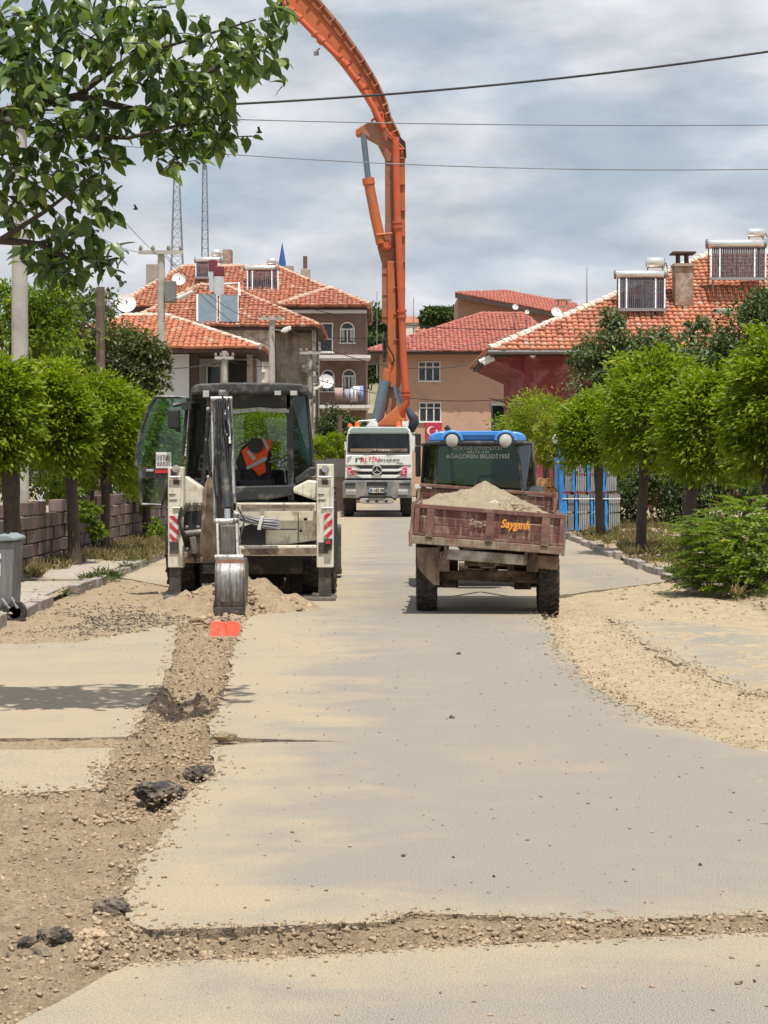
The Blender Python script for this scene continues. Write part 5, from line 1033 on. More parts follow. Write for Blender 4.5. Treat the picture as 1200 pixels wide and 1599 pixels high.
m = MB(); a = Z7(1000, 470, 85); m.box(a, (.9, .8, .7)); m.build('roof_vent', M_RENDER, br, bevel=.05)
for i, (u0, u1, v0, v1) in enumerate([(905, 918, 270, 400), (870, 900, 320, 350), (1160, 1180, 315, 345)]):
    pass
# ---- salmon building at the end of the street
Z6 = zoomer(560, 430, 1200/340)
bp_ = thing('salmon_building', 'salmon plastered building with crimson roof closing the far end of the street', 'building', (5.5, 143, 0))
m = MB(); m.bx(-.35, 10.6, 136, 149, -.3, 9.75); m.build('wall', M_WPINK, bp_)
hip(bp_, -1.3, 13, 134.7, 150.5, 9.88, 143, 7.3, 10.4, 13.15, M_TILE3, mat('crimson ridge', (.46, .16, .13), .8), 'fl', .3, .42, .12)
m = MB(); m.bx(10.6, 12.2, 137.5, 149, -.3, 9.75); m.build('side_wall', M_WBROWN, bp_)
for x0, x1, y0, y1 in ((330, 452, 474, 584), (335, 456, 700, 808)):
    a = Z6(x0, y1, 136); b = Z6(x1, y0, 136); window(bp_, a.x, b.x, 136, a.z, b.z, 3, top=.28)
a = Z6(775, 540, 136); window(bp_, 8.6, 10.2, 136, 1.9, 3.4, 3)
M_FLAG = mat('red flag sign', (.48, .03, .07), .6, var=.06)
fl = thing('flag_sign', 'red sign with white crescent and star under the salmon building window', 'sign', tuple(P(677, 686, 135.9)))
a = P(665, 686, 135.9); b = P(690, 660, 135.9); m = MB(); m.bx(a.x, b.x, 135.8, 135.95, a.z, b.z); m.build('sign_board', M_FLAG, fl)
c = Vector((a.x+.42*(b.x-a.x)-.05, 135.79, (a.z+b.z)/2)); m = MB()
oc = [(c.x+.33*math.cos(t), c.z+.33*math.sin(t)) for t in np.linspace(.62, 2*math.pi-.62, 22)]; ic = [(c.x+.09+.27*math.cos(t), c.z+.27*math.sin(t)) for t in np.linspace(2*math.pi-.75, .75, 22)]
for i in range(21): m.plate([(oc[i][0], 135.79, oc[i][1]), (oc[i+1][0], 135.79, oc[i+1][1]), (ic[20-i][0], 135.79, ic[20-i][1]), (ic[21-i][0], 135.79, ic[21-i][1])], (0, -.02, 0))
m.build('crescent', M_WHITE, fl); m = MB(); sc = c+Vector((.36, 0, 0)); m.plate([(sc.x+(.15 if k % 2 == 0 else .06)*math.cos(math.pi+k*math.pi/5), 135.79, sc.z+(.15 if k % 2 == 0 else .06)*math.sin(math.pi+k*math.pi/5)) for k in range(10)], (0, -.02, 0)); m.build('star', M_WHITE, fl)
# ---- brown building with single pitch roof behind it
bs_ = thing('shed_roof_building', 'brown building with red single pitch roof behind the salmon building', 'building', (10, 165, 0))
a = P(715, 464, 160); b = P(885, 498, 160); m = MB(); m.prism([(a.x, -.3), (b.x, -.3), (b.x, b.z), (a.x, a.z)], 'y', 160, 168); m.build('wall', mat('tan plaster', (.34, .21, .14), .9), bs_)
q = [P(711, 462, 159.2), P(888, 496, 159.2), P(900, 482, 168), P(792, 459, 168)]; m = MB(); m.plate(q, (0, 0, .25)); rf = m.build('roof', M_TILE3, bs_)
m = MB(); m.plate([q[0]+Vector((0, -.05, -.15)), q[1]+Vector((0, -.05, -.15)), q[1]+Vector((0, -.05, .2)), q[0]+Vector((0, -.05, .2))], (0, .1, 0)); m.build('eave_board', M_EAVE, bs_)
slope([q[0]+Vector((0, 0, .26)), q[1]+Vector((0, 0, .26)), q[2]+Vector((0, 0, .26)), q[3]+Vector((0, 0, .26))], M_TILE3, rf, .3, .42, 4)
a = P(877, 482, 162); m = MB(); m.bx(a.x-.9, a.x+.6, 162, 163, a.z-.7, a.z+.3); m.bx(a.x-.4, a.x+.9, 162.2, 162.8, a.z+.7, a.z+.85); m.cyl((a.x-.2, 162.5, a.z+.3), (a.x-.2, 162.5, a.z+.75), .06); m.cyl((a.x+.5, 162.5, a.z+.3), (a.x+.5, 162.5, a.z+.75), .06); m.build('chimney', M_BRICK, bs_)
# ---- little far houses on the hill
def hillz(x, y): return 24*smooth01((y-180)/150)+16*smooth01((y-330)/300)-1+0*x
ys = np.concatenate([np.arange(165, 700, 12), np.arange(700, 1400, 60)]); xs = np.arange(-420, 421, 30); X, Y = np.meshgrid(xs, ys)
Z = hillz(X, Y)+2*fbm(X*.01, Y*.01, 3, 5)*smooth01((Y-190)/100); V = np.stack([X.ravel(), Y.ravel(), Z.ravel()], 1); ix = np.arange(len(xs)*len(ys)).reshape(len(ys), len(xs))
me = fast('hill', V, np.stack([ix[:-1, :-1].ravel(), ix[:-1, 1:].ravel(), ix[1:, 1:].ravel(), ix[1:, :-1].ravel()], 1)); link('hill', me, mat('dry hill', (.26, .22, .14), .95, var=.2, vs=.05, dirt=((.12, .13, .06), .4, .03)), None, (0, 165, 0), 'structure')
M_FARW = mat('far pale wall', (.52, .47, .42), .9)
for i, (px, py, w, hgt, Y, lab) in enumerate([(645, 500, 34, 11, 300, 'small far house with orange roof on the hill right of the boom, upper one'), (668, 512, 46, 13, 270, 'small far house with orange roof right of the boom, lower and wider one'), (640, 520, 26, 12, 262, 'small grey roofed far house right beside the boom'), (628, 487, 14, 8, 330, 'tiny far house with dark red roof against the boom edge'), (703, 498, 20, 10, 320, 'tiny pale far house half hidden among the hill trees')]):
    c = P(px, py, Y); s = F/Y; W_ = w/s/2; hh = hgt/s; o = thing('far_house', lab, 'house', (c.x, Y, c.z-6), 'far houses on the hill')
    m = MB(); m.bx(c.x-W_*.9, c.x+W_*.9, Y, Y+W_*1.4, c.z-7, c.z-hh*.3); m.build('wall', M_FARW, o)
    m = MB(); m.add([(c.x-W_, Y-.4, c.z-hh*.35), (c.x+W_, Y-.4, c.z-hh*.35), (c.x+W_, Y+W_*1.5, c.z-hh*.35), (c.x-W_, Y+W_*1.5, c.z-hh*.35), (c.x-W_*.3, Y+W_*.7, c.z+hh*.7), (c.x+W_*.3, Y+W_*.7, c.z+hh*.7)], [(0, 1, 5, 4), (1, 2, 5), (2, 3, 4, 5), (3, 0, 4), (0, 3, 2, 1)]); m.build('roof', M_TILE if i != 2 else M_RENDER, o)
# ---- green corrugated metal screen
gs = thing('green_shed', 'dark green corrugated metal kiosk with flat pale roof left of the red house', 'kiosk', (6.7, 100.5, 0))
a = P(770, 700, 100); b = P(819, 632, 100); m = MB()
n = 14; fr = [(a.x+(b.x-a.x)*i/(n*4), 100+(.06 if (i//2) % 2 else 0)) for i in range(n*4+1)]
m.prism(fr+[(b.x, 101.6), (a.x, 101.6)], 'z', -.3, b.z-.05); m.build('corrugated_wall', mat('dark green metal', (.02, .075, .055), .5, var=.2, vs=2), gs)
m = MB(); m.bx(a.x-.1, b.x+.05, 99.8, 101.7, b.z-.05, b.z+.10); m.build('flat_roof', mat('pale kiosk roof', (.30, .33, .31), .7), gs)
m = MB(); q0 = P(764, 621, 100); m.plate([q0, P(785, 629, 100), P(797, 628, 100), P(797, 625, 100), P(788, 625.5, 100)], (0, .6, 0)); m.build('roof_plank', M_EAVE, gs)
# ---- solar water heaters, dishes
M_TANK = mat('bright tank steel', (.78, .78, .77), .22, .75, var=.05)
M_TUBE = mat('vacuum tube glass', (.035, .028, .04), .6, var=.5)
M_ALU = mat('aluminium frame', (.30, .31, .32), .55, .3, var=.1)
def heater(Zm, t, c, sm, Y, label, ntube=20, legs=.5):
    """t tank box, c collector box, sm small tank box (zoom pixels)"""
    a = Zm(t[0], (t[1]+t[3])/2, Y); b = Zm(t[2], (t[1]+t[3])/2, Y); r = (Zm(0, t[1], Y).z-Zm(0, t[3], Y).z)/2
    h = thing('solar_water_heater', label, 'solar heater', tuple(Zm((t[0]+t[2])/2, c[3], Y-.9)), 'solar water heaters on the roofs')
    m = MB(); m.lathe([(0, -.0), (r*.8, .0), (r, .06), (r, b.x-a.x-.06), (r*.8, b.x-a.x), (0, b.x-a.x)], a, 'x', 20); m.build('tank', M_TANK, h, 50)
    for xx in (a.x-.015, b.x-.055): m = MB(); m.lathe([(r*1.04, 0), (r*1.04, .07)], (xx, a.y, a.z), 'x', 20); m.build('end_cap', M_GUTTER, h, 40)
    c0 = Zm(c[0], c[1], Y); c1 = Zm(c[2], c[3], Y-.95); lo = Zm(c[0], c[3], Y-.95); hi2 = Zm(c[2], c[1], Y)
    m = MB()
    for i in range(ntube):
        f = (i+.5)/ntube; m.tube([(lo.x+(c1.x-lo.x)*f, Y-.95, lo.z), (c0.x+(hi2.x-c0.x)*f, Y-.05, c0.z)], .043, 6, False)
    m.build('collector_tubes', M_TUBE, h, 60, kind='stuff')
    for f in (.0, .16, .8, 1.0) if ntube > 12 else (0, 1.0): m = MB(); m.tube([(lo.x+(c1.x-lo.x)*f, Y-1.0, lo.z), (c0.x+(hi2.x-c0.x)*f, Y-.1, c0.z)], .045, 4, sq=1); m.build('frame_bar', M_ALU, h)
    m = MB(); m.bx(lo.x-.05, c1.x+.05, Y-1.05, Y-.93, lo.z-.07, lo.z+.06); m.build('bottom_rail', M_ALU, h)
    for f in (.03, .97):
        x = lo.x+(c1.x-lo.x)*f; m = MB(); m.tube([(x, Y+.1, a.z), (x, Y+.25, lo.z-.3)], .03, 4); m.tube([(x, Y-.98, lo.z), (x, Y-.98, lo.z-legs)], .03, 4); m.build('stand_leg', M_GUTTER, h)
    if sm:
        s0 = Zm(sm[0], (sm[1]+sm[3])/2, Y+.2); s1 = Zm(sm[2], (sm[1]+sm[3])/2, Y+.2); rr = (Zm(0, sm[1], Y).z-Zm(0, sm[3], Y).z)/2
        m = MB(); m.lathe([(0, 0), (rr*.8, 0), (rr, .05), (rr, s1.x-s0.x-.05), (rr*.8, s1.x-s0.x), (0, s1.x-s0.x)], s0, 'x', 18); sb = m.build('small_tank', M_TANK, h, 50)
        m = MB(); m.tube([s1+Vector((.05, 0, 0)), s1+Vector((.12, 0, -.2)), Vector((b.x+.1, Y, a.z)), Vector((b.x+.02, Y, a.z-.3))], .03, 6); m.bx(s0.x+.05, s0.x+.1, Y+.15, Y+.25, a.z, s0.z-rr*.8); m.bx(s1.x-.1, s1.x-.05, Y+.15, Y+.25, a.z, s0.z-rr*.8); m.build('tank_bracket', M_GUTTER, sb)
    return h
heater(Z7, (515, 262, 740, 301), (535, 301, 738, 438), (655, 203, 738, 253), 85.3, 'solar water heater with glass tubes nearer the left hip of the red house roof', 22)
heater(Z7, (925, 124, 1185, 166), (945, 166, 1188, 300), (1108, 75, 1185, 116), 86.3, 'largest solar water heater, highest on the red house roof at the right edge', 24)
heater(Z5, (590, 150, 730, 176), (605, 176, 738, 262), (690, 118, 730, 150), 115, 'solar water heater with dark tubes in the middle of the brown house roof', 16)
heater(Z5, (375, 113, 490, 142), (380, 142, 437, 205), (447, 80, 490, 114), 116, 'solar water heater beside the brick chimney at the left ridge of the brown house', 8)
sp = thing('flat_solar_panel', 'pair of flat grey solar panels with upright steel tank on the beige house roof', 'solar panel', tuple(Z5(475, 400, 98.2)))
for x0, x1, y0, y1 in ((388, 472, 278, 400), (484, 564, 282, 396)):
    q = [Z5(x0, y1, 96.15), Z5(x1, y1, 96.15), Z5(x1, y0, 97.5), Z5(x0, y0, 97.5)]; m = MB(); m.plate(q, (0, .1, .0)); pn = m.build('panel', mat('grey collector glass', (.13, .165, .19), .12, var=.15, coat=.4), sp)
    m = MB()
    for k in range(4): m.tube([q[k], q[(k+1) % 4]], .035, 4, sq=1)
    m.build('panel_frame', M_ALU, pn); m = MB(); m.plate([q[0]+Vector((0, -.02, 0)), q[1]+Vector((0, -.02, 0)), q[1]+Vector((0, .3, -.3)), q[0]+Vector((0, .3, -.3))], (0, .05, 0)); m.build('panel_back', M_EAVE, pn)
for x0, x1, y0, y1, yy in ((456, 505, 155, 285, 99.3), (434, 474, 126, 280, 100.2)):
    a = Z5((x0+x1)/2, y1, yy); b = Z5((x0+x1)/2, y0, yy); r = (Z5(x1, 0, yy).x-Z5(x0, 0, yy).x)/2; hz_ = b.z-a.z
    m = MB(); m.lathe([(r*.9, 0), (r*.9, hz_*.65)], a, 'z', 18); tk = m.build('upright_tank', M_TANK, sp, 50); m = MB(); m.lathe([(r*.92, hz_*.65), (r*.98, hz_*.68), (r*.98, hz_*.97), (r*.6, hz_)], a, 'z', 18); m.build('tank_lid', mat('dark red lid', (.20, .045, .06), .5), tk, 50)
m = MB(); m.tube([Z5(505, 232, 98.7), Z5(568, 230, 98.7), Z5(570, 285, 97.6)], .06, 6); m.tube([Z5(386, 280, 97.4), Z5(386, 395, 96.1)], .05, 6); m.build('white_pipe', M_FRAME, sp, 40)
M_DISH = mat('white dish', (.72, .72, .71), .5, var=.05)
def dish(c, r, label, tilt=(.25, -1, .45), pole=None):
    c = Vector(c); d = Vector(tilt).normalized(); R = d.to_track_quat('Z', 'Y').to_matrix().to_4x4(); o = thing('satellite_dish', label, 'satellite dish', tuple(c-Vector((0, 0, r*1.4))), 'satellite dishes')
    m = MB(); pr = [(r*k/6, .28*r*(k/6)**2) for k in range(7)]; pr += [(r*k/6, .28*r*(k/6)**2-.02) for k in range(6, -1, -1)]; m.lathe([(max(.001, a), b) for a, b in pr], (0, 0, 0), 'z', 20)
    m.v = [tuple(c+(R @ Vector(v))) for v in m.v]; m.build('reflector', M_DISH, o, 60)
    f = c+R @ Vector((0, -.35*r, r*.95)); m = MB(); m.tube([c+R @ Vector((0, -r*.95, .25*r)), f], .015, 5); m.cyl(f, f+R @ Vector((0, 0, .1)), .04); m.build('feed_arm', M_GUTTER, o)
    m = MB(); m.tube([c-d*.05, c+Vector((0, .15, -.1)), c+Vector((0, .15, -(pole or r*1.4)))], .03, 6); m.build('mast', M_GUTTER, o); return o
dish(Z5(72, 320, 92), .50, 'white satellite dish at the far left over the bright tiled roof')
dish(Z5(304, 214, 108), .38, 'white satellite dish on the brown house roof right of the concrete pole')
dish(Z5(946, 660, 108), .44, 'white satellite dish hanging in front of the lower balcony with laundry')
dish(Z6(864, 175, 139), .22, 'small white dish standing on a mast on the crimson roof', pole=1.6)
dish(Z6(1090, 205, 150), .42, 'white satellite dish right of the dark eave of the single pitch roof')
dish(Z6(930, 202, 139), .16, 'tiny pale antenna dish between the two dishes on the crimson roof', pole=1.2)

# =================================================================== street furniture and walls
M_POLE = mat('concrete pole', (.44, .42, .38), .9, var=.12, vs=3, dirt=((.30, .27, .23), .4, 2), bump=.2)
M_WOOD = mat('weathered wooden pole', (.17, .12, .09), .9, var=.25, vs=5, streak=((.10, .07, .05), .5, 20), bump=.4)
M_WIRE = mat('black cable', (.03, .03, .032), .6)
M_WIREG = mat('grey wire', (.22, .23, .25), .6)
def pole(px, ytop, Y, r0, r1, label, m=M_POLE, arm=None, name='utility_pole', zb=0):
    t = P(px, ytop, Y); o = thing(name, label, 'utility pole', (t.x, Y, zb)); mb = MB(); mb.tube([(t.x, Y, zb-.2), (t.x, Y, (zb+t.z)/2), t], [r0, (r0+r1)/2, r1], 12); mb.build('shaft', m, o, 50)
    if arm:
        for dz, w in arm:
            z = t.z-dz; mb = MB(); mb.bx(t.x-w, t.x+w, Y-r1-.08, Y-r1, z-.06, z+.06); a = mb.build('crossarm', m if dz < .5 else M_GUTTER, o)
            for x in (-w*.9, w*.9, -w*.35, w*.35): mb = MB(); mb.lathe([(.05, 0), (.07, .06), (.05, .12), (.03, .16)], (t.x+x, Y-r1-.04, z+.06), 'z', 8); mb.build('insulator', mat('insulator', (.25, .2, .17), .3) if 'insulator' not in bpy.data.materials else bpy.data.materials['insulator'], a, 50)
    return o
pole(31, 130, 34, .17, .125, 'thick pale concrete pole at the far left behind the foreground leaves', arm=[(.05, .7), (.6, .45)])
pole(157, 448, 43, .12, .09, 'dark weathered wooden pole standing among the left trees', M_WOOD)
o = pole(252, 392, 62, .16, .115, 'concrete pole with crossarm left of the tiled roofs', arm=[(.05, .72)])
c = P(252, 455, 61.7); m = MB(); m.bx(c.x+.1, c.x+.45, 61.7, 62.1, c.z-.35, c.z+.35); m.build('meter_box', M_GUTTER, o, bevel=.03); m = MB(); m.tube([P(262, 470, 61.6), P(285, 462, 61.5)], .03, 6); lh = m.build('lamp_arm', M_GUTTER, o, 50); m = MB(); m.plate([P(275, 464, 61.3), P(300, 452, 61.3), P(302, 456, 61.3), P(278, 468, 61.3)], (0, .35, 0)); m.build('lamp_head', M_FRAME, lh, bevel=.03)
o = pole(425, 494, 80, .16, .12, 'concrete pole with white street lamp before the beige house', arm=[(.1, .55)], name='lamp_pole')
m = MB(); m.tube([P(425, 514, 79.8), P(440, 516, 79.6)], .035, 6); ar = m.build('lamp_arm', M_GUTTER, o, 50); m = MB(); q = P(447, 514, 79.5); m.plate([P(438, 518, 79.5), P(442, 512, 79.5), P(454, 508, 79.5), P(455, 514, 79.5), P(446, 519, 79.5)], (0, .3, 0)); m.build('lamp_head', M_FRAME, ar, bevel=.04)
o = pole(485, 548, 90, .17, .13, 'thick concrete pole covered with cable gear right of the beige house', arm=[(.1, .5), (.9, .35)])
m = MB()
for k in range(5): c = P(485+(-6 if k % 2 else 7), 560+k*16, 89.7); m.box(c, (.22, .2, .35))
m.build('cable_gear', M_GUTTER, o, bevel=.02, kind='stuff'); m = MB(); m.tube([P(488, 603, 89.6), P(500, 597, 89.5)], .04, 6); l_ = m.build('lamp_arm', M_GUTTER, o, 50); m = MB(); m.plate([P(490, 606, 89.3), P(504, 599, 89.3), P(505, 603, 89.3), P(492, 610, 89.3)], (0, .3, 0)); m.build('lamp_head', M_FRAME, l_, bevel=.03)
pole(351, 548, 81, .16, .12, 'short concrete pole under the white house eave', arm=[(.3, .4)])
pole(531, 648, 92, .13, .11, 'slim dark post beside the shrub left of the pump truck', M_WOOD)
# twin lamp heads at the corner of the red house
for nm, pts, lab in (('a', ((665, 478), (728, 448), (735, 456), (700, 492)), 'upper twin lamp head below the corner of the red house roof'), ('b', ((778, 518), (842, 518), (842, 540), (790, 546)), 'lower twin lamp head beside the salmon side wall')):
    Y = 82.5 if nm == 'a' else 100; o = thing('twin_lamp', lab, 'street lamp', tuple(Z6(pts[2][0], pts[2][1], Y)))
    for k in range(2):
        a = Z6(pts[0][0]+k*18, pts[0][1]+k*10+(8 if nm == 'b' else 0)*k, Y); b = Z6(pts[1][0]+k*20, pts[1][1]+k*8+(8 if nm == 'b' else 0)*k, Y); m = MB(); m.tube([a, b], .10, 8); h = m.build('lamp_head', M_FRAME, o, 50); m = MB(); m.tube([a-(b-a)*.08, a+(b-a)*.05], .105, 8); m.build('lamp_end', M_INT, h, 50)
    m = MB(); e = Z6(pts[1][0]+8, pts[1][1]+8, Y); m.tube([e, e+Vector((.5, .6, .1)), Vector((6.2 if nm == 'a' else 9, 84 if nm == 'a' else 101, e.z))], .03, 6); m.build('bracket', M_GUTTER, o)
def wire(p0, p1, sag, r, label, m=M_WIRE, n=24):
    p0, p1 = Vector(p0), Vector(p1); pts = [p0.lerp(p1, i/n)-Vector((0, 0, sag*4*(i/n)*(1-i/n))) for i in range(n+1)]; mb = MB(); mb.tube(pts, r, 6); o = mb.build('overhead_wire', m, None, 60); return tag(o, label, 'wire', 'overhead wires')
wire(P(31, 172, 34), P(1420, 45, 34), .32, .022, 'thickest black cable sloping across the upper sky')
wire(P(31, 174, 34.1), P(1420, 192, 34), .12, .010, 'upper thin wire crossing the sky just under the elbow of the boom', M_WIREG)
wire(P(31, 212, 34.2), P(1420, 258, 34), .28, .010, 'lower thin wire crossing the sky below the boom elbow', M_WIREG)
wire(P(120, 250, 50), P(246, 398, 62), .15, .010, 'thin wire rising left from the crossarm pole, steeper one', M_WIREG)
wire(P(100, 330, 50), P(246, 396, 62), .3, .010, 'thin sagging wire left of the crossarm pole, lower one', M_WIREG)
wire(P(31, 385, 34), P(157, 520, 43), .2, .02, 'black cable between the concrete pole and the wooden pole')
wire(P(258, 396, 62), P(425, 505, 80), .5, .010, 'wire from the crossarm pole down to the lamp pole')
wire(P(258, 400, 62), P(485, 556, 90), .8, .010, 'wire from the crossarm pole down to the thick geared pole')
wire(P(157, 560, 43), P(351, 560, 81), .3, .016, 'low wire from the wooden pole to the white house eave')
wire(P(351, 562, 81), P(485, 562, 90), .3, .016, 'wire along the white house eave to the geared pole')
wire(P(485, 482, 109), P(880, 512, 83), .45, .022, 'pale wire passing behind the boom from brown house to red house')
wire(P(425, 498, 80), P(768, 560, 83), 1.1, .02, 'sagging wire from the lamp pole to the twin lamps')
wire(P(485, 590, 90), P(800, 622, 100), .5, .018, 'lowest wire in front of the salmon building between its windows')
wire(P(577, 545, 110), P(830, 512, 90), .5, .016, 'thin wire over the crimson roof right of the boom', M_WIREG)
# radio masts, minaret, aerial
def mast(px0, px1, pxt, wt, ytop, Y, zb, label, seg=22):
    b0, b1 = P(px0, 420, Y).x, P(px1, 420, Y).x; t = P(pxt, ytop, Y); wt2 = wt/F*Y/2; cx = (b0+b1)/2; wb = (b1-b0)/2*(1+.25)
    o = thing('radio_mast', label, 'radio mast', (cx, Y, zb)); m = MB(); zs_ = [zb+(t.z-zb)*i/seg for i in range(seg+1)]
    def cor(i, k): f = (i/seg); w = wb+(wt2-wb)*f; c = cx+(t.x-cx)*f; return Vector((c+(w if k in (0, 1) else -w), Y+(w if k in (0, 3) else -w), zs_[i]))
    for k in range(4): m.tube([cor(0, k), cor(seg, k)], .16, 4)
    lg = m.build('mast_leg', M_MAST, o, kind='stuff'); m = MB()
    for i in range(seg):
        for k in range(4): m.tube([cor(i, k), cor(i+1, (k+1) % 4)], .09, 3, False); m.tube([cor(i+1, k), cor(i+1, (k+1) % 4)], .09, 3, False)
    m.build('lattice_brace', M_MAST, o, kind='stuff'); m = MB()
    m.bx(t.x-.6, t.x+.6, Y-.6, Y+.6, t.z-1.5, t.z+.5); m.cyl(t, t+Vector((0, 0, 4)), .12); m.build('antenna', M_MAST, o)
M_MAST = mat('grey galvanised mast', (.22, .24, .27), .6, .2)
mast(266, 289, 276, 7, 256, 700, 38, 'tapering lattice radio mast on the left behind the roofs')
mast(315, 327, 320, 6, 258, 720, 38, 'slim straight lattice radio mast right of the tapering one')
mi = thing('minaret', 'distant minaret with pointed blue cone above the brown house roof', 'minaret', (P(441, 0, 420).x, 420, 20)); c = P(441, 424, 420)
m = MB(); m.lathe([(.95, -22), (.95, 0), (1.2, .1)], c, 'z', 14); m.build('tower_shaft', M_CONC, mi, 50); m = MB(); m.lathe([(.95, .1), (.75, 2.2), (.03, 6.4)], c, 'z', 14); m.build('blue_cone', mat('blue lead cone', (.03, .10, .30), .4), mi, 50)
for px, yt, Y, lab in ((917, 417, 140, 'thin aerial mast left of the red house hip'), (646, 465, 250, 'thin pole on the hill right of the boom'), (589, 455, 200, 'thin pole on the hill left of the boom')):
    t = P(px, yt, Y); m = MB(); m.tube([(t.x, Y, t.z-(3.2 if Y < 150 else 9)), t], [.05*Y/140, .02*Y/140], 6); tag(m.build('aerial_mast', M_GUTTER, None), lab, 'aerial')
# birds
for px, py, Y, lab in ((405, 206, 60, 'small bird flying between the two thin wires'), (212, 326, 70, 'small dark bird flying left of the radio masts')):
    c = P(px, py, Y); m = MB(); m.sph(c, (.10, .05, .04), 8, 5); m.add([c+Vector((-.03, 0, .02)), c+Vector((.05, 0, .02)), c+Vector((.02, .25, .12)), c+Vector((-.05, .22, .10))], [(0, 1, 2, 3)]); m.add([c+Vector((-.03, 0, .02)), c+Vector((.05, 0, .02)), c+Vector((.02, -.25, .14)), c+Vector((-.05, -.22, .12))], [(0, 1, 2, 3)]); m.add([c+Vector((-.09, 0, 0)), c+Vector((-.17, .04, 0)), c+Vector((-.17, -.04, 0))], [(0, 1, 2)])
    tag(m.build('bird', M_INT, None), lab, 'bird')

# ---------------- pavements, kerbs, block wall
def verge(name, x0, x1, y0, y1, z, m, nx, ny, amp):
    xs = np.linspace(x0, x1, nx); ys = np.linspace(y0, y1, ny); X, Y = np.meshgrid(xs, ys); Z = z+amp*fbm(X*1.3, Y*1.3, 4, 77)
    if x0 > 0: k = smooth01((X-4.75)/.7); near_ = 1-smooth01((Y-28)/1.5); Z = Z*(1-near_)+near_*(Z*k-.035*(1-k))
    ix = np.arange(nx*ny).reshape(ny, nx); me = fast(name, np.stack([X.ravel(), Y.ravel(), Z.ravel()], 1), np.stack([ix[:-1, :-1].ravel(), ix[:-1, 1:].ravel(), ix[1:, 1:].ravel(), ix[1:, :-1].ravel()], 1)); me.polygons.foreach_set('use_smooth', [True]*len(me.polygons))
    return link(name, me, m, None, (x0, y0, 0), 'structure')
lp = verge('pavement', -40, -4.62, -5, 110, .06, M_VERGE, 160, 300, .022)
rp_ = verge('verge', 4.78, 45, -5, 130, .05, M_VERGE, 160, 300, .03)
def kerbs(parent, x, y0, y1, L_, jx, tilt, skip, w=.15, h=.13):
    y = y0; k = 0
    while y < y1:
        if k not in skip:
            R = Matrix.Rotation(random.uniform(-tilt, tilt), 3, 'Z') @ Matrix.Rotation(random.uniform(-tilt, tilt), 3, 'Y')
            m = MB(); m.box((x+random.uniform(-jx, jx), y+L_/2, h/2-.05+random.uniform(-.03, .02)), (w, L_-.03, h+.1), R); m.build('kerb_stone', M_KERB, parent, bevel=.012)
        y += L_; k += 1
kerbs(lp, -4.56, 22, 60, 1.0, .03, .05, (1, 4, 5, 9, 14))
kerbs(rp_, 4.74, 29.2, 62, .95, .05, .09, (3, 8, 9))
for i in range(7):   # concrete paving bays on the left pavement
    y0 = 24.5+i*3.0; m = MB(); m.bx(-6.0, -4.75, y0, y0+2.9-(.5 if i % 3 == 1 else 0), .03, .085+.006*(i % 3)); m.build('paving_slab', M_CONC, lp, bevel=.01)
M_BLOCK = mat('mauve tuff block', (.175, .12, .105), .9, var=.22, vs=1.8, dirt=((.10, .075, .07), .5, 1.2), streak=((.30, .24, .20), .3, 3), bump=.5, bs=25)
bw = thing('block_wall', 'mauve brown stone block wall behind the left street trees', 'wall', (-6.35, 46, 0)); W_L = [(-6.35, 28.5), (-5.95, 46), (-5.75, 62)]
def wx_(y): return np.interp(y, [p[1] for p in W_L], [p[0] for p in W_L])
m = MB()
for i in range(len(W_L)-1): (xa, ya), (xb, yb) = W_L[i], W_L[i+1]; m.plate([(xa-.26, ya, -.2), (xb-.26, yb, -.2), (xb-.26, yb, 1.0), (xa-.26, ya, 1.0)], (.16, 0, 0))
m.build('mortar_core', M_KERB, bw)
nb = 0
for r in range(5):
    y = 28.5+(.3 if r % 2 else 0)
    while y < 62:
        Ln = random.uniform(.5, .68)*(1 if y < 45 else 1.3)
        if not (r == 4 and random.random() < .45) and nb < 298:
            m = MB(); x = float(wx_(y+Ln/2)); R = Matrix.Rotation(random.uniform(-.03, .03), 3, 'Z'); m.box((x-.14+random.uniform(-.02, .02), y+Ln/2, .14+r*.245), (.24, Ln-.025, .225+random.uniform(-.015, .01)), R); m.build('wall_block', M_BLOCK, bw, bevel=.012); nb += 1
        y += Ln
# low wall and grey sheet fence beyond the digger
lw = thing('low_wall', 'low pinkish wall topped by grey metal sheets between digger and pump truck', 'wall', (-3.2, 79, 0))
a = P(440, 800, 79); b = P(545, 745, 79); m = MB(); m.bx(-7.0, b.x, 79, 79.25, -.2, b.z); m.build('wall_body', mat('pinkish low wall', (.30, .21, .19), .9, var=.15), lw)
M_SHEET = mat('grey sheet metal', (.33, .34, .33), .5, .4, var=.2, vs=2, dirt=((.3, .24, .18), .3, 2))
for k in range(5): m = MB(); x0 = -6.6+k*1.05; m.bx(x0, x0+1.02, 78.9+.03*(k % 2), 78.96+.03*(k % 2), b.z+.02, 2.1+.06*(k % 3)); m.build('metal_sheet', M_SHEET, lw)
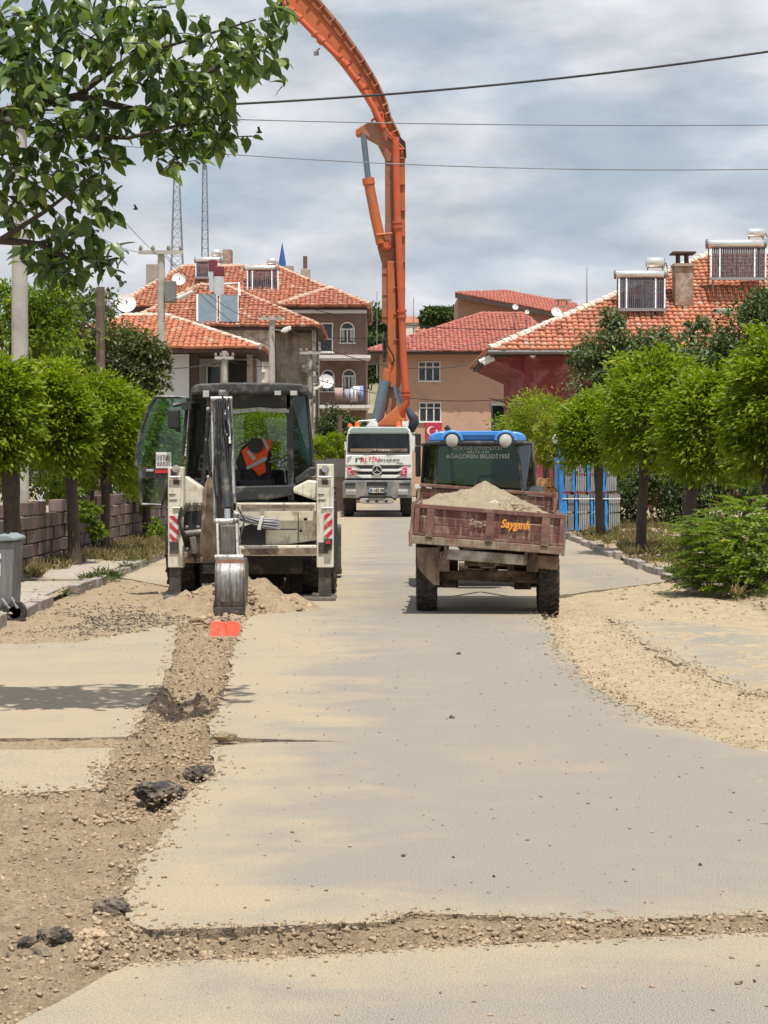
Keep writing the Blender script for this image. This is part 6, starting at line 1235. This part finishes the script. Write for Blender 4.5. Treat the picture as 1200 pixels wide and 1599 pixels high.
# wheeled bin
Z2 = zoomer(0, 680, 4.0); bn = thing('wheeled_bin', 'grey wheeled rubbish bin cut off by the left edge', 'rubbish bin', (-4.8, 23.9, .0))
yb = 23.6; m = MB(); zp(m, Z2, [(-140, 660), (88, 665), (70, 1080), (-110, 1090)], yb, yb+.6); M_BIN = mat('grey bin plastic', (.14, .15, .165), .5, var=.12, streak=((.25, .23, .2), .4, 10)); m.build('bin_body', M_BIN, bn, bevel=.02)
m = MB(); zp(m, Z2, [(-150, 625), (40, 618), (98, 640), (98, 660), (-150, 668)], yb-.04, yb+.64); m.build('lid', mat('pale bin lid', (.24, .29, .30), .5), bn, bevel=.02)
m = MB(); zr(m, Z2, -60, 612, -10, 628, yb, yb+.5); zr(m, Z2, 36, 606, 52, 622, yb+.1, yb+.2); m.build('lid_handle', M_INT, bn)
m = MB(); zr(m, Z2, -30, 740, 6, 770, yb-.01, yb+.01); zr(m, Z2, -40, 800, 2, 880, yb-.008, yb+.01); m.build('bin_label', M_PAPER, bn)
for zx in (-75, 96): 
    w_ = Z2(zx, 1105, yb-.02); hb2 = MB(); hb2.lathe([(.075, -.03), (.075, .03)], w_, 'y', 16); wo_ = hb2.build('wheel', M_STEEL, bn, 40); t_ = MB(); t_.lathe([(.075, -.03), (.135, -.035), (.15, 0), (.135, .035), (.075, .03)], w_, 'y', 20); t_.build('tyre', M_RUBBER, wo_, 50)
m = MB(); zt(m, Z2, [(10, 1020, yb-.04), (60, 1080, yb-.04)], .02); zt(m, Z2, [(70, 1010, yb-.04), (110, 1080, yb-.04)], .02); zt(m, Z2, [(-100, 1105, yb), (96, 1105, yb)], .02); m.build('axle_frame', M_ALU, bn, 40)
# concrete blocks on pallets in blue wrapping
M_CBLK = mat('grey concrete block', (.36, .36, .35), .9, var=.15, vs=6, bump=.3, bs=30); M_BWRAP = mat('blue plastic wrapping', (.04, .24, .62), .4, var=.35, vs=4); M_PAL = mat('pallet wood', (.20, .11, .075), .9, var=.2)
Z4 = zoomer(840, 640, 7.5)
pos_ = ['leftmost', 'second', 'third', 'rightmost']
for tier, (y0, y1, cols) in enumerate(((560, 960, ((232, 400), (405, 570), (580, 735), (760, 925))), (985, 1420, ((285, 425), (440, 610), (622, 770), (785, 965))))):
    for i, (x0, x1) in enumerate(cols):
        Yp = 53.5 if tier else 53.7; a = Z4(x0, y1, Yp); b = Z4(x1, y0, Yp); o = thing('block_pallet', '%s blue wrapped stack of grey concrete blocks, %s tier' % (pos_[i], 'lower' if tier else 'upper'), 'block stack', (a.x, Yp, a.z), 'wrapped block stacks')
        m = MB(); m.bx(a.x-.05, b.x+.05, Yp-.05, Yp+1.0, a.z-.14, a.z-.03); m.build('pallet', M_PAL, o)
        w = (b.x-a.x); hh = (b.z-a.z)/2; wl_ = .26 if i else .5
        m = MB(); m.prism([(a.x, a.z), (a.x+w*wl_, a.z), (a.x+w*(wl_-.08), a.z+hh*.5), (a.x+w*(wl_-.06), a.z+hh*1.3), (a.x+w*(wl_-.16), b.z), (a.x, b.z+.02)], 'y', Yp-.04, Yp+.95); m.build('blue_wrap', M_BWRAP, o)
        for r in range(2):
            for k in range(3):
                x = a.x+w*wl_+w*(1-wl_)*k/3; m = MB(); zz = a.z+hh*r
                ww = w*(1-wl_)/3; m.bx(x+.01, x+ww*.36, Yp, Yp+.9, zz+.02, zz+hh-.02); m.bx(x+ww*.62, x+ww-.005, Yp, Yp+.9, zz+.02, zz+hh-.02); m.bx(x+ww*.36, x+ww*.62, Yp+.04, Yp+.9, zz+.06, zz+hh-.06); m.build('concrete_block', M_CBLK, o)
        m = MB(); m.bx(a.x-.02, b.x+.02, Yp-.06, Yp-.045, a.z+hh*1.72, a.z+hh*1.78); m.build('white_strap', M_PAPER, o)
bpst = thing('blue_post', 'slim post wrapped in blue plastic with a white lamp above the block stacks', 'post', tuple(Z4(275, 560, 53.2))); m = MB(); a = Z4(275, 560, 53.2); b = Z4(272, 125, 53.2); zb_ = 0.
m.tube([(a.x, 53.2, 0), a, Z4(285, 420, 53.2), Z4(262, 300, 53.2), Z4(285, 200, 53.2), b], [.03, .06, .12, .07, .1, .08], 8); m.build('wrapped_shaft', M_BWRAP, bpst, 40); m = MB(); m.sph(Z4(212, 335, 53.1), (.10, .08, .15), 8, 6); m.build('white_lamp', M_FRAME, bpst, 60); m = MB(); m.tube([Z4(235, 350, 53.1), Z4(265, 360, 53.2)], .02, 5); m.build('lamp_arm', M_GUTTER, bpst)
m = MB()
for i in range(34): c = Z4(20+random.random()*165, 830+random.random()*180, 50+random.random()*.4); m.lathe([(.10, -.5), (.10, .0), (.06, .01)], c, 'y', 8)
fw = m.build('firewood_pile', mat('cut firewood', (.36, .19, .09), .9, var=.45, vs=8), None, 40, loc=tuple(Z4(100, 1010, 50))); tag(fw, 'heap of orange brown cut firewood behind the right side of the trailer', 'firewood')

# =================================================================== trees and plants
M_BARK = mat('grey brown bark', (.075, .058, .046), .95, var=.3, vs=9, streak=((.06, .045, .035), .5, 25), bump=.8, bs=30)
M_TWIG = mat('dark twig', (.06, .045, .035), .9, var=.2)
LM_POL = leafmat('bright pollard leaf', (.12, .175, .008), (.32, .40, .015), (.52, .50, .02), .48)
LM_YEL = leafmat('yellow green leaf', (.17, .21, .012), (.33, .34, .02), (.42, .38, .02), .42)
LM_GREY = leafmat('dull fruit leaf', (.085, .12, .045), (.16, .20, .085), (.22, .25, .12), .3)
LM_RED = leafmat('reddish tinted leaf', (.065, .095, .024), (.135, .16, .04), (.22, .12, .045), .28)
LM_DARK = leafmat('dark green leaf', (.045, .08, .024), (.10, .145, .042), (.15, .20, .06), .28)
LM_BUSH = leafmat('bush leaf', (.09, .155, .014), (.25, .33, .022), (.44, .45, .03), .44)
LM_WAL = leafmat('large glossy leaf', (.045, .085, .020), (.125, .19, .038), (.22, .28, .06), .36, .36)
LM_DRY = leafmat('dry grass blade', (.30, .24, .11), (.42, .35, .19), (.20, .22, .08), .2, .7)
LM_WEED = leafmat('weed blade', (.07, .11, .03), (.14, .18, .06), (.25, .23, .10), .25, .6)
def leafcloud(name, Cn, D, ln, wr, m, parent, rn, fold=.25, kind=None, droop=.15):
    """one folded diamond blade per point; Cn centres, D directions"""
    n = len(Cn); D = D/np.linalg.norm(D, axis=1, keepdims=True); r = rng.normal(size=(n, 3)); r[:, 2] = np.abs(r[:, 2])*.8+.5; S = np.cross(D, r); S /= np.linalg.norm(S, axis=1, keepdims=True)+1e-9; U = np.cross(S, D)
    U *= np.sign(U[:, 2:3]+1e-9); ln = np.broadcast_to(ln, (n,))[:, None]; w = ln*wr/2
    b = Cn; t = Cn+D*ln-U*ln*droop; mid = Cn+D*ln*.45; l = mid+S*w+U*w*fold; r_ = mid-S*w+U*w*fold
    V = np.stack([b, l, t, r_], 1).reshape(-1, 3); i4 = np.arange(n)[:, None]*4; Fc = np.concatenate([i4+np.array([[0, 1, 2]]), i4+np.array([[0, 2, 3]])], 1).reshape(-1, 3)
    me = fast(name, V, Fc); setrnd(me, np.repeat(np.clip(rn, 0, 1), 2)); return link(name, me, m, parent, kind=kind)
def clumps(c, r, ncl, per, lo=.55, flat=1.0, spread=.16, dn=-.6):
    """clump centres through an ellipsoid's outer volume, leaves round each clump"""
    c = np.array(c); r = np.array(r); v = rng.normal(size=(ncl, 3)); v /= np.linalg.norm(v, axis=1, keepdims=True); v = v[v[:, 2] > dn]; ncl = len(v)
    lump = 1+.24*fbm(v[:, 0]*2.2+c[0]*3, v[:, 1]*2.2+v[:, 2]*1.9+c[1], 3, 91)
    k = (lo+(1-lo)*rng.random(ncl)**.6)*lump; cc = c+v*r*k[:, None]
    pc = np.repeat(cc, per, 0)+rng.normal(size=(ncl*per, 3))*r.mean()*spread*np.array([1, 1, .6*flat]); out = np.repeat(v, per, 0)
    return pc, out, np.repeat(rng.random(ncl), per)
def trunk(parent, pts, rs, m=M_BARK, n=10, name='trunk'):
    mb = MB(); P_ = [Vector(p) for p in pts]; Q_ = []; R_ = []
    for i in range(len(P_)-1):
        for k in range(3): Q_.append(P_[i].lerp(P_[i+1], k/3)+Vector((random.gauss(0, .06*rs[i]), random.gauss(0, .06*rs[i]), 0))); R_.append((rs[i]+(rs[i+1]-rs[i])*k/3)*random.uniform(.94, 1.07))
    Q_.append(P_[-1]); R_.append(rs[-1]); mb.tube(Q_, R_, n); return mb.build(name, m, parent, 60)
def pollard(px, py, cpx, cpy, rxp, rzp, label, r0=.11, m=LM_POL, n=330, per=42, z0=.08, Y=None, lsz=.128):
    Y = Y or F*(H-z0)/(py-HY); s = F/Y; b = Vector(((px-600)/s, Y, z0)); c = P(cpx, cpy, Y); rx = rxp/s*1.12; rz = rzp/s*1.03; lsz *= random.uniform(.85, 1.12); n = int(n*random.uniform(.85, 1.15))
    o = thing('pollard_tree', label, 'tree', tuple(b), 'pollarded street trees'); top = Vector((b.x*.7+c.x*.3, Y, c.z-rz*.62))
    trunk(o, [b-Vector((0, 0, .1)), b+(top-b)*.15, b+(top-b)*.6, top], [r0*1.25, r0, r0*.9, r0*1.1])
    for k in range(7):
        a = k*2.4+random.random(); e = c+Vector((math.cos(a)*rx*.6, math.sin(a)*rx*.6, random.uniform(-.1, .45)*rz)); trunk(o, [top-Vector((0, 0, .05)), (top+e)/2+Vector((0, 0, .06)), e], [r0*.45, r0*.25, r0*.08], name='branch', n=6)
    pc, out, rc = clumps(c, (rx, rx, rz), n, per, .5, spread=.13, dn=-.8)
    D = out*np.array([1.1, 1.1, .5])+rng.normal(size=pc.shape)*.33+np.array([0, 0, -.10]); topf = np.clip((pc[:, 2]-c.z)/rz, -1, 1)
    rn = .42*rc+.4*rng.random(len(pc))+.16*np.clip(topf, 0, 1)          # paler leaves towards the top of a shorn crown
    leafcloud('crown', pc, D, lsz*(.7+.6*rng.random(len(pc))), .40, m, o, rn, kind=None); return o
pollard(22, 910, 2, 660, 50, 92, 'pollard tree at the left edge behind the grey bin', .14)
pollard(118, 882, 88, 665, 50, 88, 'pollard tree with thick dark trunk, second from the left edge', .115)
pollard(165, 866, 162, 684, 60, 92, 'pollard tree with leaning trunk, third on the left pavement beside the digger door', .095)
pollard(230, 845, 226, 700, 48, 82, 'pollard tree seen through the glass of the open digger door', .10)
pollard(148, 862, 130, 700, 40, 60, 'thin trunked pollard tree against the block wall between two thicker ones', .05, n=90)
pollard(395, 790, 408, 690, 50, 55, 'round pollard tree seen through the digger cab', .11, Y=66)
pollard(520, 785, 516, 702, 28, 22, 'small round green tree right of the digger cab by the post', .08, Y=88, n=110)
pollard(1200, 905, 1212, 645, 62, 118, 'tall pollard tree cut off by the right edge', .12)
pollard(1070, 872, 1116, 672, 64, 95, 'pollard tree with thick straight trunk beside the large bush', .125)
pollard(1000, 861, 1028, 650, 72, 92, 'largest pollard tree on the right, in the middle of its row', .11)
pollard(938, 837, 926, 680, 50, 60, 'pollard tree in front of the blue block stacks', .12)
pollard(868, 830, 872, 690, 30, 44, 'yellowish small pollard tree by the blue post', .09, LM_YEL, n=130, Y=57)
pollard(855, 815, 848, 675, 62, 58, 'wide pollard tree furthest along the right side behind the tractor cab', .11, Y=69)
def wild(name, label, cat, base, tk, blobs, m, lsz, per=30, lo=.35, group=None, dens=1.0, wr=.5, bark=M_BARK, r0=.12):
    o = thing(name, label, cat, base, group); b = Vector(base); cs = []
    for t in tk: trunk(o, [b-Vector((0, 0, .1))]+[Vector(p) for p in t], [r0]+[r0*.7*(1-.75*i/len(t)) for i in range(1, len(t)+1)], bark, 8)
    PC, O_, RC = [], [], []
    for c, r, n in blobs:
        pc, out, rc = clumps(c, r, int(n*dens), per, lo, spread=.2, dn=-.95); PC.append(pc); O_.append(out); RC.append(rc)
        trunk(o, [b+(Vector(c)-b)*.45, b+(Vector(c)-b)*.75, Vector(c)], [r0*.4, r0*.25, .02], bark, 6, 'branch')
    PC = np.concatenate(PC); O_ = np.concatenate(O_); RC = np.concatenate(RC); D = O_*.6+rng.normal(size=PC.shape)*.7+np.array([0, 0, -.35])
    leafcloud('crown', PC, D, lsz*(.6+.7*rng.random(len(PC))), wr, m, o, .5*RC+.5*rng.random(len(PC))); return o
def blob(px, py, rp, Y, n=60, ry=None, k=1.0): s = F/Y; return (tuple(P(px, py, Y)), (rp/s, (ry or rp)/s, rp*k/s), n)
def base_at(px, Y): v = P(px, 0, Y); return (v.x, Y, .05)
wild('fruit_tree', 'mid green leafy tree behind the concrete pole at the left edge', 'tree', base_at(30, 37), [[P(30, 700, 37), P(35, 600, 37)]], [blob(15, 490, 55, 37, 90), blob(75, 540, 60, 37, 100), blob(20, 600, 70, 37.5, 90), blob(95, 620, 45, 38, 60), blob(70, 480, 40, 37, 45)], LM_BUSH, .12, 26)
wild('fruit_tree', 'dark tree with reddish leaves left of the white house', 'tree', base_at(170, 47), [[P(168, 720, 47), P(165, 600, 47), P(170, 540, 47)]], [blob(120, 520, 60, 46, 110), blob(180, 560, 62, 47, 130), blob(140, 620, 75, 47, 120), blob(225, 545, 30, 47, 40), blob(240, 600, 26, 47, 34), blob(205, 640, 55, 47, 80), blob(245, 665, 24, 47, 28), blob(90, 480, 40, 46, 50), blob(250, 560, 16, 47, 14), blob(150, 480, 32, 47, 36)], LM_RED, .13, 24)
wild('fruit_tree', 'dull grey green fruit tree before the tiled roof of the red house', 'tree', base_at(965, 64), [[P(965, 720, 64), P(962, 620, 64), P(960, 560, 64)]], [blob(950, 545, 44, 64, 80), blob(985, 560, 46, 64, 85), blob(930, 590, 42, 64, 75), blob(1000, 610, 50, 64, 70), blob(952, 620, 45, 64, 70), blob(955, 500, 20, 64, 24), blob(1020, 540, 30, 64, 40), blob(900, 560, 14, 64, 10), blob(1090, 505, 16, 64, 14), blob(1070, 545, 34, 64, 45)], LM_GREY, .17, 22)
wild('broadleaf_tree', 'dark green tree rising at the right edge behind the pollards', 'tree', base_at(1165, 58), [[P(1165, 700, 58), P(1160, 600, 58)]], [blob(1130, 570, 55, 58, 100), blob(1180, 530, 55, 58, 110), blob(1200, 480, 40, 58, 70), blob(1090, 590, 45, 58, 80), blob(1215, 580, 60, 58, 80), blob(1150, 640, 60, 58, 90), blob(1060, 620, 40, 58, 55)], LM_DARK, .17, 24)
wild('shrub', 'loose shrub growing behind the pollard trunks right of the block stacks', 'shrub', base_at(1010, 57), [], [blob(985, 755, 36, 57, 70), blob(1030, 755, 48, 57, 100), blob(1090, 750, 50, 57, 100), blob(1150, 760, 50, 57, 100), blob(980, 700, 40, 60, 60), blob(1050, 720, 50, 62, 90), blob(1120, 715, 50, 62, 90), blob(1190, 740, 50, 62, 80), blob(975, 790, 30, 58, 40), blob(1070, 795, 40, 58, 50)], LM_DARK, .14, 26, r0=.05)
wild('broadleaf_tree', 'dark shrubby tree below the laundry balcony left of the pump truck', 'tree', base_at(535, 97), [[P(535, 720, 97), P(533, 670, 97)]], [blob(520, 660, 26, 97, 60), blob(548, 672, 24, 97, 55), blob(530, 690, 30, 97, 60), blob(508, 680, 18, 97, 30)], LM_DARK, .18, 26)
wild('shrub', 'dark dense shrub filling the gap above the block wall under the pollard crowns', 'shrub', base_at(140, 53), [], [blob(40, 735, 50, 53, 90), blob(110, 740, 50, 53, 90), blob(180, 735, 50, 53, 90), blob(235, 745, 34, 53, 60), blob(230, 640, 30, 56, 40)], LM_DARK, .14, 26, r0=.05)
wild('shrub', 'bright low shrub on top of the block wall between the pollard trunks', 'shrub', (-6.5, 38, 1.0), [], [blob(95, 765, 26, 38, 40), blob(135, 800, 18, 37, 26), blob(150, 830, 12, 37, 14)], LM_BUSH, .10, 24, r0=.03)
wild('shrub', 'weedy green shrub at the end of the block wall under the digger door', 'shrub', (-5.5, 45, .05), [], [blob(245, 830, 18, 45, 30), blob(215, 790, 20, 47, 26)], LM_BUSH, .09, 24, r0=.03)
# the big bush by the right kerb: arching sprays of small leaflets
bu = thing('robinia_bush', 'large bright green bush spreading over the right kerb', 'bush', (5.3, 28.0, .03))
PC, DD, RN = [], [], []
for k in range(950):
    a = random.uniform(0, 6.28); h = random.random(); rr = math.sqrt(random.random()); b = Vector((5.42+1.0*rr*math.cos(a), 28.2+.8*rr*math.sin(a), .1+1.5*h*(1-.4*rr)))
    d = Vector((math.cos(a)*(.5+rr), math.sin(a)*(.5+rr), random.uniform(-.1, .7))).normalized(); Ls = random.uniform(.25, .5); sd = d.cross(Vector((0, 0, 1))).normalized(); tone = random.random()
    for i in range(13):
        t = (i+1)/13; p = b+d*Ls*t-Vector((0, 0, .25*Ls*t*t))
        for sg in (-1, 1): PC.append(p[:]); v = sd*sg+d*.35+Vector((0, 0, random.uniform(-.35, .1))); DD.append(v[:]); RN.append(.55*tone+.35*random.random()+.12*h)
leafcloud('foliage', np.array(PC), np.array(DD), .062*(.7+.6*rng.random(len(PC))), .45, LM_BUSH, bu, np.array(RN))
for k in range(9): trunk(bu, [(5.4+random.gauss(0, .1), 28.2, 0), (5.4+random.gauss(0, .4), 28.2+random.gauss(0, .3), .6), (5.4+random.gauss(0, .6), 28.2+random.gauss(0, .5), 1.1)], [.02, .014, .006], M_TWIG, 5, 'stem')
# trees and woods on the far hill
for i, (px, py, rp, Y, lab) in enumerate([(588, 500, 22, 240, 'dark far tree between the brown house and the boom, upper one'), (586, 545, 26, 215, 'dark far tree between the brown house and the boom, lower one'), (672, 494, 12, 260, 'far conifer clump right of the boom, left one'), (688, 492, 13, 260, 'far conifer clump right of the boom, tallest one'), (709, 488, 9, 270, 'far dark tree touching the brown single pitch building'), (576, 575, 16, 205, 'low far bush beside the brown house wall')]):
    s = F/Y; wild('far_tree', lab, 'tree', (P(px, 0, Y).x, Y, P(0, py+rp, Y).z-3), [], [blob(px, py, rp, Y, 60), blob(px+rp*.5, py+rp*.3, rp*.7, Y, 40), blob(px-rp*.4, py+rp*.35, rp*.7, Y, 40)], LM_DARK, .75, 16, r0=.2, group='trees on the far hill')

# ---------------- foreground tree with large leaves
wt = thing('broadleaf_tree', 'foreground tree at upper left with large glossy leaves overhanging the road', 'tree', (-5.3, 14.4, .06))
trunk(wt, [(-5.3, 14.4, 0), (-5.2, 14.4, 1.2), (-5.0, 14.3, 2.6), (-4.7, 14.3, 3.4)], [.19, .16, .14, .12])
YW = 14.2
limbs = [[(-4.7, 14.3, 3.4), P(-160, 420, YW), P(0, 375, YW), P(60, 380, YW), P(130, 360, YW)], [(-4.7, 14.3, 3.4), P(-200, 250, YW), P(-20, 180, YW+.3), P(120, 150, YW+.3), P(230, 175, YW+.2), P(330, 110, YW), P(420, 65, YW)], [(-4.7, 14.3, 3.4), P(-180, 100, YW), P(0, 40, YW+.4), P(120, 20, YW+.5), P(260, 10, YW+.4)], [P(-20, 180, YW+.3), P(80, 210, YW), P(200, 215, YW-.2), P(280, 195, YW-.2), P(330, 190, YW-.1)], [P(0, 375, YW), P(70, 330, YW-.2), P(150, 270, YW-.2)], [P(60, 380, YW), P(110, 405, YW), P(175, 400, YW)], [P(120, 150, YW+.3), P(200, 90, YW+.4), P(300, 60, YW+.3), P(400, 30, YW+.2)]]
for i, l in enumerate(limbs): trunk(wt, l, [(.05 if i < 3 else .02)*(1-.88*k/(len(l)-1))+.004 for k in range(len(l))], M_TWIG if i > 2 else M_BARK, 7, 'limb')
rs_ = random.Random(5)
blobs_ = [(40, 45, 78, 190), (130, 40, 62, 130), (210, 22, 34, 60), (110, 130, 80, 190), (30, 150, 70, 150), (205, 100, 48, 100), (230, 165, 45, 80), (280, 195, 50, 130), (325, 180, 44, 110), (310, 225, 34, 70), (345, 130, 36, 70), (375, 85, 32, 60), (330, 70, 28, 36), (415, 62, 30, 52), (432, 90, 16, 16), (400, 112, 16, 14), (150, 215, 58, 110), (60, 250, 72, 140), (130, 285, 44, 66), (40, 320, 44, 70), (165, 330, 22, 22), (60, 385, 34, 38), (110, 370, 44, 60), (120, 415, 46, 70), (165, 400, 30, 40), (85, 430, 26, 26), (300, 50, 26, 26), (265, 12, 34, 50), (290, 130, 26, 30), (270, 95, 26, 24), (235, 55, 20, 16), (350, 205, 22, 26), (440, 15, 10, 5), (-60, 150, 120, 150), (-60, 330, 90, 90)]
# five leaf shapes, shared: oval blade bent along the midrib
def leafshape(i):
    r = random.Random(40+i); n = 5; ws = [.0, .30, .42, .36, .2, 0]; cv = r.uniform(.05, .35); V = []; 
    for k in range(n+1):
        t = k/n; zc = -cv*t*t; w = ws[k]*r.uniform(.9, 1.1); V += [(t, -w*.68, zc+w*r.uniform(.12, .3)), (t, 0, zc), (t, w*.68, zc+w*r.uniform(.12, .3))]
    Fc = []
    for k in range(n):
        a = 3*k; Fc += [(a, a+1, a+4, a+3), (a+1, a+2, a+5, a+4)]
    return np.array(V), np.array(Fc)
shapes = [leafshape(i) for i in range(5)]; lmesh = []
for i, (V, Fc) in enumerate(shapes):
    for tone in (.1, .3, .5, .75, .95): me = fast('leaf', V, Fc); setrnd(me, [tone]*len(Fc)); me.polygons.foreach_set('use_smooth', [True]*len(Fc)); me.materials.append(LM_WAL); lmesh.append(me)
allv, allf, allr, off, nl = [], [], [], 0, 0
tw = MB(); cand = []
for px, py, rp, n in blobs_:
    for j in range(max(4, int(n/6.3))):
        a = rs_.random()*6.283; q = math.sqrt(rs_.random()); Yc = YW+rs_.uniform(-.55, .65); c = P(px+rp*q*math.cos(a), py+rp*q*math.sin(a), Yc)
        ax_d = Vector((rs_.gauss(.25, .6), rs_.gauss(0, .5), rs_.gauss(-.3, .5))).normalized(); tl = rs_.uniform(.12, .25); tw.tube([c-ax_d*tl, c-ax_d*tl*.4+Vector((0, 0, .01)), c], [.005, .004, .002], 4, False)
        for k in range(7):
            t = k/6; p = c-ax_d*tl*(1-t); d = (Vector((rs_.gauss(0, .7), rs_.gauss(0, .7), rs_.gauss(-.55, .45)))+ax_d*.5).normalized(); u = Vector((rs_.gauss(0, .45), rs_.gauss(-.35, .45), 1)).normalized(); y = u.cross(d).normalized(); z = d.cross(y); sz = rs_.uniform(.07, .175)
            cand.append((p, d, y, z, sz, rs_.randrange(5), rs_.randrange(5)))
tw.build('twig', M_TWIG, wt, 60, kind='stuff')
def infr(p): x = 600+p.x/p.y*F; y = HY-(p.z-H)/p.y*F; return -10 < x < 1200 and -10 < y < 1599
vis = sorted([c for c in cand if infr(c[0])], key=lambda c: c[0].y-c[4]*6); ids = set(id(c) for c in vis[:300])
for c in cand:
    p, d, y, z, sz, sh, tn = c; M = Matrix((d*sz, y*sz, z*sz)).transposed()
    if id(c) in ids:
        o = bpy.data.objects.new('leaf', lmesh[sh*5+tn]); COL.objects.link(o); o.parent = wt; M4 = M.to_4x4(); M4.translation = p-wl(wt); o.matrix_local = M4
    else:
        V, Fc = shapes[sh]; allv.append(V @ np.array(M).T+np.array(p)); allf.append(Fc+off); off += len(V); allr += [(.1, .3, .5, .75, .95)[tn]]*len(Fc)
me = fast('leaves', np.concatenate(allv), np.concatenate(allf)); setrnd(me, allr); me.polygons.foreach_set('use_smooth', [True]*len(me.polygons)); link('leaves', me, LM_WAL, wt, kind='stuff')

# ---------------- weeds and dry grass
def tufts(name, pts, n, h, m, lean=.45, wr=.06):
    pts = np.asarray(pts); C_ = np.repeat(pts, n, 0)+rng.normal(size=(len(pts)*n, 3))*np.array([.05, .05, 0]); D = rng.normal(size=C_.shape)*lean+np.array([0, 0, 1]); leafcloud(name, C_, D, h*(.5+.8*rng.random(len(C_))), wr, m, None, rng.random(len(C_)), .1, 'stuff', .25)
def spread(n, x0, x1, y0, y1, z=.06): return np.stack([rng.uniform(x0, x1, n), rng.uniform(y0, y1, n), np.full(n, z)], 1)
tufts('dry_grass', np.concatenate([spread(260, -6.0, -4.5, 36, 60), spread(420, 5.6, 12, 36, 66), spread(60, 4.8, 6.4, 33, 50), spread(40, -6.1, -5.6, 27, 36), spread(110, 5.0, 9, 22, 34)]), 26, .22, LM_DRY)
tufts('weeds', np.concatenate([spread(50, -4.9, -4.4, 27, 46), spread(26, -4.75, -4.45, 30.5, 32, .05), spread(60, 4.8, 5.6, 30, 34), spread(90, 5.2, 7.2, 42, 52), spread(26, 5.6, 6.6, 24.5, 27), spread(50, -6.0, -5.2, 40, 52), spread(60, 4.9, 8, 22, 31)]), 20, .13, LM_WEED, .7, .14)
# fallen leaf litter and little stones on both verges
x = np.concatenate([rng.uniform(-6.2, -4.4, 900), rng.uniform(4.7, 8, 1300)]); y = np.concatenate([rng.uniform(22, 58, 900), rng.uniform(22, 58, 1300)]); s = .008+.035*rng.random(2200)**3
x2 = rng.uniform(3.3, 9, 1800); y2 = rng.uniform(23.6, 34, 1800); s2_ = .006+.03*rng.random(1800)**3; crumbs('loose_gravel', np.stack([x2, y2, np.where(x2 < 4.8, hsoil(x2, y2), .03)+s2_*.2], 1), s2_, M_STONE, .5)
crumbs('verge_gravel', np.stack([x, y, .085+s*.2], 1), s, M_STONE, .4)
